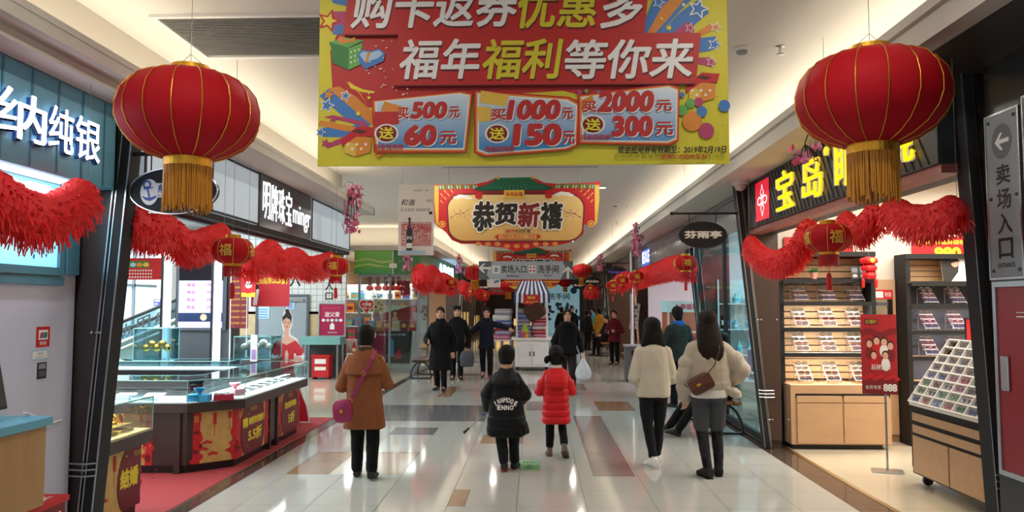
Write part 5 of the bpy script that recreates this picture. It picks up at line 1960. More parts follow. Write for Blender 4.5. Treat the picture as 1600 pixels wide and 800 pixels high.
def festive_poster(parent, o, u, W_, H_, texts, circ=None, seed=0):
 """gold and red printed skirt of a counter, in world coordinates on plane o,u"""
 pl = parent.location
 s = Sheet('x', '', '', o, u, MZ, W_, H_, None, parent=parent, shift=Vector(o) - pl)
 s.rect(0, 0, W_, H_, M_posterg)
 rnd = random.Random(seed)
 for x0, x1 in ((0, W_ * .16), (W_ * .88, W_)):
  s.rect(x0, 0, x1, H_, M_postr)
  for i in range(14):
   s.ell(rnd.uniform(x0, x1), rnd.uniform(.02, H_ * .6), rnd.uniform(.02, .045), rnd.uniform(.02, .04), random.Random(i + seed).choice((M_red, M_postr, M_dred)), n=10)
 for i in range(4):
  cx_, cy_ = rnd.uniform(.2, .85) * W_, rnd.uniform(.15, .5) * H_
  for dx in (-.03, 0, .03):
   s.ell(cx_ + dx, cy_ + (0 if dx else .012), .025, .013, M_red, n=10)
 for i in range(3):
  x = W_ * (.10 + .34 * i)
  s.rect(x, H_ - .04 - .05 * (i % 2 + 1), x + .035, H_ - .02, M_red)
  s.rect(x + .012, H_ - .22 - .04 * (i % 2), x + .018, H_ - .1, M_red)
 s.text('囍', W_ * .02, H_ * .80, W_ * .12, H_ * .94, M_goldp)
 if circ:
  cx_, cy_, r_ = circ
  pts = [(min(max(cx_ + r_ * cos(2 * pi * k / 40), .001), W_ - .001), min(max(cy_ + r_ * 1.05 * sin(2 * pi * k / 40), .001), H_ - .001)) for k in range(40)]
  s.poly(pts, M_postm)
  for i in range(10):
   a = rnd.uniform(0, 6.28)
   q = rnd.uniform(.5, .9)
   s.ell(cx_ + r_ * q * cos(a), min(max(.02, cy_ + r_ * q * sin(a)), H_ - .02), .012, .008, random.Random(i).choice((M_red, M_goldp)), n=8)
  s.text('欢庆佳节', cx_ - .10, min(cy_ + r_ * .72, H_ - .08), cx_ + .10, min(cy_ + r_ * .72, H_ - .08) + .05, M_goldp)
 for tx, x0, y0_, x1, y1_, b in texts:
  s.text(tx, x0, y0_, x1, y1_, M_yel, bold=b)
 s.flush('printed_skirt')

pth = [(-5.9, 7.74), (-3.55, 7.80), (-3.12, 8.20), (-3.12, 10.45)]
ct = counter('jewellery_counter', 'long angled glass jewellery counter with festive red and gold skirt and white lit deck', pth, .55, .72, .945, M_deck, M_glass)
po = poly_off([Vector(p) for p in pth], .078)
d12 = (po[2] - po[1]).normalized()
festive_poster(ct, (po[0].x + 1.35, po[0].y + .034, .09), (po[1] - po[0]).to_3d(), .62, .53, [], None, 1)
festive_poster(ct, (po[1].x + d12.x * .06, po[1].y + d12.y * .06, .09), d12.to_3d(), (po[2] - po[1]).length - .06, .53, [], None, 2)
festive_poster(ct, (po[2].x, po[2].y + .0, .09), L_U, .95, .53, [('精', .13, .29, .29, .40, .045), ('美银饰惊爆价', .31, .30, .80, .39, .04), ('5.5折', .30, .12, .72, .26, .04)], (.46, .26, .36), 3)
festive_poster(ct, (po[2].x, 9.52, .09), L_U, .88, .53, [('黄金首饰特卖', .25, .31, .72, .40, .04), ('5折', .40, .11, .66, .25, .04)], (.48, .24, .35), 4)
mb = MB()
for y0_ in (9.2, 9.46):
 mb.box(po[2].x + 5.9 - .03, po[2].x + 5.9 + .02, y0_ - 7.74, y0_ - 7.74 + .04, 0, .62)
mb.box(po[1].x + 5.9 - .12, po[1].x + 5.9 - .06, po[1].y - 7.74 - .03, po[1].y - 7.74 + .04, 0, .62)
mb.build('post', M_cbrown, ct)
ct2 = counter('jewellery_counter', 'near glass counter corner full of gold jewellery beside the leaning column', [(-3.24, 5.62), (-3.24, 6.45)], .58, .68, .95, mat('case_deck_gold', '#cfae6c', 0.6, emit=0.12, vary=0.2), M_glass, inset=.06)  # gold deck also glows faintly in place of case light
festive_poster(ct2, (-3.2985, 5.66, .09), L_U, .74, .48, [('结婚', .42, .17, .70, .33, .05)], (.72, .22, .33), 5)
ct3 = counter('jewellery_counter', 'inner glass counter at the back of the jewellery shop, dark band along its front', [(-6.6, 9.85), (-3.98, 9.9)], .42, .88, .985, M_deck, M_glassb)
for o in ct3.children:
 if o.name.startswith('base'):
  o.data.materials[0] = M_black
mb = MB()
mb.box(0, 2.6, .0, .02, .72, .87)
mb.build('front_band', M_black, ct3)
for k in range(5):
 mb = MB()
 mb.ball((.35 + .5 * k, -.004, .80), .02, 10, m=6)
 mb.build('knob', M_steel, ct3, smooth=True)

# what lies in the cases
M_silver = mat('silver', '#d9dde0', 0.2, metal=1.0)
M_gold2 = mat('gold_jewellery', '#e0a93a', 0.25, metal=1.0, vary=0.15)
M_velvet = mat('velvet_white', '#e9edf0', 0.8)

def jewel_tray(loc, rz, label, m=None, jm=None, n=4):
 t = thing('jewellery_tray', label, 'jewellery tray', loc, rz, 'display trays in the glass counters')
 mb = MB()
 mb.prism([(-.10, -.08, 0), (.10, -.08, 0), (.10, .08, 0), (-.10, .08, 0)], (0, 0, .02))
 mb.prism([(-.095, -.07, .02), (.095, -.07, .02), (.095, .07, .05), (-.095, .07, .05)], (0, .0, .012))
 mb.build('cushion', m or M_velvet, t, bevel=.004)
 for i in range(n):
  mb = MB()
  cx_ = -.075 + .15 * i / (n - 1)
  mb.tube([(cx_ + .016 * cos(a), -.0 + .045 * sin(a), .05 + .01 * sin(a)) for a in [2 * pi * k / 12 for k in range(13)]], .004, 5)
  mb.build('necklace', jm or M_silver, t, smooth=True)
 return t

first = None
spots = [(-4.9 + .3 * i, 7.98 + .007 * i, 0, 'front stretch') for i in range(4)] + [(-3.37, 8.65 + .26 * i, -pi / 2, 'walkway stretch') for i in range(7)]
for i, (x, y, rz, wh) in enumerate(spots):
 ordn = ['first', 'second', 'third', 'fourth', 'fifth', 'sixth', 'seventh']
 k = i if i < 4 else i - 4
 lab = '%s tray of silver necklaces from the %s in the %s' % (ordn[k], 'dark column' if i < 4 else 'angled corner', wh)
 if first is None:
  first = jewel_tray((x, y, .742), rz, lab)
 else:
  dup(first, (x, y, .742), rz, lab)
fg = None
for i in range(6):
 x, y = -3.42 - .22 * (i % 2), 5.78 + .24 * (i // 2)
 lab = 'gold chain tray, %s of the row %s, near counter' % (('near end', 'middle', 'far end')[i // 2], 'by the glass' if i % 2 == 0 else 'behind')
 if fg is None:
  fg = jewel_tray((x, y, .70), -pi / 2, lab, mat('velvet_gold', '#d2b06a', 0.8), M_gold2, 5)
 else:
  dup(fg, (x, y, .70), -pi / 2, lab)
rnd = random.Random(8)
mb = MB()
for i in range(60):
 c = Vector((rnd.uniform(-.12, .12), rnd.uniform(-.3, .3), rnd.uniform(.02, .07)))
 r_ = rnd.uniform(.018, .035)
 ax = Vector((rnd.uniform(-1, 1), rnd.uniform(-1, 1), rnd.uniform(-.4, 1))).normalized()
 e1 = ax.orthogonal().normalized()
 e2 = ax.cross(e1)
 mb.tube([c + e1 * r_ * cos(2 * pi * k / 10) + e2 * r_ * sin(2 * pi * k / 10) for k in range(11)], .004, 5)
o = mb.build('gold_bangle_heap', M_gold2, None, smooth=True, loc=(-3.53, 6.05, .745))
tag(o, 'glittering heap of gold bangles on the trays of the near counter', 'gold jewellery', kind='stuff')

def gift_box(loc, rz, sx_, sy_, sz_, m, label, deco):
 t = thing('jewellery_box', label, 'jewellery box', loc, rz)
 mb = MB()
 mb.box(-sx_, sx_, -sy_, sy_, 0, sz_)
 mb.build('box_body', m, t, bevel=.004)
 if deco == 'stand':
  mb = MB()
  mb.lathe([(.02, sz_), (.015, sz_ + .02), (.045, sz_ + .035), (.06, sz_ + .065), (.055, sz_ + .065), (.03, sz_ + .04)], 16)
  mb.build('bowl_stand', m, t, smooth=True)
 else:
  mb = MB()
  mb.box(-sx_ * .9, sx_ * .9, -sy_ * .9, sy_ * .9, sz_, sz_ + .006)
  mb.build('lining', M_dred, t)
  for i in range(4):
   mb = MB()
   mb.lathe([(.028, sz_ + .006), (.03, sz_ + .014), (.012, sz_ + .02)], 12, ((-.05 + .034 * i) * 1.6, .02 * (-1) ** i, 0))
   mb.build('brooch', M_velvet, t, smooth=True)
 return t

c = PZ(308, 627, .74)
gift_box((c.x, c.y + .05, .732), .1, .11, .07, .075, mat('box_blue', '#2f9ccb', 0.4), 'bright blue jewellery box with a bowl stand in the counter corner', 'stand')
c = PZ(348, 624, .74)
gift_box((c.x, c.y + .03, .732), .35, .10, .08, .06, mat('box_crimson', '#9e1636', 0.4), 'open crimson jewellery box with pale brooches beside the blue box', 'open')
c = PZ(374, 618, .74)
gift_box((c.x - .07, c.y + .05, .732), 1.3, .09, .07, .075, mat('box_pink', '#d68c96', 0.5), 'pink jewellery box with a bowl stand beside the crimson box', 'stand')

# glass showcases standing on the counters
def showcase(x0, x1, y0, y1, z0, z1, label, fill):
 t = thing('glass_showcase', label, 'glass showcase', (x0, y0, z0))
 mb = MB()
 mb.box(0, x1 - x0, 0, .005, 0, z1 - z0)
 mb.box(0, x1 - x0, y1 - y0 - .005, y1 - y0, 0, z1 - z0)
 mb.box(0, .005, 0.005, y1 - y0 - .005, 0, z1 - z0)
 mb.box(x1 - x0 - .005, x1 - x0, .005, y1 - y0 - .005, 0, z1 - z0)
 mb.build('glass_wall', M_glassb, t)
 mb = MB()
 for x in (0, x1 - x0):
  for y in (0, y1 - y0):
   mb.tube([(x, y, 0), (x, y, z1 - z0)], .006, 5)
  for z in (0, z1 - z0):
   mb.tube([(x, 0, z), (x, y1 - y0, z)], .006, 5)
 for y in (0, y1 - y0):
  for z in (0, z1 - z0):
   mb.tube([(0, y, z), (x1 - x0, y, z)], .006, 5)
 mb.build('glass_edge', M_glasse, t)
 mb = MB()
 mb.box(.01, x1 - x0 - .01, .01, y1 - y0 - .01, .15, .157)
 mb.build('glass_shelf', M_glassb, t)
 rnd_ = random.Random(int(abs(x0) * 100))
 for i in range(5):
  mb = MB()
  x = .08 + (x1 - x0 - .16) * i / 4
  mb.ball((x, .18, .16 + .05 * (i % 2)), (.06, .05, .05), 10)
  mb.build('ornament', fill, t, smooth=True)
 return t

showcase(-4.15, -3.64, 10.50, 10.95, 0.98, 1.29, 'glass showcase at the end of the long jewellery counter before the cardboard woman', mat('ornament_pale', '#d9c9b0', 0.5))
mb = MB()
mb.box(-4.17, -3.62, 10.48, 10.97, 0.008, .975)
tag(mb.build('showcase_plinth', M_cbrown, bevel=.005), 'dark brown plinth carrying the glass showcase at the counter end', 'plinth')
showcase(-5.25, -4.8, 9.92, 10.25, 1.0, 1.42, 'small glass showcase with gold ornaments on the inner counter by the escalator', M_gold2)
t = thing('lipstick_display', 'slim white advertising stand with lilac print on the showcase counter', 'display stand', (-3.83, 10.40, .96))
mb = MB()
mb.box(-.045, .045, -.02, .02, 0, .36)
mb.build('card_body', M_wprint, t)
mb = MB()
mb.box(-.03, .03, -.024, -.02, .03, .16)
mb.build('print', mat('print_lilac', '#a98bc4', 0.5, vary=0.3), t)

# black media pillar with light tubes
t = thing('media_pillar', 'black display pillar with a lilac price screen', 'display pillar', (-4.94, 11.3, 0.008))
mb = MB()
mb.box(-.42, .42, 0, .35, 0, 1.36)
mb.build('lower_panel', M_dgrey, t)
mb = MB()
mb.box(-.42, .42, 0, .35, 1.36, 2.55)
mb.build('upper_case', M_black, t)
mb = MB()
mb.box(-.40, .36, -.03, 0, 1.33, 2.42)
mb.build('screen_bezel', M_dgrey, t, bevel=.01)
s = Sheet('x', '', '', (0, 0, 0), MX, MZ, .1, .1, None, parent=t, shift=(-.36, -.031, 1.38))
s.rect(0, 0, .66, .98, mat('screen_black', '#0c0d16', 0.15, vary=0.2))
s.rect(0, .0, .66, .70, mat('screen_lilac', '#b3b2ea', 0.3, emit=0.9, vary=0.03))
for k in range(4):
 s.rect(0, .26 + k * .12, .66, .262 + k * .12, M_wprint)
 s.text('黄金', .12, .28 + k * .11, .25, .33 + k * .11, M_pink, bold=.01)
 s.text('299元', .42, .28 + k * .11, .56, .33 + k * .11, M_pink, bold=.01)
s.rect(0, .09, .66, .22, mat('screen_navy', '#1e2f55', 0.3, emit=0.5))
s.ell(.38, .155, .05, .05, mat('screen_peach', '#e8b08c', 0.3, emit=0.7))
s.flush('screen')
for x, lab in ((-5.43, 'tall white light tube beside the escalator edge of the media pillar'), (-4.68, 'tall white light tube over the price screen edge of the media pillar')):
 tt = thing('light_tube', lab, 'light tube', (x, 11.18, 0.008))
 mb = MB()
 mb.box(-.05, .05, -.03, .03, .9, 2.62)
 mb.build('tube', mat('tube_lit', '#e8f3fb', 0.4, emit=1.3, vary=0.02), tt, bevel=.01)
 mb = MB()
 mb.box(-.06, .06, -.035, .035, 0, .9)
 mb.build('foot', M_whitepl, tt)
 mb = MB()
 mb.box(-.085, -.06, -.035, .035, 0, 2.62)
 mb.build('backing_strip', M_black, tt)

# hanging red price sheets
s = Sheet('price_list', 'narrow hanging maroon price list with gold lines behind the small lantern', 'price list', PY(357, 513, 10.9), MX, MZ, .28, .82, M_postm, .004)
for k in range(9):
 s.text('银饰品特卖惊爆价', .02, .06 + k * .085, .16, .09 + k * .085, M_goldp)
 s.text('100元', .18, .06 + k * .085, .26, .09 + k * .085, M_goldp)
s.flush('lettering')
A = s.root.location.copy()
for x in (.02, .26):
 mb = MB()
 mb.tube([(x, 0, .82), (x, 0, 3.3 - A.z)], .003, 4)
 mb.build('hanging_wire', M_wire, s.root)
for x in (.02, .26):
 mb = MB()
 mb.tube([(x, .01, -(A.z)), (x, .01, .8)], .012, 6)
 mb.build('stand_pole', M_whitepl, s.root)
A = PY(392, 479, 11.2)
s = Sheet('hanging_price_banner', 'red hanging banner with yellow discount text above the grey door', 'banner', A, MX, MZ, .57, .53, M_postr, .004)
s.text('全场银饰', .07, .33, .30, .43, M_yel, bold=.02)
s.text('5.5折', .31, .33, .55, .47, M_yel, bold=.05)
s.ell(.18, .16, .09, .08, M_red)
s.poly([(.03, .02), (.09, .02), (.12, .25), (.05, .28)], M_wprint)
s.ell(.08, .29, .03, .04, M_kprint)
s.flush('artwork')
for x in (.05, .52):
 mb = MB()
 mb.tube([(x, 0, .53), (x, 0, 3.3 - A.z)], .003, 4)
 mb.build('hanging_wire', M_wire, s.root)
A = PY(377, 464, 10.7)
s = Sheet('hanging_red_packet', 'small red and gold lucky packet with a white face hanging by the price list', 'lucky packet', A, MX, MZ, .20, .36, M_red, .02)
s.ell(.10, .17, .05, .05, M_wprint)
s.ell(.085, .18, .012, .012, M_kprint, n=8)
s.ell(.115, .18, .012, .012, M_kprint, n=8)
s.rect(0, .0, .2, .06, M_yel)
s.rect(.04, .27, .16, .31, M_goldp)
s.poly([(.06, .05), (.14, .05), (.10, .13)], M_red)
s.flush('artwork')
mb = MB()
mb.tube([(.1, -.01, .36), (.1, -.01, 3.3 - A.z)], .003, 4)
mb.build('hanging_wire', M_wire, s.root)

# cardboard woman in a red dress
Yc = 11.25
A = PY(447, 560, Yc)
s = Sheet('cardboard_standee', 'life-size cardboard woman in a red off-shoulder dress with folded hands', 'standee', (A.x, Yc, 0.008), MX, MZ, .5, 1.66, M_wprint, .008,
    outline=[(-.14, 0), (.37, 0), (.34, .22), (.22, .5), (.16, .72), (.17, .80), (.25, .86), (.27, .98), (.20, 1.10), (.16, 1.22), (.06, 1.28), (.05, 1.34), (.085, 1.42), (.09, 1.52), (.06, 1.60), (.02, 1.67), (-.04, 1.66), (-.06, 1.56), (-.075, 1.44), (-.055, 1.36), (-.04, 1.28), (-.12, 1.23), (-.24, 1.12), (-.26, .98), (-.22, .84), (-.16, .82), (-.14, .7), (-.17, .5), (-.16, .2)])
sk = mat('print_skin', '#d9a58c', 0.5)
s.poly([(-.13, .02), (.35, .02), (.31, .24), (.20, .5), (.12, .74), (.13, .95), (-.12, .95), (-.11, .74), (-.14, .5), (-.14, .2)], M_red)
s.poly([(-.20, .85), (-.02, .92), (.0, .97), (-.03, .99), (-.21, .95), (-.235, .90)], sk)
s.poly([(.22, .86), (.02, .92), (.0, .97), (.03, .99), (.22, .96), (.25, .90)], sk)
s.poly([(-.12, 1.20), (-.035, 1.26), (-.03, 1.36), (.035, 1.36), (.035, 1.26), (.13, 1.21), (.10, 1.12), (-.10, 1.12)], sk)
s.poly([(-.23, 1.11), (-.13, 1.20), (0, 1.13), (.14, 1.20), (.25, 1.06), (.24, .98), (.16, .97), (.12, 1.02), (.11, .92), (-.11, .92), (-.12, 1.0), (-.16, .97), (-.24, 1.0)], M_red)
s.poly([(-.015, .90), (.03, .90), (.035, 1.0), (.012, 1.06), (-.012, 1.04), (-.02, .97)], sk)
s.ell(.005, 1.44, .058, .085, sk)
s.poly([(-.06, 1.43), (-.065, 1.54), (-.02, 1.60), (-.03, 1.65), (.02, 1.66), (.05, 1.60), (.075, 1.54), (.07, 1.43), (.05, 1.50), (.0, 1.53), (-.045, 1.50)], M_kprint)
for x in (-.02, .03):
 s.ell(x, 1.46, .012, .006, M_kprint, n=8)
s.ell(.006, 1.40, .016, .008, M_red, n=8)
s.flush('artwork')
mb = MB()
mb.prism([(-.02, .01, 0), (-.02, .22, 0), (-.02, .01, .7)], (.04, 0, 0))
mb.build('rear_strut', M_wprint, s.root)

# ------------------------------------------------------------------ escalator hall
t = thing('service_door', 'plain grey metal service door in the white tiled wall', 'door', (-6.1, 18.28, 0))
mb = MB()
mb.box(-.55, .62, -.01, .01, 0, 1.92)
mb.build('leaf', mat('door_grey', '#8b959a', 0.4), t)
mb = MB()
mb.box(-.61, -.55, -.03, .01, 0, 1.97)
mb.box(.62, .68, -.03, .01, 0, 1.97)
mb.box(-.55, .62, -.03, .01, 1.92, 1.97)
mb.build('frame', M_dgrey, t)
mb = MB()
mb.tube([(-.45, -.015, .98), (-.45, -.06, .98), (-.33, -.06, .98)], .012, 6)
mb.build('handle', M_steel, t)
mb = MB()
mb.box(.2, .55, -.05, -.01, 1.80, 1.86)
mb.build('closer', M_steel, t)
for a, b, lab, px in ((.32, .30, 'pale blue printed notice on the upper hinge half of the grey door', 400), (.20, .16, 'small blue notice near the top of the grey door', 447)):
 A = PY(px, 498 if px == 400 else 483, 18.26)
 s = Sheet('door_notice', lab, 'notice', A, MX, MZ, a, b, M_blue2, .002)
 for k in range(4):
  s.rect(.03, .03 + k * b * .2, a - .04, .03 + k * b * .2 + .02, M_blue)
 s.flush('print')
s = Sheet('framed_poster', 'crimson poster in a silver frame on the white tiled wall', 'poster', PY(499, 524, 18.26), MX, MZ, .60, .74, mat('poster_crimson', '#a31344', 0.35, vary=0.12, scale=3), .01, border=(.03, M_steel, .015))
s.rect(.002, .002, .598, .738, MATS['poster_crimson'])
s.text('送父爱', .12, .44, .48, .56, M_wprint, bold=.02)
s.text('福禄寿喜', .08, .62, .5, .68, M_pink, bold=.01)
for k in range(5):
 s.ell(.09 + k * .105, .36, .04, .035, (M_wprint, M_blue2)[k % 2])
s.rect(.25, .14, .36, .26, M_wprint)
s.ell(.305, .27, .03, .03, M_wprint)
s.text('活动时间', .2, .05, .42, .09, M_wprint)
s.flush('artwork')
t = thing('wall_characters', 'large black entrance characters on the white tiled wall', 'wall lettering', (0, 18.295, 0))
s = Sheet('x', '', '', (0, 18.295, 0), MX, MZ, .1, .1, None, parent=t)
for ch, x0, y0_, x1, y1_ in (('入', 452, 448, 470, 424), ('人', 508, 454, 521, 436), ('口', 508, 469, 520, 457)):
 A, B = PY(x0, y0_, 18.295), PY(x1, y1_, 18.295)
 s.text(ch, A.x, A.z, B.x, B.z, M_kprint, bold=.02)
 s.flush('character')
t = thing('side_table', 'teal topped table with steel legs against the dark dado', 'table', (-4.98, 17.95, 0))
mb = MB()
mb.box(-.47, .47, -.28, .28, .80, .98)
mb.build('table_top', mat('teal_laminate', '#6fa5a0', 0.4), t, bevel=.005)
for x in (-.40, .40):
 for y in (-.24, .24):
  mb = MB()
  mb.tube([(x, y, 0), (x, y, .80)], .025, 8)
  mb.build('leg', M_steel, t, smooth=True)
t = thing('suggestion_box', 'red lidded suggestion box under the teal table', 'box', (-4.98, 17.9, 0))
mb = MB()
mb.box(-.20, .20, -.17, .17, .05, .52)
mb.build('box_body', M_red, t, bevel=.006)
mb = MB()
mb.box(-.215, .215, -.185, .185, .52, .56)
mb.build('lid', M_red, t, bevel=.004)
mb = MB()
mb.box(-.13, .13, -.176, -.17, .36, .47)
mb.box(-.13, .13, -.176, -.17, .21, .29)
mb.build('paper_label', M_wprint, t)
for x in (-.17, .17):
 mb = MB()
 mb.box(x - .02, x + .02, -.15, .15, 0, .05)
 mb.build('foot', M_dred, t)
t = thing('escalator', 'rising escalator with glass balustrades and large characters behind the jewellery shop', 'escalator', (-10.0, 15.6, 0))
sl = .41
L = 2.9
mb = MB()
mb.prism([(0, .05, 0), (L, .05, 0), (L, .05, .62 + sl * L - .25), (0, .05, .30)], (0, 1.1, 0))
mb.build('truss', mat('escalator_cladding', '#7ea5a8', 0.25, metal=0.4), t)
for y in (0.06, 1.12):
 mb = MB()
 mb.prism([(0, y, .36), (L, y, .36 + sl * L), (L, y, .74 + sl * L), (0, y, .74)], (0, .012, 0))
 mb.build('balustrade_glass', M_glassb, t)
 mb = MB()
 mb.tube([(0, y + .006, .77), (L, y + .006, .77 + sl * L)], .035, 8)
 mb.build('handrail', M_black, t)
 mb = MB()
 mb.tube([(0, y - .02, .36), (L, y - .02, .36 + sl * L)], .03, 6)
 mb.tube([(0, y - .04, .22), (L, y - .04, .22 + sl * L)], .025, 6)
 mb.build('skirt_rail', M_steel, t)
mb = MB()
for k in range(10):
 mb.box(.28 * k, .28 * k + .28, .09, 1.1, .2 + .28 * k * sl, .33 + .28 * k * sl)
mb.build('tread', M_dgrey, t)
s = Sheet('x', '', '', (0, 0, 0), (1, 0, sl), MZ, .1, .1, None, parent=t, shift=(0, .055, 0))
for k, ch in enumerate('动移动用户会'):
 s.text(ch, .55 + .44 * k, .42 + .0, .90 + .44 * k, .70, M_dgrey, bold=.02)
 s.flush('character')
for px, py, h_, lab, m in ((240, 478, .16, 'purple notice on the white hall column', mat('print_purple', '#4a3a8c', 0.5)), (240, 503, .18, 'round no-entry notice on the white hall column', M_wprint)):
 A = PY(px, py, 17.89)
 s = Sheet('column_notice', lab, 'notice', A, MX, MZ, .17, h_, m, .003)
 if m is M_wprint:
  s.ell(.085, .09, .08, .08, M_red)
  s.ell(.085, .09, .06, .06, M_wprint)
  s.poly([(.04, .13), (.05, .14), (.13, .05), (.12, .04)], M_red)
  s.rect(.06, .07, .11, .11, M_kprint)
 else:
  s.rect(.02, .10, .15, .14, M_blue2)
  s.rect(.02, .03, .10, .06, M_wprint)
 s.flush('print')
A = PY(178, 546, 12.2)
t = thing('arrow_sign', 'round orange arrow sign on a stand by the escalator foot', 'sign', (A.x, 12.2, 0))
mb = MB()
n = 24
mb.prism([(.10 * cos(2 * pi * k / n), 0, A.z + .10 * sin(2 * pi * k / n)) for k in range(n)], (0, .02, 0))
mb.build('disc', M_orange, t)
mb = MB()
mb.prism([(-.06, -.002, A.z - .012), (.01, -.002, A.z - .012), (.01, -.002, A.z - .05), (.065, -.002, A.z), (.01, -.002, A.z + .05), (.01, -.002, A.z + .012), (-.06, -.002, A.z + .012)], (0, .002, 0))
mb.build('arrow', M_wprint, t)
mb = MB()
mb.tube([(0, .01, 0.02), (0, .01, A.z - .08)], .015, 8)
mb.lathe([(.12, 0), (.12, .015), (.02, .02)], 20, (0, .01, 0))
mb.build('stand', M_steel, t)
# red hanging festival valance in the hall
A = PY(186, 437, 12.6)
s = Sheet('festival_valance', 'red and white festival valance hanging in the escalator hall', 'valance', A, MX, MZ, .72, .36, M_red, .01)
s.rect(.06, .20, .5, .31, M_green)
for k in range(4):
 s.ell(.12 + .11 * k, .25, .05, .035, (M_goldp, M_blue2, M_orange)[k % 3])
for j in range(3):
 for k in range(11):
  s.rect(.08 + k * .045, .03 + j * .055, .105 + k * .045, .055 + j * .055, M_wprint)
s.flush('print')
for x in (.05, .66):
 mb = MB()
 mb.tube([(x, 0, .36), (x, 0, CEIL - A.z)], .003, 4)
 mb.build('hanging_wire', M_wire, s.root)

# ------------------------------------------------------------------ optical shop
M_beech = wood_mat('beech_laminate', '#c7a27e', '#b8916c', (1.5, 6, 6), .4)
M_beechd = wood_mat('slat_wood', '#cfae86', '#b58f68', (1, 6, 10), .45)
M_shelfled = mat('shelf_light', '#fff3df', 0.4, emit=3.0, vary=0)
M_acryl = mat('acrylic_white', '#e9eef2', 0.2, vary=.02)
M_lens = glass_mat('spectacle_lens', '#d7dce2', 0.12)
FR_COL = [M_black, mat('frame_tortoise', '#5a3420', 0.3, vary=.5, scale=60), mat('frame_wine', '#7c2436', 0.3), mat('frame_violet', '#57408a', 0.3), mat('frame_blue', '#2d4f9c', 0.3), M_steel, mat('frame_pink', '#c2728d', 0.3), mat('frame_gold', '#b8954f', 0.3, metal=.8)]

def spectacles(loc, rz, label, m, group, s=1.0, folded=False):
 t = thing('spectacles', label, 'spectacles', loc, rz, group)
 mb = MB()
 for sx_ in (-1, 1):
  pts = [(sx_ * .034 * s + .027 * s * cos(a) * (1 + .08 * cos(2 * a)), 0, .022 * s + .019 * s * sin(a)) for a in [2 * pi * k / 14 for k in range(15)]]
  mb.tube(pts, .0028 * s, 5)
  if folded:
   mb.tube([(sx_ * .061 * s, 0, .028 * s), (sx_ * .062 * s, .008 * s, .026 * s), (-sx_ * .05 * s, (.011 + .003 * sx_) * s, .014 * s)], .003 * s, 5)
   continue
  mb.tube([(sx_ * .061 * s, 0, .028 * s), (sx_ * .068 * s, .01 * s, .028 * s), (sx_ * .066 * s, .10 * s, .026 * s), (sx_ * .062 * s, .13 * s, .012 * s)], .0025 * s, 5)
 mb.tube([(-.009 * s, 0, .026 * s), (0, 0, .031 * s), (.009 * s, 0, .026 * s)], .0028 * s, 5)
 mb.build('frame', m, t, smooth=True)
 if True:
  for sx_ in (-1, 1):
   mb = MB()
   mb.prism([(sx_ * .034 * s + .026 * s * cos(a), .001, .022 * s + .018 * s * sin(a)) for a in [2 * pi * k / 12 for k in range(12)]], (0, -.002, 0))
   mb.build('lens', M_lens if not folded else mat('lens_smoke', '#5a5d62', .1), t)
 return t

SPEC = {}

def place_spec(loc, rz, label, ci, group, s=1.0):
 if (ci, s) not in SPEC:
  SPEC[(ci, s)] = spectacles(loc, rz, label, FR_COL[ci], group, s)
  return SPEC[(ci, s)]
 return dup(SPEC[(ci, s)], loc, rz, label, group)

def eyewear_cabinet(x0, yb, W_, back, label, slats, name='eyewear_cabinet', base=True, shelves=(.80, 1.12, 1.43, 1.75), top=2.33):
 """display cabinet: a broad drawer base, black uprights and lit shelves on a slatted back; root at its lower back corner"""
 t = thing(name, label, 'display cabinet', (x0, yb, 0.0))
 D = .30
 if base:
  mb = MB()
  mb.box(.03, W_ - .03, -.50, -.03, .0, .06)
  mb.build('plinth', M_black, t)
  mb = MB()
  mb.box(0, W_ + .06, -.55, 0, .06, .77)
  mb.build('base_unit', M_beech, t, bevel=.005)
  mb = MB()
  mb.box(.06, W_ + .05, -.556, -.55, .62, .665)
  mb.build('recess', M_black, t)
  hw = (W_ - .02) / 2
  for i in range(2):
   mb = MB()
   mb.box(.07 + i * hw, .05 + (i + 1) * hw, -.568, -.55, .075, .55)
   mb.build('door', M_beech, t, bevel=.003)
   mb = MB()
   mb.box(.07 + i * hw, .05 + (i + 1) * hw, -.568, -.55, .56, .64)
   mb.build('drawer', M_beech, t, bevel=.003)
 for x in (-.03, W_ - .03):
  mb = MB()
  mb.box(x, x + .055, -D, 0, 0.0 if not base else (0 if x < 0 else .77), top)
  mb.build('upright', M_blackm, t)
 mb = MB()
 mb.box(-.03, W_ + .03, -D - .02, 0, top, top + .06)
 mb.build('canopy', M_blackm, t)
 mb = MB()
 if slats:
  z = .80
  k = 0
  while z < top - .06:
   mb.box(.03, W_ - .03, -.035 - .012 * (k % 2), -.006, z, z + .07)
   z += .085
   k += 1
  mb.build('slat_back', M_beechd, t)
 else:
  mb.box(.03, W_ - .03, -.03, -.006, .3, top)
  mb.build('back_panel', back, t)
  mb = MB()
  mb.box(.03, .07, -.06, -.03, .3, top)
  for z in [.35 + .12 * i for i in range(16)]:
   mb.box(.02, .09, -.07, -.03, z, z + .06)
  mb.build('edge_slat', M_beechd, t)
 for z in shelves[1:] + ((top - .28),) if False else [s_ for s_ in shelves if s_ > .9 or not base]:
  mb = MB()
  mb.box(.025, W_ - .028, -D - .06, -.04, z, z + .012)
  mb.build('shelf', M_beech if not slats else M_acryl, t)
  mb = MB()
  mb.box(.0, W_ + .0, -D - .075, -D - .06, z - .03, z + .02)
  mb.build('shelf_edge', M_blackm, t)
  mb = MB()
  mb.box(.05, W_ - .05, -D - .04, -D - .02, z - .016, z - .006)
  mb.build('shelf_lamp', M_shelfled, t)
  area_light('shelf_light', (x0 + W_ / 2, yb - D + .01, z - .02), W_ - .15, .05, 8.0, (1, .92, .78), (0, 0, 0))
 return t

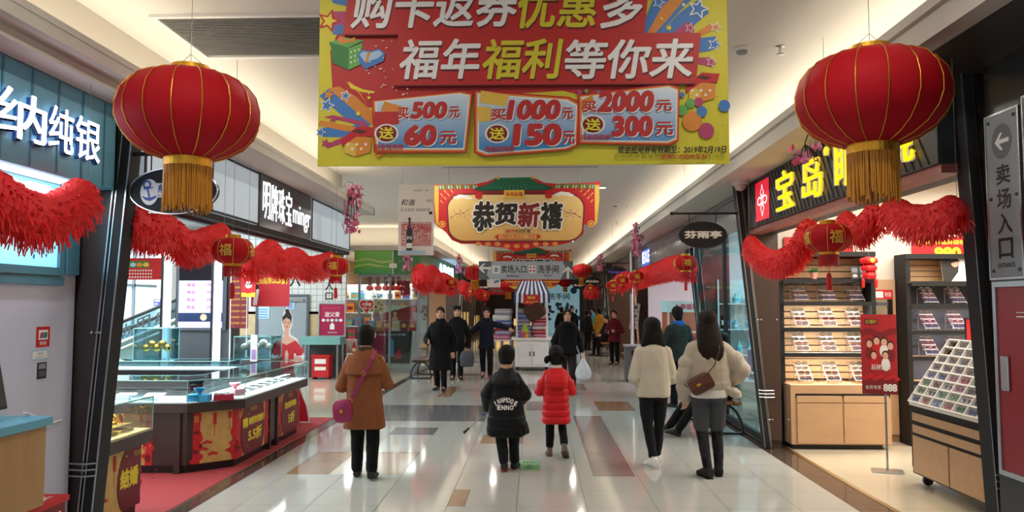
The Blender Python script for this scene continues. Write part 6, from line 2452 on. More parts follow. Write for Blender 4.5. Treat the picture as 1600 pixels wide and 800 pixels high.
def stand(loc, label, group='acrylic spectacle stands', steps=4):
 t = thing('spectacle_stand', label, 'spectacle stand', loc, 0, group)
 for k in range(steps):
  mb = MB()
  y = -.10 + .055 * k
  z = .03 + .055 * k
  mb.box(-.085, .085, y - .02, y + .02, z, z + .005)
  mb.build('step', M_acryl, t)
 for sx_ in (-.081, .081):
  mb = MB()
  mb.tube([(sx_, -.115, .0), (sx_, -.115, .03), (sx_, .065, .2), (sx_, .085, .2), (sx_, .085, 0)], .004, 5)
  mb.build('wire_leg', M_steel, t)
 return t

CX, CW = 3.06, 1.13
cab = eyewear_cabinet(CX, 9.97, CW, None, 'beech eyewear cabinet with black uprights, four shelves and a two door base', True)
random.seed(21)
first = None
levels = ((.778, 'cabinet top'), (1.135, 'lowest shelf'), (1.445, 'middle shelf'), (1.765, 'upper shelf'))
cols_ = ((.24, 'first stand'), (.58, 'middle stand'), (.92, 'last stand'))
for z, lz in levels:
 for x, lx in cols_:
  yb = 9.97 - (.22 if z > .8 else .30)
  lab = 'stepped acrylic stand, %s from the brown column on the %s of the beech cabinet' % ({'first stand': 'first', 'middle stand': 'second', 'last stand': 'third'}[lx], lz)
  l = (CX + x, yb, z + .0)
  if first is None:
   first = stand(l, lab)
  else:
   dup(first, l, label=lab)
  for k in range(4):
   yy, zz = -.10 + .055 * k, .036 + .055 * k
   lab = '%s spectacles on the %s of the %s, %s of the beech cabinet' % (('violet-rimmed', 'wine-rimmed', 'steel-rimmed', 'black-rimmed')[k], ('lowest step', 'second step', 'third step', 'top step')[k], {'first stand': 'column-side stand', 'middle stand': 'middle stand', 'last stand': 'poster-side stand'}[lx], lz)
   place_spec((l[0] + random.uniform(-.006, .006), l[1] + yy - .005, l[2] + zz), random.uniform(-.06, .06), lab, (3, 2, 5, 0)[k], 'spectacles on the beech cabinet', 1.12)
# top shelf ornaments
cab_top = 2.03
mb = MB()
mb.box(.025, CW - .028, -.36, -.04, cab_top, cab_top + .012)
mb.build('shelf', M_beech, cab)
mb = MB()
mb.box(0, CW, -.375, -.36, cab_top - .03, cab_top + .02)
mb.build('shelf_edge', M_blackm, cab)
t = thing('potted_plant', 'tiny pink pot with a green plant on the top shelf of the beech cabinet', 'plant', (CX + .42, 9.72, cab_top + .012))
mb = MB()
mb.lathe([(.03, 0), (.042, .08), (.046, .08), (.046, .09), (.03, .085)], 16)
mb.build('pot', mat('pot_pink', '#d79a92', 0.5), t, smooth=True)
mb = MB()
rnd = random.Random(4)
for i in range(40):
 a, e = rnd.uniform(0, 6.28), rnd.uniform(.1, 1.3)
 d = Vector((cos(a) * cos(e), sin(a) * cos(e), sin(e)))
 c = Vector((0, 0, .09))
 sd = d.orthogonal().normalized() * .012
 L = rnd.uniform(.05, .09)
 mb.add([c, c + d * L * .6 + sd, c + d * L, c + d * L * .6 - sd], [(0, 1, 2, 3)])
mb.build('leaves', mat('leaf_green', '#3c6a2e', 0.5, vary=.4), t, fix=False)
for x, ww, lab in ((.88, .09, 'dark product card beside the others on the top shelf of the beech cabinet'), (.98, .09, 'second dark product card near the corner of the top shelf of the beech cabinet')):
 s = Sheet('product_card', lab, 'card', (CX + x, 9.70, cab_top + .012), MX, (0, .15, 1), ww, .17, mat('card_dark', '#4c5055', 0.4), .004)
 s.rect(.01, .09, ww - .01, .15, M_grey)
 s.ell(ww / 2, .05, .03, .02, M_wprint)
 s.flush('print')
# second cabinet
cab2 = eyewear_cabinet(4.62, 9.97, 1.45, mat('back_navy', '#3e4557', 0.5), 'black eyewear cabinet with dark blue back behind the sloping tray stand', False, base=False, shelves=(.78, 1.08, 1.40, 1.72), top=2.30)
mb = MB()
mb.box(.0, 1.45, -.36, -.04, 2.0, 2.012)
mb.build('shelf', M_beech, cab2)
mb = MB()
mb.box(0, 1.45, -.375, -.36, 1.96, 2.02)
mb.build('shelf_edge', M_blackm, cab2)
mb = MB()
z = 2.02
for k in range(4):
 mb.box(.1, 1.35, -.05, -.031, z + .002 + k * .07, z + .064 + k * .07)
mb.build('slat_back', M_beechd, cab2)
for z, lz in ((1.092, 'third'), (1.412, 'second'), (1.732, 'top')):
 for x, lx in ((.26, 'first'), (.60, 'middle'), (.96, 'last')):
  l = (4.62 + x, 9.97 - .22, z)
  dup(first, l, label='stepped acrylic stand, %s one on the %s lit shelf of the black cabinet' % (lx, lz))
  for k in range(4):
   yy, zz = -.10 + .055 * k, .036 + .055 * k
   lab = '%s spectacles, %s, %s stand of the %s black cabinet shelf' % (('violet-rimmed', 'pink-rimmed', 'wine-rimmed', 'tortoise')[k], ('lowest step', 'second step', 'third step', 'top step')[k], lx, lz)
   place_spec((l[0], l[1] + yy - .005, l[2] + zz), random.uniform(-.06, .06), lab, (3, 6, 2, 1)[k], 'spectacles on the black cabinet', 1.12)
for x, lab, kind in ((.42, 'leaning picture card of a dark-haired model on top of the black cabinet', 0), (.98, 'leaning picture card with a face and blue shirt on the black cabinet', 1)):
 s = Sheet('picture_card', lab, 'picture', (4.62 + x, 9.66, 2.02), MX, (0, .2, 1), .40, .30, M_wprint, .006)
 if kind == 0:
  s.poly([(.0, .0), (.10, .0), (.20, .12), (.22, .24), (.12, .3), (0, .3)], M_kprint)
  s.ell(.17, .23, .045, .05, mat('print_skin', '#d9a58c', 0.5))
  s.poly([(.10, .22), (.12, .29), (.20, .30), (.24, .25), (.19, .25)], M_kprint)
  s.poly([(.28, .02), (.36, .02), (.36, .14), (.30, .16)], M_yel)
 else:
  s.rect(0, .1, .22, .22, M_blue2)
  s.rect(0, .22, .40, .30, M_kprint)
  s.ell(.30, .18, .05, .065, mat('print_skin', '#d9a58c', 0.5))
  s.poly([(.24, .2), (.25, .27), (.36, .27), (.37, .2), (.30, .24)], M_kprint)
  s.poly([(.20, 0), (.40, 0), (.38, .10), (.22, .10)], mat('print_sky', '#2fa0c8', 0.5))
 s.flush('artwork')
# red wall banners
for A, w_, h_, lab, a_, b_ in ((PY(1226, 409, 9.96), .88, .32, 'red price banner on the wall half behind the small lantern', '会员尊享品牌镜框+镜片', '680'), (PY(1430, 408.5, 9.9), .9, .32, 'red price banner with big yellow number above the black cabinet', '会员尊享品牌镜框+镜片', '980')):
 s = Sheet('price_banner', lab, 'banner', A, MX, MZ, w_, h_, M_red, .004)
 s.root.location.y = 9.975
 s.text(a_, .05, .22, w_ - .03, .28, M_yel, bold=.02)
 s.text(b_, .28, .03, .62, .19, M_yel, bold=.06)
 s.flush('lettering')
# mirror panel between the cabinets
t = thing('mirror_panel', 'beige wall panel with a mirror between the two eyewear cabinets', 'mirror', (4.30, 9.97, 0))
mb = MB()
mb.box(-.02, .28, -.03, 0, .1, 2.05)
mb.build('panel', M_beech, t)
mb = MB()
mb.box(.02, .24, -.036, -.03, 1.3, 1.9)
mb.build('mirror', M_mirror, t)
mb = MB()
mb.box(.04, .18, -.042, -.036, 1.72, 1.76)
mb.build('nameplate', M_dgrey, t)
s = Sheet('small_notice', 'small red and white notice on the mirror panel between the cabinets', 'notice', (4.28, 9.925, 1.80), MX, MZ, .26, .12, M_red, .003)
s.rect(.02, .02, .14, .10, M_wprint)
s.text('特惠', .16, .03, .24, .09, M_wprint)
s.flush('print')
# paper hanging ornament
t = thing('red_paper_ornament', 'red paper hanging ornament with tassels at the corner of the beech cabinet', 'ornament', PY(1358, 424, 9.5), 0)
mb = MB()
for k in range(3):
 z = .13 - .09 * k
 mb.lathe([(.02, z + .05), (.10 - .012 * k, z + .03), (.115 - .012 * k, z), (.10 - .012 * k, z - .03), (.02, z - .045)], 6)
mb.build('tiers', M_paper, t)
for k in range(4):
 a = k * pi / 2 + .4
 mb = MB()
 mb.tube([(.09 * cos(a), .09 * sin(a), .10), (.10 * cos(a), .10 * sin(a), -.10)], .004, 4)
 mb.lathe([(.01, -.09), (.022, -.11), (.018, -.19), (.012, -.20)], 8, (.10 * cos(a), .10 * sin(a), 0))
 mb.build('tassel', M_tasselr, t)
mb = MB()
mb.ball((0, -.105, .13), (.03, .008, .03), 10)
mb.build('gold_medallion', M_goldp, t)
mb = MB()
mb.tube([(0, 0, .17), (0, 0, 3.3 - t.location.z)], .003, 4)
mb.build('hanging_wire', M_wire, t)

# poster on a pole stand
c = PZ(1387, 737)
t = thing('poster_stand', 'red group portrait poster with price digits on a slim pole stand', 'poster stand', (c.x, c.y, 0), -.35)
mb = MB()
mb.box(-.15, .15, -.11, .11, 0, .012)
mb.build('foot_plate', M_steel, t, bevel=.003)
mb = MB()
mb.tube([(0, 0, .01), (0, 0, 1.64)], .012, 8)
mb.build('pole', M_steel, t)
mb = MB()
mb.box(-.22, .12, -.03, -.018, .80, 1.63)
mb.build('poster_board', mat('poster_cinnabar', '#a51e22', 0.45, vary=.2, scale=8), t)
s = Sheet('x', '', '', (0, 0, 0), MX, MZ, .1, .1, None, parent=t, shift=(-.22, -.0305, .80))
for i, (x, y, r_) in enumerate(((.08, .52, .032), (.15, .55, .034), (.22, .54, .034), (.28, .50, .032), (.12, .40, .032), (.23, .40, .032))):
 s.ell(x, y - .09, r_ * 1.3, .07, (M_dred, M_red, M_wprint)[i % 3], n=14)
 s.ell(x, y + .01, r_ * 1.1, .045, M_kprint, n=14)
 s.ell(x, y, r_ * .85, .038, mat('print_skin', '#d9a58c', 0.5), n=14)
for i in range(9):
 s.ell(.02 + .037 * i, .64 + .02 * sin(i), .03, .03, M_dred, n=10)
s.rect(.04, .73, .16, .78, M_kprint)
s.text('红福印', .05, .735, .15, .775, M_goldp)
s.text('玩转过年', .09, .25, .28, .31, M_wprint, bold=.01, shear=.2)
s.rect(0, .0, .34, .15, M_dred)
for i in range(10):
 s.ell(.02 + .035 * i, .16 + .015 * (i % 3), .026, .02, M_red, n=10)
s.text('会员专享', .03, .05, .18, .09, M_wprint)
s.text('888', .20, .03, .33, .11, M_wprint, bold=.05)
s.flush('artwork')

# sloping tray stand
ux = 3.66
t = thing('tray_cabinet', 'beech and black island cabinet on castors carrying a sloping white spectacle tray', 'display cabinet', (ux, 7.73, 0))
Lc = 2.75
mb = MB()
mb.box(0.02, .78, -Lc, 0, .10, .16)
mb.build('bottom_board', M_black, t)
mb = MB()
mb.box(0.014, .78, -Lc, 0, .16, .755)
mb.build('carcase', M_blackm, t)
for k in range(4):
 mb = MB()
 mb.box(0, .016, -.04 - .66 * (k + 1) + .012, -.05 - .66 * k, .12, .47)
 mb.build('door', M_beech, t, bevel=.003)
for k in range(2):
 for z0, z1 in ((.50, .575), (.615, .69)):
  mb = MB()
  mb.box(-.004, .014, -.05 - 1.33 * (k + 1) + .02, -.06 - 1.33 * k, z0, z1)
  mb.build('drawer', M_beech, t, bevel=.003)
for y in (-.12, -Lc + .12):
 for x in (.10, .68):
  mb = MB()
  mb.lathe([(.001, -.02), (.045, -.018), (.05, 0), (.045, .018), (.001, .02)], 16)
  o = mb.build('castor', M_black, t, smooth=True, loc=(x, y, .05), rot=(pi / 2, 0, 0))
  mb = MB()
  mb.box(x - .03, x + .03, y - .03, y + .03, .085, .10)
  mb.build('castor_plate', M_dgrey, t)
# tray: a white slab of compartments rising away from the walkway
slope = Vector((.42, 0, .60)).normalized()
Ls = Vector((.42, 0, .60)).length
nrm = Vector((-slope.z, 0, slope.x))
tr_ = MB()
o0 = Vector((.02, 0, .775))
ex = Vector((0, -1, 0))
tr_.obox(o0 + slope * Ls / 2 + ex * (Lc / 2) - nrm * .02, ex * (Lc / 2), slope * Ls / 2, nrm * .012)
tw, th_ = .195, Ls / 8
for j in range(9):
 tr_.obox(o0 + slope * (th_ * j if j < 8 else Ls - .004) + ex * Lc / 2 + nrm * .01, ex * (Lc / 2), slope * .006, nrm * .03)
for i in range(15):
 x = min(.005 + tw * i, Lc - .005)
 tr_.obox(o0 + slope * Ls / 2 + ex * x + nrm * .01, ex * .006, slope * Ls / 2, nrm * .03)
tr_.build('compartment_tray', mat('tray_white', '#e3e0da', 0.4, vary=.02), t)
mb = MB()
mb.prism([(.0, 0, .755), (.0, -Lc, .755), (.0, -Lc, .78), (.0, 0, .78)], (.78, 0, 0))
mb.prism([(.03, 0, .78), (.46, 0, 1.36), (.76, 0, 1.36), (.76, 0, .78)], (0, -.012, 0))
mb.prism([(.03, -Lc + .012, .78), (.46, -Lc + .012, 1.36), (.76, -Lc + .012, 1.36), (.76, -Lc + .012, .78)], (0, -.012, 0))
mb.box(.44, .76, -Lc, 0, 1.345, 1.37)
mb.build('tray_case', mat('tray_white', '#e3e0da', 0.4), t)
mb = MB()
for k in range(1):
 mb.obox(o0 + slope * th_ * 6.98 + ex * (tw * .5) + nrm * .005, ex * tw * .46, slope * th_ * .93, nrm * .006)
mb.build('mirror_tile', mat('mirror_bronze', '#8a6f55', 0.08, metal=.9), t)
small = {}
cc = 0
rnd = random.Random(31)
ny = -nrm
slant = Matrix(((ex.x, ny.x, slope.x), (ex.y, ny.y, slope.y), (ex.z, ny.z, slope.z)))
COLS = [5, 5, 0, 4, 2, 6, 1, 3]
GRN = mat('frame_green', '#3d8a4a', 0.3)
REDF = mat('frame_red', '#c23b3f', 0.3)
TM = [M_dgrey, M_steel, FR_COL[1], FR_COL[4], GRN, REDF, FR_COL[6]]
TN = ['dark', 'steel', 'tortoise', 'blue', 'green', 'red', 'pink']
ordw = ['first', 'second', 'third', 'fourth', 'fifth', 'sixth', 'seventh', 'eighth', 'ninth', 'tenth']
for j in range(8):
 for i in range(9):
  if j >= 6 and i == 0:
   continue
  ci = rnd.choice((0, 1, 2)) if j > 3 else rnd.choice((3, 4, 5, 6, 2, 1)) if j > 0 else rnd.choice((3, 4, 4, 5, 6))
  p = Vector((ux, 7.73, 0)) + o0 + slope * (th_ * (j + .22)) + ex * (tw * (i + .5)) + nrm * .022
  lab = '%s children spectacles in the %s compartment, %s row from the bottom of the sloping tray' % (TN[ci], ordw[i], ordw[j])
  if ci not in small:
   o = spectacles(p, 0, lab, TM[ci], 'spectacles in the sloping tray', 1.12, True)
   small[ci] = o
  else:
   o = dup(small[ci], p, None, lab)
  o.rotation_euler = slant.to_euler()
s = Sheet('counter_sign', 'small red sign with gold characters standing on top of the sloping tray', 'sign', (4.18, 7.62, 1.372), MX, MZ, .32, .22, M_red, .012, border=(.012, M_black, .004))
s.text('囍 GO→', .05, .06, .28, .17, M_goldp, bold=.03)
s.flush('lettering')

# ------------------------------------------------------------------ kiosk cart with bedding
KY, KX = 20.6, -.10
t = thing('vendor_cart', 'white wooden vendor cart with arched doors and a blue striped canopy', 'cart', (KX, KY, 0))
mb = MB()
mb.box(-.44, .44, -.38, .38, .10, .80)
mb.build('cabinet', M_white, t, bevel=.008)
mb = MB()
mb.box(-.54, .54, -.46, .46, .80, .86)
mb.build('counter_top', M_white, t, bevel=.01)
for s_ in (-1, 1):
 mb = MB()
 pts = [(s_ * .02, -.386, .15), (s_ * .36, -.386, .15), (s_ * .36, -.386, .55)] + [(s_ * (.36 - .34 * (1 - cos(a))), -.386, .55 + .14 * sin(a)) for a in [pi / 2 * k / 8 for k in range(1, 9)]]
 mb.prism(pts, (0, -.012, 0))
 d = mb.build('door', M_whitepl, t, bevel=.004)
 mb = MB()
 mb.box(s_ * .05 - .012, s_ * .05 + .012, -.412, -.398, .38, .50)
 mb.build('handle', M_black, d)
for x in (-.38, .38):
 for y in (-.32, .32):
  mb = MB()
  mb.lathe([(.001, -.02), (.048, -.018), (.05, 0), (.048, .018), (.001, .02)], 14)
  mb.build('castor', M_black, t, smooth=True, loc=(x, y, .05), rot=(pi / 2, 0, 0))
for x in (-.40, .40):
 for y in (-.34, .34):
  mb = MB()
  mb.box(x - .022, x + .022, y - .022, y + .022, .86, 2.02)
  mb.build('post', M_white, t)
M_str = mat('canopy_navy', '#27417f', 0.8, bump=.2)
mbw, mbb = MB(), MB()
n = 15
for i in range(n):
 x0, x1 = -.48 + .96 * i / n, -.48 + .96 * (i + 1) / n
 q = (mbw if i % 2 else mbb)
 f = .62
 for (ya, za, sa), (yb, zb, sb) in (((-.45, 1.78, 1), (-.42, 2.02, .98)), ((-.42, 2.02, .98), (0, 2.36, .62)), ((0, 2.36, .62), (.42, 2.02, .98)), ((.42, 2.02, .98), (.45, 1.82, 1))):
  q.add([(x0 * sa, ya, za), (x1 * sa, ya, za), (x1 * sb, yb, zb), (x0 * sb, yb, zb), (x0 * sa, ya, za - .012), (x1 * sa, ya, za - .012), (x1 * sb, yb, zb - .012), (x0 * sb, yb, zb - .012)], [(0, 1, 2, 3), (7, 6, 5, 4), (0, 4, 5, 1), (1, 5, 6, 2), (2, 6, 7, 3), (3, 7, 4, 0)])
mbb.add([(-.48, -.42, 2.0), (-.48, .42, 2.0), (-.30, 0, 2.36)], [(0, 1, 2)])
mbb.add([(.48, -.42, 2.0), (.48, .42, 2.0), (.30, 0, 2.36)], [(0, 2, 1)])
o = mbw.build('canopy_white_stripes', M_white, t)
o['label'] = 'white stripes of the canopy'
o = mbb.build('canopy_blue_stripes', M_str, t)
o['label'] = 'navy stripes of the canopy'
s = Sheet('sale_card', 'small red sale card fixed to the striped canopy of the cart', 'sign', (KX - .22, KY - .48, 1.72), MX, MZ, .42, .26, M_red, .006)
s.text('特价', .1, .15, .32, .22, M_yel, bold=.03)
s.text('清仓处理', .05, .04, .37, .10, M_goldp, bold=.02)
s.flush('lettering')
rnd = random.Random(5)
BED = [('bed_grey', '#9a9aa2', 'grey'), ('bed_white', '#cfd0d2', 'white'), ('bed_lilac', '#8d86a8', 'lilac'), ('bed_pink', '#c06a8c', 'pink'), ('bed_blue', '#5a6fa8', 'blue'), ('bed_red', '#a5343c', 'red')]

def quilt(loc, sx_, sy_, h_, m, label, name='folded_quilt', rz=0.0, grp='folded quilts on the vendor cart'):
 t_ = thing(name, label, 'quilt', loc, rz, grp)
 mb_ = MB()
 rows = []
 for k in range(9):
  a = -pi / 2 + pi * k / 8
  e = .90 + .10 * cos(a)
  rows.append(ell_ring((0, 0, h_ / 2 + h_ / 2 * sin(a)), sx_ * e, sy_ * e, 28, 6))
 mb_.loft(rows)
 mb_.build('quilt_body', m, t_, smooth=True)
 mb_ = MB()
 mb_.tube([Vector(p) * 1.004 for p in ell_ring((0, 0, h_ / 2), sx_, sy_, 28, 6)] , .006, 5)
 mb_.build('piping', M_wprint, t_)
 return t_

pos = {'post side': -.21, 'walkway side': .20}
for side, x in pos.items():
 z = .862
 for k in range(7):
  nm, cc_, word = BED[(k * 2 + (0 if x < 0 else 3)) % 6]
  h_ = .10 if k < 5 else .13
  m = cloth(nm, cc_, bump=.3, bscale=60)
  quilt((KX + x + rnd.uniform(-.02, .02), KY + rnd.uniform(-.03, .03) - .04, z), .19, .25, h_, m, '%s folded quilt, %s in the %s stack on the vendor cart' % (word, ('lowest', 'second', 'third', 'fourth', 'fifth', 'sixth', 'topmost')[k], 'arm-waving man side' if x < 0 else 'black coat woman side'))
  z += h_
for x, zz, sc_, m, lab in ((-.92, 1.42, .16, cloth('bed_grey', '#9a9aa2'), ''),):
 pass
# bulky bedding leaning out of the cart on the side of the man, standing on a stool-like crate
t = thing('side_shelf', 'thin legged side shelf heaped with bulky quilts beside the vendor cart', 'shelf', (KX - .80, KY + .15, 0))
mb = MB()
mb.box(-.22, .24, -.3, .3, .76, .80)
mb.build('shelf_board', M_white, t, bevel=.006)
for x in (-.19, .21):
 for y in (-.27, .27):
  mb = MB()
  mb.tube([(x, y, 0), (x, y, .76)], .012, 6)
  mb.build('leg', M_steel, t)
z = .80
for k, (w_, h_, ci) in enumerate(((.30, .12, 3), (.28, .12, 2), (.30, .13, 5), (.30, .13, 4), (.32, .15, 1), (.30, .16, 0))):
 nm, cc_, word = BED[ci]
 quilt((KX - .78 + (.02 if k % 2 else -.02), KY + .12, z), w_ * .8, .30, h_, cloth(nm, cc_), '%s bulky quilt, %s of the heap beside the vendor cart' % (word, ('lowest', 'second', 'third', 'fourth', 'fifth', 'top')[k]), 'bulky_quilt', grp='bulky quilts beside the cart')
 z += h_
t = thing('cushion', 'dark brown square cushion tilted on the bedding of the vendor cart', 'cushion', (KX + .07, KY - .40, 1.34))
mb = MB()
rows = []
for k in range(9):
 a = -pi / 2 + pi * k / 8
 rows.append([Vector((p.x * cos(.55) - p.y * sin(.55), .09 * sin(a), p.x * sin(.55) + p.y * cos(.55) + .22)) for p in ell_ring((0, 0, 0), .26 * (.6 + .4 * cos(a)), .24 * (.6 + .4 * cos(a)), 28, 5)])
mb.loft(rows)
mb.build('cushion_body', cloth('cushion_brown', '#4d382d'), t, smooth=True)
for (x, z, r_, m, lab) in ((-.18, .95, .10, mat('plush_green', '#9cc13a', .8), 'lime green plush toy on the edge of the vendor cart'), (-.24, .862, .09, mat('plush_pink', '#d64a7a', .8), 'bright pink plush toy below the lime green one on the cart'),
        (-.14, .862, .05, mat('plush_yellow', '#e6b92e', .8), 'small yellow plush toy at the front edge of the cart'), (-.32, .862, .05, mat('plush_blue', '#4a7fc0', .8), 'small blue plush toy at the front corner of the cart')):
 t = thing('plush_toy', lab, 'soft toy', (KX + x, KY - .37 - (.03 if r_ > .06 else .06), z + (.02 if r_ == .10 else 0)), 0, 'plush toys on the vendor cart')
 mb = MB()
 mb.ball((0, 0, r_ * .7), (r_, r_ * .7, r_ * .7), 14)
 mb.build('body', m, t, smooth=True)
 mb = MB()
 mb.ball((0, -.02, r_ * 1.6), r_ * .6, 12)
 for sx_ in (-1, 1):
  mb.ball((sx_ * r_ * .4, -.02, r_ * 2.15), r_ * .2, 8)
 mb.build('head', m, t, smooth=True)

# ------------------------------------------------------------------ benches
M_bwood = wood_mat('bench_wood', '#a8743f', '#8a5a2e', (10, 1, 10), .45)

def bench(loc, rz, label, L=1.5, wm=None):
 t = thing('bench', label, 'bench', loc, rz)
 for k in range(4):
  mb = MB()
  mb.box(-L / 2, L / 2, -.20 + .105 * k, -.11 + .105 * k, .405, .445)
  mb.build('seat_slat', wm or M_bwood, t, bevel=.005)
 for sx_ in (-1, 1):
  mb = MB()
  x = sx_ * (L / 2 - .12)
  pts = [(x, -.24 * cos(a) * 1.0, .02 + .37 * sin(a)) for a in [pi * k / 14 for k in range(15)]]
  mb.tube([(x, -.24, .012)] + pts[0:] + [(x, .24, .012)], .018, 8)
  mb.tube([(x, -.24, .015), (x, .24, .015)], .016, 8)
  mb.tube([(x, -.19, .395), (x, .21, .395)], .014, 8)
  mb.build('leg', M_black, t, smooth=True)
 mb = MB()
 mb.tube([(-L / 2 + .12, 0, .10), (L / 2 - .12, 0, .10)], .012, 8)
 mb.build('stretcher', M_black, t)
 return t

bench((2.52, 11.1, 0), pi / 2, 'wooden slat bench with curved black legs before the glass shopfront', 1.5)
bench((-2.68, 18.5, 0), pi / 2, 'dark wooden bench with curved black legs beside the green shop glass', 1.3, wood_mat('bench_wood_dark', '#59402a', '#463120', (10, 1, 10), .45))
bench((-2.5, 24.0, 0), pi / 2, 'wooden bench by the far brown columns behind the waving man', 1.6)
bench((2.4, 26.6, 0), pi / 2, 'wooden bench with a seated person far along the brown shopfronts', 1.6)

# ------------------------------------------------------------------ green shop
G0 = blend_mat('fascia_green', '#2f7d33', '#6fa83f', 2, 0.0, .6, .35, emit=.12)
t = thing('shop_signboard', 'plain green fascia of the corner shop facing the visitor', 'shop sign', (-4.62, 19.42, 2.5))
mb = MB()
mb.box(0, .98, 0, .1, 0, .6)
mb.build('board', G0, t)
mb = MB()
mb.box(1.0, 1.70, 0, .1, 0, .6)
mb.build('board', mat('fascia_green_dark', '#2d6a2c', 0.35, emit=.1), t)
mb = MB()
mb.box(.98, 1.0, -.005, .1, 0, .6)
mb.build('joint', M_wprint, t)
s = Sheet('x', '', '', (0, 0, 0), MX, MZ, .1, .1, None, parent=t, shift=(0, -.001, 0))
s.poly([(0, .36), (.35, .42), (.7, .33), (.97, .36), (.97, .30), (.7, .27), (.35, .36), (0, .30)], mat('print_lime', '#a8bf5a', .4))
s.poly([(0, .22), (.4, .28), (.8, .20), (.97, .22), (.97, .18), (.6, .18), (.3, .23), (0, .16)], mat('print_lime', '#a8bf5a', .4))
s.flush('wave_print')
s = Sheet('small_plate', 'small white plate at the joint of the green fascia', 'plate', (-3.72, 19.41, 2.66), MX, MZ, .19, .11, M_wprint, .004)
s.rect(.02, .05, .16, .06, M_grey)
s.flush('print')
t = fascia_box('shop_signboard', 'green corner shop fascia along the walkway with lit white letters', -3.04, -2.92, 19.44, 28.9, 2.5, 3.09, mat('fascia_green_dark', '#2d6a2c', 0.35))
s = Sheet('x', '', '', (-2.92, 19.44, 2.5), L_U, MZ, .1, .1, None, parent=t, shift=(.06, 0, 0))
for k, ch in enumerate('AB家居'):
 s.text(ch, 3.6 + k * 1.05, .12, 4.4 + k * 1.05, .48, mat('letter_cyan', '#bfeaff', .4, emit=2.0), bold=.04, ext=.03)
 s.flush('lit_letter')
s.rect(.2, .05, 1.5, .30, mat('print_beige_bottle', '#c9ad6a', .5, vary=.6, scale=9))
s.rect(7.0, .05, 8.3, .4, M_greenl)
s.flush('picture')
for x0_, x1_, y0_, y1_, lab, m in ((-3.04, -2.92, 29.9, 35.6, 'dark brown fascia of the far shop after the green one', M_brownlam), (-3.04, -2.92, 36.4, 42.6, 'dark fascia of the most distant shop along the garland side', M_black)):
 fascia_box('shop_signboard', lab, x0_, x1_, y0_, y1_, 2.5, 3.09, m)

def shelf_unit(x0, x1, y, facing, zs, label, goods, seed, short='', depth=.32, frame=M_whitepl):
 """open shelving with boxed goods; facing (0,-1) shows towards the visitor, (1,0) or (-1,0) across the walkway"""
 t = thing('shelf_unit', label, 'shelves', (x0, y, 0))
 W_ = x1 - x0
 ang = 0 if facing == (0, -1) else (pi / 2 if facing == (1, 0) else -pi / 2)
 t.rotation_euler = (0, 0, ang)
 top = zs[-1] + .42
 mb = MB()
 mb.box(0, W_, depth - .02, depth, 0, top)
 mb.build('back', M_white, t)
 for x in (0, W_ - .03):
  mb = MB()
  mb.box(x, x + .03, 0, depth - .02, 0, top)
  mb.build('side', frame, t)
 R = Matrix.Rotation(ang, 3, 'Z')
 rr = random.Random(seed)
 for zi, z in enumerate(zs):
  mb = MB()
  mb.box(.03, W_ - .03, 0, depth - .02, z - .02, z)
  mb.build('shelf', frame, t)
  x = .06
  k = 0
  while x < W_ - .2:
   w_, h_ = rr.uniform(.12, .22), rr.uniform(.16, .30)
   gi = rr.randrange(len(goods))
   m, word = goods[gi]
   bt = thing('goods_box', '%s pack, %s on the %s shelf, %s' % (word, ordw[min(k, 9)], ordw[zi], short), 'box', Vector((x0, y, z)) + R @ Vector((x, .05, 0)), ang, 'goods on the %s' % label.split(' with')[0])
   if rr.random() < .5:
    mb = MB()
    mb.box(0, w_, 0, .16, 0, h_)
    mb.build('pack', m, bt, bevel=.005)
    mb = MB()
    mb.box(w_ * .15, w_ * .85, -.003, 0, h_ * .3, h_ * .65)
    mb.build('pack_label', goods[(gi + 2) % len(goods)][0], bt)
   else:
    mb = MB()
    r_ = w_ * .38
    mb.lathe([(r_ * .9, 0), (r_, .02), (r_, h_ * .6), (r_ * .45, h_ * .78), (r_ * .4, h_)], 14, (w_ / 2, .09, 0))
    mb.build('pack', m, bt, smooth=True)
    mb = MB()
    mb.lathe([(r_ * 1.01, h_ * .2), (r_ * 1.01, h_ * .5)], 14, (w_ / 2, .09, 0), cap=False)
    mb.build('pack_label', goods[(gi + 1) % len(goods)][0], bt)
   x += w_ + rr.uniform(.03, .10)
   k += 1
 return t

GD = [(M_red, 'red'), (mat('pack_cream', '#d9cfb8', .5), 'cream'), (M_blue, 'blue'), (mat('pack_teal', '#4a9a98', .5), 'teal'), (M_pink, 'pink'), (mat('pack_orange', '#c9792c', .5), 'orange'), (M_green, 'green'), (M_dred, 'maroon')]
shelf_unit(-4.45, -3.15, 20.9, (0, -1), (.35, .75, 1.12, 1.50, 1.88), 'white goods shelf behind the corner shop glass with boxes', GD, 3, 'front white goods shelf')
shelf_unit(-5.9, -4.6, 21.6, (0, -1), (.35, .75, 1.12, 1.50, 1.88), 'deep white goods shelf inside the corner shop with jars', GD, 4, 'deep white goods shelf')
t = thing('sale_counter', 'low white counter with gift packs and a dark cloth behind the corner shop glass', 'counter', (-3.75, 19.85, 0))
mb = MB()
mb.box(-.65, .62, 0, .40, 0, 1.0)
mb.build('body', M_whitepl, t, bevel=.006)
mb = MB()
mb.box(-.70, .67, -.03, .43, 1.0, 1.04)
mb.build('counter_top', M_whitepl, t)
mb = MB()
mb.prism([(-.50, -.035, .22), (.50, -.035, .22), (.56, -.035, 1.042), (-.56, -.035, 1.042)], (0, -.006, 0))
mb.build('hanging_cloth', M_black, t)
s = Sheet('x', '', '', (0, 0, 0), MX, MZ, .1, .1, None, parent=t, shift=(0, -.042, 0))
s.rect(-.50, .24, -.12, 1.03, mat('poster_crimson', '#a31344', 0.35))
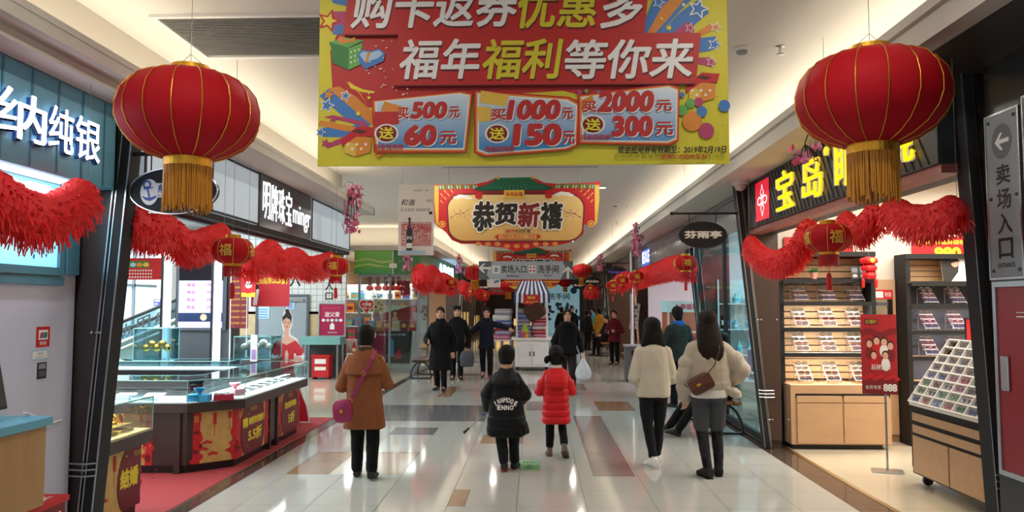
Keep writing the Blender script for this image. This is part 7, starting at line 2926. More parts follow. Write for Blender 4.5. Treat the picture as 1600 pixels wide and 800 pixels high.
s.poly([(-.06, .38), (.10, .38), (.09, .78), (.04, .86), (-.03, .84), (-.05, .6)], mat('print_sky', '#2fa0c8', 0.5))
s.poly([(.1, .3), (.3, .36), (.26, .62), (.14, .5)], M_red)
s.text('优惠 MOM 护肤', -.3, .92, .4, .98, M_wprint)
s.flush('print')
for i in range(6):
 x = -.62 + .215 * i
 m, word = [(M_blue, 'navy'), (mat('pack_orange', '#c9792c', .5), 'orange'), (M_red, 'red'), (mat('pack_cream', '#d9cfb8', .5), 'cream'), (M_dred, 'maroon'), (M_red, 'second red')][i]
 bt = thing('gift_pack', '%s gift pack, %s of the row on the low white counter' % (word, ordw[i]), 'gift pack', (-3.75 + x, 19.9, 1.042), 0, 'gift packs on the low white counter')
 mb = MB()
 mb.box(0, .18, 0, .12, 0, .26)
 mb.build('pack', m, bt, bevel=.005)
 mb = MB()
 mb.lathe([(.06, 0), (.06, .005)], 16)
 mb.build('emblem', M_goldp, bt, loc=(.09, -.001, .14), rot=(pi / 2, 0, 0))
s = Sheet('standing_card', 'red card with a smiling woman portrait above the gift packs', 'card', (-3.98, 20.05, 1.31), MX, MZ, .78, .40, mat('poster_cinnabar', '#a51e22', 0.45), .01)
s.poly([(0, .2), (.3, .26), (.7, .38), (.78, .4), (0, .4)], M_wprint)
s.ell(.30, .18, .08, .10, M_kprint)
s.ell(.30, .17, .055, .07, mat('print_skin', '#d9a58c', 0.5))
s.poly([(.2, 0), (.40, 0), (.36, .10), (.24, .10)], mat('print_skin', '#d9a58c', 0.5))
s.flush('artwork')
mb = MB()
mb.box(.3, .5, .0, .12, -.012, .0)
mb.build('foot', M_wprint, s.root)
# sunflowers
t = thing('sunflower_vase', 'bunch of yellow sunflowers behind the corner shop glass', 'flowers', (-4.15, 19.95, 1.30))
mb = MB()
mb.lathe([(.06, 0), (.09, .1), (.07, .2), (.08, .22)], 14)
mb.build('vase', M_dred, t, smooth=True)
for i, (x, z) in enumerate(((-.12, .30), (.0, .36), (.12, .31), (-.06, .44), (.08, .46), (.14, .42))):
 mb = MB()
 for k in range(14):
  a = 2 * pi * k / 14
  d = Vector((cos(a), -.15, sin(a)))
  sd = Vector((-sin(a), 0, cos(a))) * .016
  c = Vector((x, -.06, z))
  mb.add([c + d * .02, c + d * .05 + sd, c + d * .085, c + d * .05 - sd], [(0, 1, 2, 3)])
 f_ = mb.build('flower', mat('petal_yellow', '#e2a91e', .5, vary=.2), t, fix=False)
 mb = MB()
 mb.ball((x, -.065, z), (.035, .012, .035), 10)
 mb.build('flower_centre', M_brow, f_, smooth=True)
 mb = MB()
 mb.tube([(x, -.05, z), (x * .4, 0, .2)], .006, 5)
 mb.build('stem', M_green, t)
# hearts on the glass, lanterns inside, plant
for px, py, r_, lab in ((573, 478, .20, 'red heart sign with white characters on the corner shop glass'), (577, 526, .17, 'second red heart sign lower on the corner shop glass')):
 A = PY(px, py, 19.44)
 t = thing('heart_sign', lab, 'sign', A)
 def hp(q):
  return [(q * r_ * sin(a) ** 3 * 1.0, 0, q * r_ * (13 * cos(a) - 5 * cos(2 * a) - 2 * cos(3 * a) - cos(4 * a)) / 15) for a in [2 * pi * k / 40 for k in range(40)]]
 mb = MB()
 mb.prism(hp(1.0), (0, .012, 0))
 mb.build('heart_board', M_wprint, t)
 mb = MB()
 mb.prism([(x, -.003, z) for x, y, z in hp(.88)], (0, .003, 0))
 mb.build('heart_face', M_red, t)
 s = Sheet('x', '', '', (0, 0, 0), MX, MZ, .1, .1, None, parent=t, shift=(0, -.0035, 0))
 s.text('年货特惠', -r_ * .6, -.01, r_ * .6, .08, M_wprint, bold=.03)
 s.text('新年一生', -r_ * .5, -.10, r_ * .5, -.03, M_wprint, bold=.02)
 s.flush('lettering')
for i, (px, w_) in enumerate(((578, .2), (591, .16), (603, .19), (614, .16), (623, .15))):
 A = PY(px, 450, 20.1)
 t = thing('window_lantern', 'glowing red window lantern, %s of the row behind the corner shop glass' % ordw[i], 'lantern', A, 0, 'red window lanterns in the corner shop')
 mb = MB()
 mb.lathe([(.03, .07), (.08, .05), (.10, 0), (.08, -.05), (.03, -.07)], 18)
 mb.build('lantern_body', mat('lantern_bright', '#d8241c', .5, emit=.25), t, smooth=True)
 mb = MB()
 mb.box(-.045, .045, -.02, .02, .07, .32)
 mb.build('hanging_card', M_dred, t)
 mb = MB()
 mb.tube([(0, 0, .3), (0, 0, 3.2 - A.z)], .003, 4)
 mb.build('hanging_wire', M_wire, t)
t = thing('cut_paper_banner', 'red cut paper characters hanging behind the corner shop glass', 'decoration', PY(640, 450, 20.0))
s = Sheet('x', '', '', (0, 0, 0), MX, MZ, .1, .1, None, parent=t)
for k, ch in enumerate('福春'):
 s.text(ch, -.28 + .34 * k, -.2, .02 + .34 * k, .22, M_red, bold=.06)
 s.flush('character')
for x in (-.13, .2):
 mb = MB()
 mb.tube([(x, 0, .2), (x, 0, 3.2 - t.location.z)], .003, 4)
 mb.build('hanging_wire', M_wire, t)
t = thing('potted_tree', 'leafy green plant in a white pot behind the corner shop glass', 'plant', (-4.30, 20.5, 0))
mb = MB()
mb.lathe([(.12, 0), (.16, .35), (.17, .36), (.15, .36)], 18)
mb.build('pot', M_white, t, smooth=True)
mb = MB()
mb.tube([(0, 0, .3), (.02, 0, 1.7)], .02, 6)
mb.build('stem', M_brow, t)
mb = MB()
rnd = random.Random(17)
for i in range(320):
 z = rnd.uniform(.7, 1.95)
 a = rnd.uniform(0, 6.28)
 d = Vector((cos(a), sin(a), rnd.uniform(-.3, .5))).normalized()
 c = Vector((0.02, 0, z)) + d * rnd.uniform(.02, .07)
 L = rnd.uniform(.07, .13)
 sd = d.cross(Vector((0, 0, 1))).normalized() * L * .3
 mb.add([c, c + d * L * .5 + sd, c + d * L, c + d * L * .5 - sd], [(0, 1, 2, 3)])
mb.build('leaves', mat('leaf_green', '#3c6a2e', 0.5), t, fix=False)

# ------------------------------------------------------------------ pink shop and its machine
t = fascia_box('shop_signboard', 'grey glossy fascia over the pink shop with a lit blue white sign', 2.70, 2.85, 13.95, 21.4, 2.62, 3.19, mat('fascia_grey_gloss', '#5b5e63', .15))
s = Sheet('x', '', '', (2.70, 21.4, 2.62), R_U, MZ, .1, .1, None, parent=t, shift=(-.0755, 7.45, 0))
s.rect(1.8, .06, 3.2, .46, mat('sign_blue_lit', '#2f62c8', .4, emit=.8))
s.text('BEXUE', 1.9, .12, 3.1, .42, M_ledletter, bold=.03)
s.flush('lit_sign')
s.text('SELECTED', 3.6, .30, 6.6, .42, M_grey, bold=.02)
s.text('精品女装', 3.8, .10, 6.0, .24, M_grey)
s.flush('lettering')
t = fascia_box('shop_signboard', 'blue grey glossy fascia over the glass shopfront after the optical shop', 2.66, 2.85, 9.75, 13.7, 2.7, 3.19, mat('fascia_bluegrey', '#6a7076', .15))
t = fascia_box('shop_signboard', 'dark brown fascia of the far shop beyond the steel column', 2.75, 2.9, 21.9, 27.8, 2.5, 3.19, M_brownlam)
t = fascia_box('shop_signboard', 'black fascia of the shop far along the brown columns', 2.75, 2.9, 28.9, 35.8, 2.5, 3.19, M_black)
t = thing('steel_post', 'round polished steel post beside the pink shop entrance', 'post', (2.62, 21.0, 0))
mb = MB()
mb.lathe([(.10, 0), (.07, .03), (.06, .06), (.06, 3.19)], 18)
mb.build('tube', M_steel, t, smooth=True)
mb = MB()
mb.lathe([(.12, 0), (.12, .02), (.07, .03)], 18)
mb.build('base_ring', M_dgrey, t)
t = thing('grey_sliding_panel', 'plain pale grey panel wall inside the pink shop', 'panel', (3.0, 20.6, 0))
mb = MB()
mb.box(.0, 1.8, 0, .08, 0, 2.55)
mb.build('panel', mat('panel_greyblue', '#b4b8c6', .5), t)
mb = MB()
mb.box(1.8, 1.88, -.02, .1, 0, 2.55)
mb.build('jamb', mat('jamb_ochre', '#9c7a4c', .4), t)
t = thing('pink_curtain_wall', 'pale pink lit display wall deep in the pink shop', 'wall panel', (4.92, 20.5, 0))
mb = MB()
mb.box(0, 1.3, 0, .06, 0, 2.6)
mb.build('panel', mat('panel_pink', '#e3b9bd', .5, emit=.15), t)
for z in (1.2, 1.8):
 mb = MB()
 mb.box(.1, 1.2, -.2, 0, z, z + .03)
 mb.build('shelf', M_white, t)
# gift machine
Ym = 15.0
A = PY(1036, 560, Ym)
t = thing('gift_machine', 'pink and white gift vending machine with a pale blue header', 'vending machine', (2.95, Ym, 0))
mb = MB()
mb.box(-.42, .42, 0, .7, 0, .75)
mb.build('base', mat('machine_pink', '#d98c98', .35), t, bevel=.02)
mb = MB()
for x in (-.40, .36):
 for y in (.0, .64):
  mb.box(x, x + .04, y, y + .04, .75, 1.58)
mb.build('frame', M_whitepl, t)
mb = MB()
mb.box(-.36, .36, .01, .016, .75, 1.58)
mb.build('glass', M_glass, t)
mb = MB()
mb.box(-.40, .40, .60, .64, .75, 1.58)
mb.build('back_panel', mat('machine_orange', '#c9734f', .5, vary=.4, scale=6), t)
mb = MB()
mb.box(-.43, .43, -.03, .7, 1.58, 1.80)
mb.build('header', mat('machine_blue', '#9fd0d6', .4, emit=.25), t, bevel=.01)
s = Sheet('x', '', '', (0, 0, 0), MX, MZ, .1, .1, None, parent=t, shift=(0, -.032, 0))
s.text('5 幸运礼物', -.25, 1.63, .3, 1.75, M_pink, bold=.04)
s.flush('lettering')
for i, (x, m) in enumerate(((-.22, M_pink), (.0, M_wprint), (.2, mat('plush_pink', '#d64a7a', .8)))):
 mb = MB()
 mb.ball((x, .3, .87), (.11, .1, .12), 12)
 mb.ball((x, .28, 1.02), .08, 12)
 for q in (-1, 1):
  mb.ball((x + q * .06, .28, 1.09), .03, 8)
 mb.build('prize_doll', m, t, smooth=True)
mb = MB()
mb.box(-.36, .36, .0, .6, 1.18, 1.20)
mb.build('shelf', M_whitepl, t)
# dark brown wall panel with leaflets and grey bin
t = thing('litter_bin', 'dark grey rectangular litter bin standing beside the steel post', 'bin', (2.32, 17.6, 0))
mb = MB()
mb.box(-.30, .30, -.20, .20, .05, .78)
mb.build('bin_body', M_dgrey, t, bevel=.01)
mb = MB()
mb.box(-.32, .32, -.22, .22, .78, .82)
mb.build('lid', M_grey, t, bevel=.006)
mb = MB()
mb.box(-.18, .18, -.206, -.20, .58, .70)
mb.build('opening', M_black, t)
mb = MB()
mb.box(-.28, .28, -.18, .18, 0, .05)
mb.build('foot', M_black, t)
t = thing('leaflet_holder', 'slanted white leaflet holder on the brown wall beside the pink shop', 'leaflets', (2.72, 21.5, 1.05))
for k in range(3):
 mb = MB()
 mb.prism([(-.13 + .03 * k, -.02 - .02, .24 * k), (.10 + .03 * k, -.04, .24 * k), (.13 + .03 * k, -.02, .22 + .24 * k), (-.10 + .03 * k, -.02, .22 + .24 * k)], (0, .02, 0))
 p_ = mb.build('leaflet', M_wprint, t)
 mb = MB()
 mb.box(-.04 + .03 * k, .04 + .03 * k, -.045, -.04, .08 + .24 * k, .15 + .24 * k)
 mb.build('print', M_dgrey, p_)
# glass shop contents seen through the bluish glazing
t = thing('gift_display_table', 'low white table with pastel bags behind the bluish glass shopfront', 'table', (3.8, 12.0, 0))
mb = MB()
mb.box(-.5, .5, -.9, .9, .62, .68)
mb.build('table_top', M_white, t)
for x in (-.45, .45):
 for y in (-.85, .85):
  mb = MB()
  mb.box(x - .03, x + .03, y - .03, y + .03, 0, .62)
  mb.build('leg', M_white, t)
for i, (x, y, m, lab) in enumerate(((-.3, -.6, mat('bag_cyan', '#6cc3d8', .5), 'cyan'), (-.25, -.1, mat('bag_blue', '#3c7fd0', .5), 'blue'), (-.3, .35, mat('bag_violet', '#9a7fc8', .5), 'violet'), (.15, -.4, mat('bag_mint', '#a5dccf', .5), 'mint'), (.1, .3, M_wprint, 'white'))):
 bt = thing('gift_bag', '%s paper bag on the low white table behind the bluish glass' % lab, 'bag', (3.8 + x, 12.0 + y, .682), .3 * i, 'paper bags on the low white table')
 mb = MB()
 mb.prism([(-.14, -.07, 0), (.14, -.07, 0), (.14, .07, 0), (-.14, .07, 0)], (0, 0, .34))
 mb.build('bag_body', m, bt, bevel=.006)
 mb = MB()
 mb.tube([(-.05, 0, .34), (-.04, 0, .43), (.04, 0, .43), (.05, 0, .34)], .006, 6)
 mb.build('bag_handle', M_wprint, bt)
shelf_unit(3.2, 5.2, 13.65, (0, -1), (.4, .85, 1.3, 1.75), 'pale gift shelf at the end of the glass shop with packs', [(mat('bag_cyan', '#6cc3d8', .5), 'cyan'), (M_wprint, 'white'), (mat('bag_violet', '#9a7fc8', .5), 'violet'), (mat('bag_mint', '#a5dccf', .5), 'mint')], 8, 'pale gift shelf')

# ------------------------------------------------------------------ far end
t = thing('end_shop_front', 'pale blue shop front with white letters at the far end behind the cart', 'shop front', (.55, 46.6, 0))
mb = MB()
mb.box(0, 2.1, 0, .3, .0, 2.9)
mb.build('panel', mat('end_cyan', '#9cc9d4', .5, emit=.35, vary=.12, scale=3), t)
s = Sheet('x', '', '', (0, 0, 0), MX, MZ, .1, .1, None, parent=t, shift=(0, -.002, 0))
s.text('洗手间', .2, 2.0, 1.5, 2.4, M_dgrey, bold=.02)
s.ell(1.75, 2.55, .2, .2, M_blue)
rnd = random.Random(6)
for i in range(26):
 s.ell(rnd.uniform(.1, 2.0), rnd.uniform(.6, 1.8), rnd.uniform(.05, .16), rnd.uniform(.05, .2), (M_dgrey, M_blue, M_turqd)[i % 3], n=9)
s.flush('print')
for i, (x, z, w_, h_, m, lab) in enumerate(((-3.2, 2.3, 1.6, .7, mat('end_red_lit', '#b3202a', .5, emit=.25), 'dark red lit signboard at the far end of the walkway'), (-1.3, 2.5, 1.7, .5, mat('end_black', '#26201e', .5), 'black signboard at the far end over the warm shop lights'))):
 s = Sheet('end_signboard', lab, 'shop sign', (x, 46.9, z), MX, MZ, w_, h_, m, .06)
 s.text(('名品', '金店')[i], .3, .15, w_ - .3, h_ - .15, (M_wprint, M_goldp)[i], bold=.03)
 s.flush('lettering')
for i in range(6):
 t = thing('glowing_showcase', 'warm glowing showcase at the far end, %s from the red signboard side' % ordw[i], 'showcase', (-3.2 + .62 * i, 46.2, 0), 0, 'glowing showcases at the far end')
 mb = MB()
 mb.box(0, .5, 0, .4, 0, .9 + .2 * (i % 3))
 mb.build('case', mat('case_warm_wood', '#8a5a34', .4, vary=.3), t)
 mb = MB()
 mb.box(.03, .47, -.005, 0, .45, .85 + .2 * (i % 3))
 mb.build('lit_front', mat('case_lit_warm', '#f0b46a', .5, emit=1.2, vary=.5, scale=8), t)

def clothes_rail(x, y, rz, label, cols, seed):
 t = thing('clothes_rail', label, 'clothes rail', (x, y, 0), rz)
 mb = MB()
 for q in (-.7, .7):
  mb.tube([(q, 0, .02), (q, 0, 1.6)], .014, 6)
  mb.tube([(q, -.22, .02), (q, .22, .02)], .014, 6)
 mb.tube([(-.7, 0, 1.6), (.7, 0, 1.6)], .014, 6)
 mb.build('rail_frame', M_steel, t)
 rr = random.Random(seed)
 R = Matrix.Rotation(rz, 3, 'Z')
 for i in range(7):
  m, wd = cols[(i * 2 + seed) % len(cols)]
  L = rr.uniform(.75, 1.0)
  g = thing('hanging_garment', '%s garment, %s on the %s' % (wd, ordw[i], label.split(' in ')[0]), 'garment', Vector((x, y, 1.58)) + R @ Vector((-.57 + .19 * i, 0, 0)), rz, 'garments on the far clothes rails')
  mb = MB()
  mb.loft([ell_ring((0, 0, z), a, b, 16, 2.6) for z, a, b in ((-.06, .02, .05), (-.10, .04, .19), (-.3, .055, .21), (-L, .07, .23))])
  mb.build('cloth', m, g, smooth=True)
  mb = MB()
  mb.tube([(0, 0, -.06), (0, 0, .01), (0, .02, .035), (0, .035, .02)], .004, 5)
  mb.build('hanger_hook', M_steel, g)

GAR = [(cloth('garment_rust', '#a5532f'), 'rust'), (cloth('garment_cream', '#d8cbb4'), 'cream'), (cloth('garment_rose', '#b9647a'), 'rose'), (cloth('garment_navy', '#2a3554'), 'navy'), (cloth('garment_wine', '#6d1f2c'), 'wine')]
for i, (x, y, lab) in enumerate(((-3.7, 32.0, 'first clothes rail in the far shop behind the waving man'), (-3.7, 34.3, 'second clothes rail in the far shop behind the waving man'), (-3.7, 39.0, 'third clothes rail in the most distant garland side shop'), (3.8, 24.0, 'maroon person side clothes rail in the far brown shop'), (3.7, 31.5, 'distant clothes rail in the glazed brown shop'))):
 clothes_rail(x, y, pi / 2, lab, GAR, i)

# ------------------------------------------------------------------ blossom sprays on the bulkheads
M_petal = mat('petal_pink', '#d6608f', .6, vary=.25, scale=40)
M_petal2 = mat('petal_pale', '#e59ab8', .6, vary=.2, scale=40)

def blossom(loc, L, label, seed, wdt=.13):
 t = thing('blossom_spray', label, 'artificial flowers', loc, 0, 'pink blossom sprays hanging from the bulkheads')
 rnd_ = random.Random(seed)
 mb = MB()
 if abs(loc[0] + 2.47) > .01 and loc[0] < 0:
  mb.tube([(0, 0, -.05), (0, 0, CEIL - loc[2])], .003, 4)
 else:
  mb.tube([(0, 0, -.05), (0, 0, .02), (-.07 if loc[0] < 0 else .09, 0, .04 if loc[0] < 0 else max(.04, 3.23 - loc[2]))], .005, 5)
 for k in range(6):
  a = rnd_.uniform(0, 6.28)
  x, y = cos(a) * wdt * .6, sin(a) * wdt * .6
  mb.tube([(0, 0, 0), (x * .6, y * .6, -L * .3), (x, y, -L * rnd_.uniform(.6, .95))], .005, 5)
 mb.build('stem', M_brow, t)
 mbs = (MB(), MB())
 lv = MB()
 for k in range(int(95 * L / .7)):
  q = rnd_.random() ** .85
  r_ = wdt * (1.0 - .45 * abs(q - .4)) * sqrt(rnd_.random())
  a = rnd_.uniform(0, 6.28)
  c = Vector((r_ * cos(a), r_ * sin(a), -L * q))
  n = Vector((cos(a), sin(a), rnd_.uniform(-.4, .4))).normalized()
  e1 = n.orthogonal().normalized()
  e2 = n.cross(e1)
  R = rnd_.uniform(.028, .042)
  mb = mbs[k % 2]
  for p in range(5):
   t0 = 2 * pi * p / 5
   d = e1 * cos(t0) + e2 * sin(t0)
   sd = (e2 * cos(t0) - e1 * sin(t0)) * R * .5
   mb.add([c, c + d * R * .6 + sd + n * .006, c + d * R + n * .012, c + d * R * .6 - sd + n * .006], [(0, 1, 2, 3)])
  if k % 3 == 0:
   d = (n + Vector((0, 0, -.6))).normalized()
   sd = e1 * .012
   lv.add([c, c + d * .03 + sd, c + d * .06, c + d * .03 - sd], [(0, 1, 2, 3)])
 mbs[0].build('blossoms', M_petal, t, fix=False)
 mbs[1].build('blossoms', M_petal2, t, fix=False)
 lv.build('leaves', mat('leaf_green', '#3c6a2e', .5), t, fix=False)
 return t

blossom(PX(551, 288, -2.47), .66, 'pink blossom spray at the bulkhead end over the garland', 1, .15)
blossom(PX(994, 349, 2.13), .70, 'pink blossom spray on the bulkhead before the blue lit sign', 2)
blossom(PX(938.5, 397, 2.12), .55, 'pink blossom spray on the bulkhead above the far lantern', 3)
blossom(PX(717, 397, -2.47), .60, 'pink blossom spray on the bulkhead beyond the green fascia', 4)
blossom(PX(1258, 226, 2.12), .13, 'pink blossom spray mostly hidden behind the big optical shop lantern', 5)
blossom(PX(636, 398, -2.9) + Vector((0.0, 0, 0)), .35, 'sparse pink blossom sprig hanging in front of the dark green fascia', 6, .16)

# ------------------------------------------------------------------ ceiling fittings
def downlight(x, y, z, label, r=.07, power=None, group='round ceiling downlights', target=None):
 t = thing('downlight', label, 'ceiling light', (x, y, z), 0, group)
 mb = MB()
 mb.lathe([(r, 0), (r * 1.25, -.002), (r * 1.25, -.012), (r * .95, -.014), (r * .95, -.004)], 20)
 mb.build('ring', M_whitepl, t)
 mb = MB()
 mb.lathe([(.001, -.006), (r * .93, -.006)], 20, cap=False)
 mb.build('diffuser', M_lamp, t)
 if power:
  area_light('lamp', (x, y, z - .03), r * 1.8, 0, power, (1, .93, .84), disk=True)
 return t

k = 0
ys = (1.0, 3.2, 5.4, 7.8, 10.4, 13.2, 16.4, 20.0, 24.5, 29.5, 35.0, 41.0)
for i, y in enumerate(ys):
 for x in (-1.35, 1.15):
  downlight(x, y, CEIL, '%s ceiling downlight on the %s of the walkway' % (['first', 'second', 'third', 'fourth', 'fifth', 'sixth', 'seventh', 'eighth', 'ninth', 'tenth', 'eleventh', 'twelfth'][i], 'jewellery side' if x < 0 else 'optical shop side'), power=LAMP_W)
for i, (x, y, z) in enumerate(((-4.6, 13.6, CEIL), (-4.6, 16.6, CEIL), (-6.4, 14.5, CEIL))):
 downlight(x, y, z, '%s downlight in the ceiling of the escalator hall' % ordw[i], power=LAMP_W)
for i, (x, y) in enumerate(((3.7, 6.2), (3.9, 8.6), (4.9, 7.2), (5.4, 9.2))):
 downlight(x, y, 3.318, '%s downlight in the ceiling of the optical shop' % ordw[i], .08, power=9)

def vent(loc, sx_, sy_, label):
 t = thing('ceiling_vent', label, 'ceiling vent', loc)
 mb = MB()
 for a0, a1, b0, b1 in ((-sx_, sx_, -sy_, -sy_ + .04), (-sx_, sx_, sy_ - .04, sy_), (-sx_, -sx_ + .04, -sy_ + .04, sy_ - .04), (sx_ - .04, sx_, -sy_ + .04, sy_ - .04)):
  mb.box(a0, a1, b0, b1, -.02, 0)
 mb.build('frame', M_whitepl, t)
 mb = MB()
 mb.box(-sx_ + .04, sx_ - .04, -sy_ + .04, sy_ - .04, -.006, 0)
 mb.build('backing', mat('vent_grey', '#8c8b89', .6, vary=.3, scale=120), t)
 mb = MB()
 n = int(sy_ * 2 / .035)
 for k in range(n):
  y = -sy_ + .05 + (2 * sy_ - .1) * k / n
  mb.obox((0, y, -.012), (sx_ - .045, 0, 0), (0, .009, .005), (0, 0, .001))
 mb.build('grille', M_whitepl, t)

va, vb = PZ(325, 89, CEIL), PZ(275, 22, CEIL)
vent((va.x + 1.28, (va.y + vb.y) / 2, CEIL), 1.30, (va.y - vb.y) / 2, 'wide grey ceiling vent grille partly behind the big banner')
for px, py, lab, kind in ((1159, 74, 'white round smoke detector on the ceiling beside the big banner', 0), (1219, 72, 'small brass sprinkler head on the ceiling near the optical shop lantern', 1), (961, 319, 'small smoke detector on the ceiling past the New Year banner', 0), (980, 320, 'small sprinkler on the ceiling past the New Year banner', 1),
        (692, 266, 'round ceiling speaker disc just under the big banner edge', 2), (588, 368, 'small grey sensor on the escalator hall ceiling', 1), (964, 347, 'second small sprinkler farther along the ceiling', 1)):
 p = PZ(px, py, CEIL)
 if kind == 0:
  t = thing('smoke_detector', lab, 'smoke detector', (p.x, p.y, CEIL))
  mb = MB()
  mb.lathe([(.06, 0), (.062, -.015), (.05, -.03)], 20)
  mb.build('base', M_whitepl, t, smooth=True)
  mb = MB()
  mb.lathe([(.045, -.03), (.04, -.05), (.02, -.058), (.002, -.06)], 20)
  mb.build('sensor_cap', M_grey, t, smooth=True)
 elif kind == 1:
  t = thing('sprinkler', lab, 'sprinkler', (p.x, p.y, CEIL))
  mb = MB()
  mb.lathe([(.035, 0), (.035, -.006), (.012, -.01), (.010, -.04), (.004, -.06)], 14)
  mb.build('body', M_steel, t, smooth=True)
  mb = MB()
  mb.lathe([(.002, -.06), (.03, -.062), (.03, -.066), (.002, -.068)], 14)
  mb.build('deflector', M_steel, t)
 else:
  t = thing('ceiling_speaker', lab, 'speaker', (p.x, p.y, CEIL))
  mb = MB()
  mb.lathe([(.12, 0), (.12, -.01), (.10, -.016)], 24)
  mb.build('ring', M_whitepl, t)
  mb = MB()
  mb.lathe([(.10, -.012), (.002, -.012)], 24)
  mb.build('grille', M_grey, t)
p = PX(1132, 291, 2.45)
t = thing('dome_camera', 'white dome security camera under the bulkhead beside the brown column', 'security camera', (2.45, 9.2, 3.2))
mb = MB()
mb.lathe([(.09, 0), (.095, -.03), (.08, -.035)], 20)
mb.build('base', M_whitepl, t, smooth=True)
mb = MB()
mb.lathe([(.075, -.033), (.07, -.07), (.045, -.10), (.002, -.115)], 20)
mb.build('dome', mat('dome_smoke', '#b8a8a0', .1), t, smooth=True)

# floor exit plate
c = PZ(827, 726)
s = Sheet('floor_exit_sign', 'green glowing exit arrow plate set in the floor tiles behind the children', 'floor sign', (c.x - .11, c.y - .28, 0.0005), (1, 0, 0), (0, 1, 0), .22, .52, mat('exit_green', '#4f9a5c', .3), .002)
s.root.location.z = .0025
s.rect(.01, .28, .21, .50, mat('exit_green_light', '#8fc79a', .3))
s.text('安全出口', .03, .33, .19, .46, mat('exit_green_dark', '#1f5a30', .3), bold=.03)
s.poly([(.11, .03), (.19, .13), (.14, .13), (.14, .25), (.08, .25), (.08, .13), (.03, .13)], mat('exit_green_dark', '#1f5a30', .3))
s.flush('print')

# ------------------------------------------------------------------ people
M_sole = mat('sole_pale', '#b9b4ac', .6)
C_camel = cloth('coat_camel', '#855031', bump=.25)
C_knit = cloth('scarf_dark_check', '#46382f', vary=.6)
C_fleece = cloth('fleece_cream', '#cdc4b3', bump=.9, bscale=110)
C_puffb = cloth('puffer_beige', '#b2a797', .55, bump=.15, bscale=30)
C_puffr = cloth('puffer_red', '#d4222a', .42, bump=.15, bscale=30)
C_puffk = cloth('puffer_black', '#0f1013', .5, bump=.15, bscale=30)
C_maroon = cloth('coat_maroon', '#5d1a26', bump=.3)
C_jean = cloth('denim_black', '#18191d')
C_short = cloth('shorts_grey', '#43464b')
C_shirt = cloth('shirt_white', '#dad6cf')
C_green = cloth('jacket_dark_olive', '#2e332f')
M_bagm = mat('leather_magenta', '#8e1d4c', .4, bump=.1)
M_bagb = mat('leather_brown', '#4a2416', .35, bump=.15)

# --- woman in the camel coat, seen from behind
p = Person('person', 'person in a camel coat walking away with a magenta crossbody bag', (-1.72, 7.74, 0), .05, 1.50, 'shoppers on the walkway')
H = p.H
p.J['elL'] = Vector((-.238, .02, .91)); p.J['wrL'] = Vector((-.15, .22, .90))
p.J['elR'] = Vector((.228, .02, .93)); p.J['wrR'] = Vector((.12, .23, .95))
p.J['ankL'] = Vector((-.085, .10, .07)); p.J['toeL'] = Vector((-.10, .26, .025)); p.J['kneeL'] = Vector((-.08, .08, .42))
p.J['ankR'] = Vector((.085, -.06, .085)); p.J['toeR'] = Vector((.10, .085, .03)); p.J['kneeR'] = Vector((.085, .03, .42))
p.hpitch = -.12
p.body(face=False)
p.trousers(C_blackp, 1.12, .06)
p.shoes(C_shoe, size=1.0)
mb = p.trunk([(.335, .138, .10), (.345, .140, .102), (.42, .132, .098), (.50, .122, .092), (.58, .116, .086), (.66, .115, .080), (.74, .118, .078), (.79, .112, .070), (.82, .085, .058), (.845, .055, .048)])
p.sleeves(mb, (.046, .043, .036), .01)
p.wear('coat', mb, C_camel)
mb = p.trunk([(.69, .127, .098, -.004), (.705, .132, .100, -.004), (.76, .126, .090), (.80, .110, .076), (.835, .075, .060), (.86, .056, .052)])
p.wear('shawl_collar', mb, C_camel, label='broad draped collar of the coat')
mb = p.trunk([(.825, .056, .052), (.84, .058, .055), (.86, .054, .052), (.875, .046, .046)])
p.wear('scarf', mb, C_knit, label='dark patterned scarf')
p.hair(M_hair, low=(.78, .20, .10), puff=1.22)
t = thing('crossbody_bag', 'magenta crossbody bag with a broad strap worn over the camel coat', 'bag', p.t.location.copy(), .05)
mb = MB()
c = Vector((-.17, -.235, .70))
mb.loft([ell_ring(c + Vector((0, d, 0)), a, b, 20, 3.2, Vector((1, -.25, .12)).normalized(), Vector((-.1, 0, 1)).normalized()) for d, a, b in ((-.04, .085, .095), (-.03, .10, .11), (.03, .10, .11), (.04, .085, .095))])
mb.build('bag_body', M_bagm, t, smooth=True)
mb = MB()
pts = [(-.10, -.20, .80), (-.035, -.185, .93), (.04, -.17, 1.08), (.09, -.14, 1.19), (.10, -.03, 1.275), (.09, .06, 1.24)]
for a, b in zip(pts, pts[1:]):
 a, b = Vector(a), Vector(b)
 d = (b - a).normalized()
 n = Vector((0.25, -1, .2)).normalized()
 sd = d.cross(n).normalized() * .02
 n2 = sd.cross(d).normalized() * .004
 mb.obox((a + b) / 2, d * ((b - a).length / 2 + .008), sd, n2)
mb.build('strap', M_bagm, t, bevel=.002)
mb = MB()
mb.tube([(-.10 + .018 * cos(a), -.215, .80 + .018 * sin(a)) for a in [2 * pi * k / 12 for k in range(13)]], .004, 5)
mb.tube([(.02 + .018 * cos(a), -.190, 1.06 + .018 * sin(a)) for a in [2 * pi * k / 12 for k in range(13)]], .004, 5)
mb.build('buckle', M_gold, t, smooth=True)
mb = MB()
mb.box(-.19, -.16, -.29, -.275, .685, .72)
mb.build('clasp', M_gold, t)

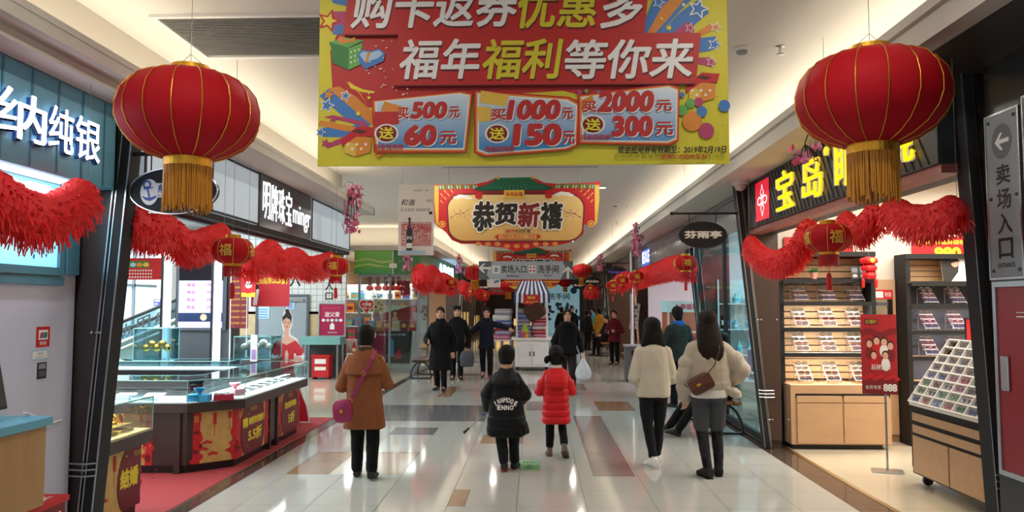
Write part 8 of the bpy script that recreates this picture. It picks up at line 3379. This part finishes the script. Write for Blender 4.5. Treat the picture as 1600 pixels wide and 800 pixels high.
# --- boy in the black padded coat
p = Person('person', 'child in a black padded coat with white lettering holding a stick', (-.31, 8.15, 0), -.04, 1.24, 'children walking')
H = p.H
p.hs = 1.28
for k in 'LR':
 p.J['sh' + k].x *= .86
p.J['elL'] = Vector((-.20, .0, .79)); p.J['wrL'] = Vector((-.215, .10, .63))
p.J['elR'] = Vector((.19, .0, .79)); p.J['wrR'] = Vector((.14, .16, .70))
p.J['ankL'] = Vector((-.02, -.03, .075)); p.J['toeL'] = Vector((-.03, .11, .03)); p.J['kneeL'] = Vector((-.055, .02, .33))
p.J['ankR'] = Vector((.075, .10, .06)); p.J['toeR'] = Vector((.095, .23, .022)); p.J['kneeR'] = Vector((.075, .08, .33))
p.hpitch = -.08
p.body(face=False, handd={'L': (Vector((-.1, .5, -.75)), Vector((.3, .5, .8)))})
p.trousers(C_jean, 1.25, .075)
p.shoes(mat('sneaker_black', '#1c1b1d', .5), mat('sneaker_red', '#8f2027', .5), size=1.15)
rows = []
for z, rx, ry in ((.29, .155, .115), (.30, .176, .132), (.36, .180, .136), (.375, .172, .13), (.45, .172, .128), (.465, .164, .122), (.54, .158, .115), (.555, .152, .11), (.64, .148, .104), (.655, .142, .10), (.72, .130, .095), (.76, .112, .085), (.79, .088, .07), (.825, .064, .060), (.85, .056, .056)):
 rows.append((z, rx * .95, ry, 0))
mb = p.trunk(rows)
p.sleeves(mb, (.052, .060, .048), .02)
mb.loft([ell_ring((.04, -.01, .62), .12, .10, 16), ell_ring((.08, -.01, .50), .14, .12, 16), ell_ring((.11, -.01, .40), .14, .12, 16), ell_ring((.115, -.01, .385), .12, .10, 16)])
p.wear('padded_coat', mb, C_puffk, .006)
mb = p.trunk([(.715, .10, .06, -.055), (.735, .118, .078, -.055), (.765, .115, .08, -.045), (.81, .088, .064, -.025), (.85, .066, .05, -.004), (.865, .058, .045, 0)])
p.wear('hood', mb, C_puffk, .006)
p.hair(M_hair, low=(.80, .42, .14), puff=1.12)
# lettering across the back
mb = MB()
for i, ch in enumerate('INNMODE'):
 vs, fs, asp = glyphs(ch, .05)
 u = -1 + 2 * i / 6
 x0, z0 = .105 * u, .750 - .040 * u * u
 an = -u * .5
 out = []
 for v in vs:
  a, b_ = (v.x - .5) * .030 * (1.2 if ch in 'MO' else .95 if ch != 'I' else .35), (v.y - .5) * .052
  x, z = x0 + a * cos(an) - b_ * sin(an), z0 + a * sin(an) + b_ * cos(an)
  out.append((x, -.1 * 0 - .152 + .45 * x * x - (.72 - z) * .10, z))
 mb.add(out, fs)
for i, ch in enumerate('ENNO'):
 vs, fs, asp = glyphs(ch, .05)
 x0 = -.066 + .044 * i
 out = []
 for v in vs:
  x, z = x0 + (v.x - .5) * .038, .672 + (v.y - .5) * .05
  out.append((x, -.155 + .45 * x * x - (.72 - z) * .10, z))
 mb.add(out, fs)
LET = mb
o = mb.build('printed_lettering', M_wprint, p.t, fix=False)
o['label'] = 'white letters across the back of the coat'
BOY = p
w_ = p.J['wrL'] + Vector((-.02, .05, -.06))
t = thing('selfie_stick', 'black and steel telescopic stick with a blue tip held by the child', 'stick', p.t.location.copy(), -.04)
mb = MB()
a, b = w_ + Vector((.03, .02, .03)), w_ + Vector((-.22, -.12, -.19))
mb.tube([a, a.lerp(b, .25)], .014, 8)
mb.build('grip', mat('grip_blue', '#27479a', .4), t)
mb = MB()
mb.tube([a.lerp(b, .22), a.lerp(b, .8)], .006, 8)
mb.build('rod', M_steel, t)
mb = MB()
mb.tube([a.lerp(b, .78), b], [.010, .016], 8)
mb.build('clamp', M_black, t)

# --- girl in the red padded coat
p = Person('person', 'child in a bright red quilted hooded coat walking away with tied hair', (.23, 8.9, 0), .05, 1.20, 'children walking')
H = p.H
p.hs = 1.27
for k in 'LR':
 p.J['sh' + k].x *= .88
p.J['elL'] = Vector((-.185, .04, .74)); p.J['wrL'] = Vector((-.12, .20, .80))
p.J['elR'] = Vector((.185, .04, .74)); p.J['wrR'] = Vector((.12, .20, .80))
p.J['ankL'] = Vector((-.07, .05, .06)); p.J['toeL'] = Vector((-.075, .19, .022)); p.J['kneeL'] = Vector((-.065, .06, .32))
p.J['ankR'] = Vector((.085, -.16, .135)); p.J['toeR'] = Vector((.11, -.06, .035)); p.J['kneeR'] = Vector((.075, .05, .34))
p.hpitch = -.06
p.body(face=False)
p.trousers(C_blackp, 1.05, .10)
p.shoes(mat('boot_taupe', '#6d5852', .7, bump=.2), mat('sole_brown', '#4a3b36', .7), high=.10, size=1.1)
rows = []
z = .315
rows.append((z, .118, .085, 0))
k = 0
while z < .70:
 wd = .140 - .030 * max(0, (z - .32) / .4)
 rows += [(z + .006, wd - .006, wd * .73, 0), (z + .018, wd, wd * .78, 0), (z + .048, wd + .001, wd * .78, 0), (z + .060, wd - .006, wd * .73, 0)]
 z += .066
rows += [(.735, .112, .082, 0), (.775, .098, .072, 0), (.80, .07, .06, 0)]
mb = p.trunk(rows)
p.sleeves(mb, (.050, .053, .045), .02)
for k in 'LR':
 A = p.arm(k)
 mb.ball(A[0].lerp(A[1], .6), .057 * H, 14)
p.wear('quilted_coat', mb, C_puffr, .006, 3)
mb = p.trunk([(.655, .070, .045, -.075), (.675, .098, .07, -.072), (.72, .112, .078, -.06), (.775, .105, .075, -.04), (.815, .082, .062, -.015), (.845, .062, .05, 0)])
p.wear('hood', mb, C_puffr, .006)
mb = p.trunk([(.83, .055, .05), (.85, .058, .055), (.872, .05, .048)])
p.wear('collar', mb, C_shirt, label='white collar')
p.hair(M_hair, low=(.80, .40, .02), puff=1.10, extra=[[(.50, .08, .08, -.40, -.18), (.42, .15, .14, -.46, -.2), (.25, .16, .15, -.50, -.2), (.08, .08, .08, -.50, -.2)], [(.50, .08, .08, .40, -.22), (.42, .14, .13, .46, -.22), (.25, .15, .14, .48, -.22), (.08, .08, .08, .48, -.22)], [(.78, .10, .08, 0, -.40), (.70, .16, .12, 0, -.48), (.55, .14, .1, 0, -.46)]])

# --- woman in the cream fleece
p = Person('person', 'person in a cream fleece jacket and black trousers walking away', (1.265, 8.40, 0), .08, 1.565, 'shoppers on the walkway')
H = p.H
p.J['elL'] = Vector((-.205, -.02, .945)); p.J['wrL'] = Vector((-.14, .20, .99))
p.J['elR'] = Vector((.20, -.0, .945)); p.J['wrR'] = Vector((.15, .20, 1.0))
p.J['ankL'] = Vector((-.02, -.08, .085)); p.J['toeL'] = Vector((-.055, .07, .03)); p.J['kneeL'] = Vector((-.06, .02, .44))
p.J['ankR'] = Vector((.055, .10, .075)); p.J['toeR'] = Vector((.075, .26, .025)); p.J['kneeR'] = Vector((.075, .06, .44))
p.body(face=False)
p.trousers(C_jean, .96, .075)
p.shoes(mat('sneaker_white', '#d9d6d2', .5), M_sole, size=1.08)
mb = p.trunk([(.475, .112, .085), (.485, .118, .09), (.52, .120, .092), (.60, .117, .088), (.68, .115, .084), (.75, .112, .08), (.79, .100, .072), (.82, .080, .06), (.85, .062, .056), (.868, .056, .052)])
p.sleeves(mb, (.048, .048, .040), .0)
p.wear('fleece_jacket', mb, C_fleece)
p.hair(M_hair, low=(.80, .1, -.30), puff=1.22, extra=[[(.75, .36, .30, 0, -.14), (.45, .47, .36, 0, -.14), (.2, .54, .38, 0, -.15), (-.1, .60, .36, 0, -.17), (-.30, .62, .28, 0, -.20), (-.42, .54, .16, 0, -.22)]])

# --- woman in the beige puffer
p = Person('person', 'person with long dark hair in a beige puffer jacket and black high boots', (1.755, 7.93, 0), -.03, 1.645, 'shoppers on the walkway')
H = p.H
p.J['elL'] = Vector((-.24, -.02, 1.0)); p.J['wrL'] = Vector((-.225, .10, .76))
p.J['elR'] = Vector((.33, -.03, 1.075)); p.J['wrR'] = Vector((.23, .10, .94))
p.J['ankL'] = Vector((-.03, -.06, .085)); p.J['toeL'] = Vector((-.075, .09, .03)); p.J['kneeL'] = Vector((-.075, .02, .46))
p.J['ankR'] = Vector((.10, .05, .08)); p.J['toeR'] = Vector((.12, .21, .028)); p.J['kneeR'] = Vector((.085, .05, .46))
p.body(face=False, hands='L')
p.trousers(C_blackp, .92, .06, top=None, name='leggings')
mb = p.trunk([(.56, .094, .068), (.53, .102, .076), (.49, .106, .078), (.46, .09, .07)])
for k in 'LR':
 a, b = p.J['hip' + k], p.J['knee' + k]
 limb(mb, [a, a.lerp(b, .86)], [.061 * H, .050 * H], 16)
p.wear('shorts', mb, C_short)
for k in 'LR':
 a, b, c = p.J['hip' + k], p.J['knee' + k], p.J['ank' + k]
 mb = MB()
 limb(mb, [a.lerp(b, .80), b, b.lerp(c, .3), c], [.043 * H, .036 * H, .035 * H, .027 * H], 16)
 p.wear('boot_shaft', mb, mat('suede_black', '#141315', .85, bump=.2))
p.shoes(mat('suede_black', '#141315', .85), C_shoe, size=1.05)
mb = p.trunk([(.485, .108, .082), (.495, .114, .088), (.53, .116, .088), (.60, .11, .08), (.66, .10, .074)])
p.wear('shirt', mb, C_shirt, label='white shirt hem below the jacket')
rows = [(.535, .118, .088), (.545, .130, .096), (.575, .136, .100), (.59, .132, .097), (.63, .134, .097), (.665, .132, .094), (.68, .128, .091), (.72, .129, .088), (.755, .122, .083), (.765, .116, .079), (.79, .105, .073), (.82, .082, .06), (.85, .062, .056), (.87, .055, .052)]
mb = p.trunk(rows)
p.sleeves(mb, (.052, .056, .043), .02, 16)
for k in 'LR':
 A = p.arm(k)
 mb.ball(A[0].lerp(A[1], .55), .061 * H, 14)
 mb.ball(A[1].lerp(A[2], .45), .056 * H, 14)
# flared lower corner of the jacket on the pocket side
mb.loft([ell_ring((.17, -.02, .90), .10, .10, 14), ell_ring((.23, -.02, .86), .09, .11, 14), ell_ring((.27, -.02, .80), .05, .09, 14)])
p.wear('puffer_jacket', mb, C_puffb, .007, 3)
p.hair(M_hairb, low=(.82, .1, -.3), puff=1.22, extra=[[(.75, .36, .32, 0, -.12), (.5, .45, .38, 0, -.14), (.2, .50, .34, 0, -.24), (-.15, .55, .28, .02, -.36), (-.55, .58, .22, .04, -.48), (-.95, .52, .17, .06, -.54), (-1.25, .38, .12, .06, -.57), (-1.45, .18, .06, .05, -.58)],
                [(-.2, .10, .1, .44, -.2), (-.6, .13, .1, .52, -.32), (-.9, .08, .07, .60, -.36), (-1.05, .03, .03, .62, -.36)]])
t = thing('crossbody_bag', 'small brown leather crossbody bag across the back of the beige puffer', 'bag', p.t.location.copy(), -.03)
c = Vector((-.12, -.235, .955))
ax, az = Vector((.86, -.05, .45)).normalized(), Vector((-.45, 0, .86)).normalized()
mb = MB()
mb.loft([ell_ring(c + Vector((0, d, 0)), a, b, 24, 5, ax, az) for d, a, b in ((-.055, .105, .075), (-.045, .12, .085), (.035, .12, .085), (.045, .105, .075))])
mb.build('bag_body', M_bagb, t, smooth=True)
mb = MB()
mb.obox(c + Vector((0, -.058, 0)) + az * .03, ax * .117, az * .045, (0, .006, 0))
mb.build('flap', mat('leather_brown_flap', '#5a2e1e', .35, bump=.15), t, bevel=.006)
mb = MB()
mb.obox(c + Vector((0, -.068, 0)) - ax * .03 + az * .01, ax * .02, az * .012, (0, .004, 0))
mb.build('clasp', M_gold, t)
mb = MB()
pts = [c + ax * .11 + az * .06, Vector((.02, -.20, 1.13)), Vector((.08, -.175, 1.28)), Vector((.10, -.07, 1.37)), Vector((.09, .05, 1.34))]
mb.tube(pts, .006, 6)
mb.tube([c - ax * .11, Vector((-.26, -.06, .93)), Vector((-.22, .13, .98))], .006, 6)
mb.build('strap', M_bagb, t)

# --- man in the long black coat, facing us
p = Person('person', 'person in a long black overcoat walking towards the viewer, one hand raised at the waist', (-1.93, 15.6, 0), pi - .1, 1.66, 'shoppers on the walkway')
H = p.H
p.J['elR'] = Vector((.30, -.02, 1.02)); p.J['wrR'] = Vector((.20, .24, .97))
p.J['elL'] = Vector((-.27, -.05, 1.02)); p.J['wrL'] = Vector((-.26, -.02, .78))
p.J['ankL'] = Vector((-.10, .10, .075)); p.J['toeL'] = Vector((-.12, .26, .025)); p.J['kneeL'] = Vector((-.09, .10, .46))
p.J['ankR'] = Vector((.08, -.10, .075)); p.J['toeR'] = Vector((.11, .06, .025)); p.J['kneeR'] = Vector((.08, .02, .46))
p.body(handd={'R': (Vector((-.5, .8, .1)), Vector((0, .1, 1)))})
p.trousers(C_blackp, 1.05, .05)
p.shoes(C_shoe)
mb = p.trunk([(.245, .145, .10), (.255, .15, .106), (.40, .138, .098), (.52, .122, .090), (.62, .118, .084), (.72, .126, .086), (.785, .126, .078), (.82, .09, .062), (.85, .06, .054)])
p.sleeves(mb, (.050, .044, .036), .02)
p.wear('overcoat', mb, C_black)
mb = p.trunk([(.76, .05, .03, .055), (.80, .055, .035, .045), (.84, .062, .058, .004), (.875, .054, .052, .002)])
p.wear('scarf', mb, cloth('scarf_black', '#101012'))
p.hair(M_hair, low=(.80, .46, .05), puff=1.10)

# --- man behind him with a cap
p = Person('person', 'person in a dark cap and black jacket half hidden behind the overcoat man', (-1.83, 17.9, 0), pi + .1, 1.68, 'shoppers on the walkway')
H = p.H
p.J['wrL'] = Vector((-.26, .0, .72)); p.J['elL'] = Vector((-.27, -.03, 1.02))
p.J['ankL'] = Vector((-.08, .10, .075)); p.J['toeL'] = Vector((-.10, .26, .025)); p.J['kneeL'] = Vector((-.08, .09, .46))
p.body()
p.trousers(C_blackp, 1.1, .05)
p.shoes(C_shoe)
mb = p.trunk(coat_rows(.44, .125, .09))
p.sleeves(mb, (.048, .043, .036), .02)
p.wear('jacket', mb, C_black)
p.hair(M_hair, low=(.70, .46, .1), puff=1.06)
M, h_ = p.headm()
mb = MB()
mb.loft([[M @ v for v in ell_ring((0, 0, z * h_), rx * h_, ry * h_, 20)] for z, rx, ry in ((.68, .40, .46), (.80, .40, .47), (.95, .36, .42), (1.04, .22, .28), (1.07, .04, .05))])
mb.loft([[M @ v for v in ell_ring((0, (.50 + .02 * k) * h_, (.72 - .01 * k) * h_), (.30 - .06 * k) * h_, .20 * h_, 16)] for k in (0, 1)])
p.wear('cap', mb, C_black, .006)
t = thing('shopping_bag', 'dark grey checked carrier bag hanging from the hand of the capped person', 'bag', (-1.58, 17.75, .30))
mb = MB()
mb.loft([ell_ring((0, 0, z), a, b, 20, 4) for z, a, b in ((0, .12, .07), (.02, .15, .09), (.22, .17, .09), (.34, .13, .06), (.37, .08, .04))])
mb.build('bag_body', mat('bag_grey', '#3d4148', .5, vary=.4, scale=10), t, smooth=True)
mb = MB()
mb.tube([(-.08, 0, .36), (-.03, 0, .44), (.03, 0, .44), (.08, 0, .36)], .008, 6)
mb.build('bag_handle', M_black, t)

# --- man in the navy jacket with spread arms
p = Person('person', 'person in a navy jacket striding towards the viewer with both arms spread', (-1.16, 18.2, 0), pi, 1.63, 'shoppers on the walkway')
H = p.H
p.J['elR'] = Vector((.33, .0, 1.10)); p.J['wrR'] = Vector((.42, .05, .92))
p.J['elL'] = Vector((-.36, .0, 1.22)); p.J['wrL'] = Vector((-.52, .08, 1.15))
p.J['ankL'] = Vector((-.10, .18, .08)); p.J['toeL'] = Vector((-.11, .32, .06)); p.J['kneeL'] = Vector((-.09, .16, .46))
p.J['ankR'] = Vector((.09, -.16, .16)); p.J['toeR'] = Vector((.10, -.04, .04)); p.J['kneeR'] = Vector((.09, .08, .48))
p.body()
p.trousers(C_blackp, 1.08, .05)
p.shoes(mat('shoe_brown', '#3a2820', .45))
mb = p.trunk(coat_rows(.42, .120, .085))
p.sleeves(mb, (.050, .042, .033), .02)
p.wear('jacket', mb, C_navy)
mb = p.trunk([(.82, .07, .056), (.845, .066, .056), (.868, .054, .05)])
p.wear('collar', mb, C_navy)
p.hair(M_hair, low=(.78, .50, .12), puff=1.08)

# --- woman in black with the plastic bag
p = Person('person', 'person in a black coat walking towards the viewer carrying a white plastic bag', (.62, 15.2, 0), pi + .05, 1.62, 'shoppers on the walkway')
H = p.H
p.J['elL'] = Vector((-.25, -.05, 1.0)); p.J['wrL'] = Vector((-.285, .08, .79))
p.J['elR'] = Vector((.25, -.05, 1.0)); p.J['wrR'] = Vector((.24, .05, .76))
p.J['ankL'] = Vector((-.09, .10, .075)); p.J['toeL'] = Vector((-.11, .25, .025)); p.J['kneeL'] = Vector((-.09, .10, .45))
p.body()
p.trousers(cloth('trousers_pattern_dark', '#2a2423', vary=.6), 1.15, .05)
p.shoes(C_shoe)
mb = p.trunk(coat_rows(.47, .138, .10, .120, .128, .108))
p.sleeves(mb, (.050, .046, .036), .02)
p.wear('coat', mb, C_black)
mb = p.trunk([(.80, .085, .07, .01), (.83, .092, .075, .01), (.86, .075, .062, .005)])
p.wear('fur_collar', mb, cloth('fur_black', '#0f0f10', bump=1.0, bscale=90))
p.hair(M_hair, low=(.84, .30, -.05), puff=1.10)
t = thing('plastic_bag', 'white translucent plastic bag hanging from the black coat person hand', 'bag', (.92, 15.08, .27))
mb = MB()
mb.loft([ell_ring((0, 0, z), a, b, 22, 2.4) for z, a, b in ((0, .08, .06), (.03, .14, .10), (.12, .17, .12), (.22, .14, .10), (.32, .08, .06), (.40, .04, .03), (.46, .025, .02))])
mb.build('bag_body', mat('plastic_white', '#d5d9e0', .25, vary=.15, scale=14, bump=.8, bscale=14), t, smooth=True)
mb = MB()
mb.tube([(-.02, 0, .45), (-.03, 0, .52), (.02, 0, .54), (.02, 0, .45)], .008, 6)
mb.build('bag_handle', M_wprint, t)

# --- seated and standing people further off
def seated(loc, rz, H, label, top, hair=M_hair, face=True, legs=C_blackp, stretch=0.0, lean=.0, seat=.445, hide_head=False):
 p = Person('person', label, loc, rz, H, 'people resting on the benches', voxel=.0075)
 hz = seat + .055 * H
 p.root = Vector((0, 0, hz - .51 * H))
 p.lean = lean
 for k, s in (('L', -1), ('R', 1)):
  p.J['hip' + k] = Vector((s * .055 * H, .02, hz))
  p.J['knee' + k] = Vector((s * .08 * H, .25 * H, hz + .01 - stretch * .03))
  p.J['ank' + k] = Vector((s * .085 * H, (.25 + .03) * H + stretch * .30, .08))
  p.J['toe' + k] = Vector((s * .10 * H, (.25 + .125) * H + stretch * .30, .03 + stretch * .05))
  o = p.sh(.8 * H) * 0
  p.J['el' + k] = Vector((s * .15 * H, .04 * H, .62 * H))
  p.J['wr' + k] = Vector((s * .06 * H, .17 * H, .60 * H))
 p.hpitch = -.1
 p.body(face=face)
 # trousers along the bent legs
 mb = MB()
 rings(mb, [(hz - .055 * H, .085 * H, .065 * H), (hz, .10 * H, .075 * H), (hz + .07 * H, .09 * H, .066 * H)])
 for k in 'LR':
  a, b, c = p.J['hip' + k], p.J['knee' + k], p.J['ank' + k]
  limb(mb, [a, b, c], [.056 * H, .044 * H, .034 * H], 14)
 p.wear('trousers', mb, legs)
 p.shoes(C_shoe)
 mb = p.trunk([(.50, .115, .088), (.52, .122, .092), (.60, .118, .084), (.70, .122, .084), (.78, .12, .076), (.82, .088, .06), (.85, .06, .054)])
 p.sleeves(mb, (.050, .046, .036), .02)
 p.wear('jacket', mb, top)
 p.hair(hair, low=(.80, .44, .05), puff=1.10)
 return p

seated((2.56, 10.62, 0), pi / 2 + .25, 1.62, 'person in black seated on the bench with legs stretched behind the beige puffer person', C_black, stretch=1.0, face=False, seat=.452)
seated((2.42, 26.3, 0), pi / 2 + .5, 1.62, 'person in black seated on the far bench looking at a phone', C_black, seat=.452)

def stander(loc, rz, H, label, top, coat=.44, hair=M_hair, legs=C_blackp, face=False, arms=None, low=(.80, .40, .02), wide=.122):
 p = Person('person', label, loc, rz, H, 'shoppers farther along the walkway', voxel=.0085)
 for k, v in (arms or {}).items():
  p.J[k] = Vector(v)
 p.body(face=face)
 p.trousers(legs, 1.08, .05)
 p.shoes(C_shoe)
 mb = p.trunk(coat_rows(coat, wide, .09))
 p.sleeves(mb, (.050, .044, .036), .02)
 p.wear('coat', mb, top)
 p.hair(hair, low=low, puff=1.12)
 return p

p = stander((2.28, 22.4, 0), pi - .5, 1.55, 'person in a maroon padded coat standing with hands together', C_maroon, .42, arms={'elL': (-.25, .0, .95), 'wrL': (-.10, .22, .96), 'elR': (.25, .0, .95), 'wrR': (.10, .22, .93)}, face=True, wide=.135)
p = stander((2.42, 13.2, 0), .25, 1.68, 'person in a dark olive jacket with a blue collar standing at the gift machine', C_green, .46, arms={'elL': (-.25, .05, 1.05), 'wrL': (-.15, .26, 1.05), 'elR': (.25, .05, 1.05), 'wrR': (.15, .26, 1.0)})
mb = p.trunk([(.815, .075, .06), (.84, .072, .06), (.868, .056, .052)])
p.wear('collar', mb, cloth('collar_blue', '#2f5da0'))
stander((1.55, 33.0, 0), pi + .3, 1.62, 'distant person in black standing behind the black coat person', C_black, .42)
stander((1.05, 31.5, 0), .2, 1.60, 'distant dark-clothed person seen from behind near the cart', C_black, .45)
stander((2.62, 35.0, 0), pi / 2, 1.55, 'distant person in a turquoise jacket reading a leaflet', cloth('jacket_turquoise', '#3aa0b4'), .48, arms={'elL': (-.2, .1, 1.0), 'wrL': (-.08, .3, 1.05), 'elR': (.2, .1, 1.0), 'wrR': (.08, .3, 1.05)})
stander((2.55, 31.0, 0), .4, 1.55, 'distant person in a mustard yellow coat by the brown columns', cloth('coat_mustard', '#b5862f'), .36)
stander((1.95, 29.2, 0), -.8, 1.50, 'distant person in black bending near the rear columns', C_black, .45)

# the children's lettering follows the coat surface: project it onto the padded coat
dg = bpy.context.evaluated_depsgraph_get()
coat = [o for o in BOY.t.children if o.name.startswith('padded_coat')][0]
lett = [o for o in BOY.t.children if o.name.startswith('printed_lettering')][0]
from mathutils.bvhtree import BVHTree
bv = BVHTree.FromPolygons([v.co.copy() for v in coat.data.vertices], [tuple(p_.vertices) for p_ in coat.data.polygons])
for v in lett.data.vertices:
 hit = bv.ray_cast(Vector((v.co.x, -1, v.co.z)), Vector((0, 1, 0)))
 if hit[0] is not None:
  v.co.y = hit[0].y - .003
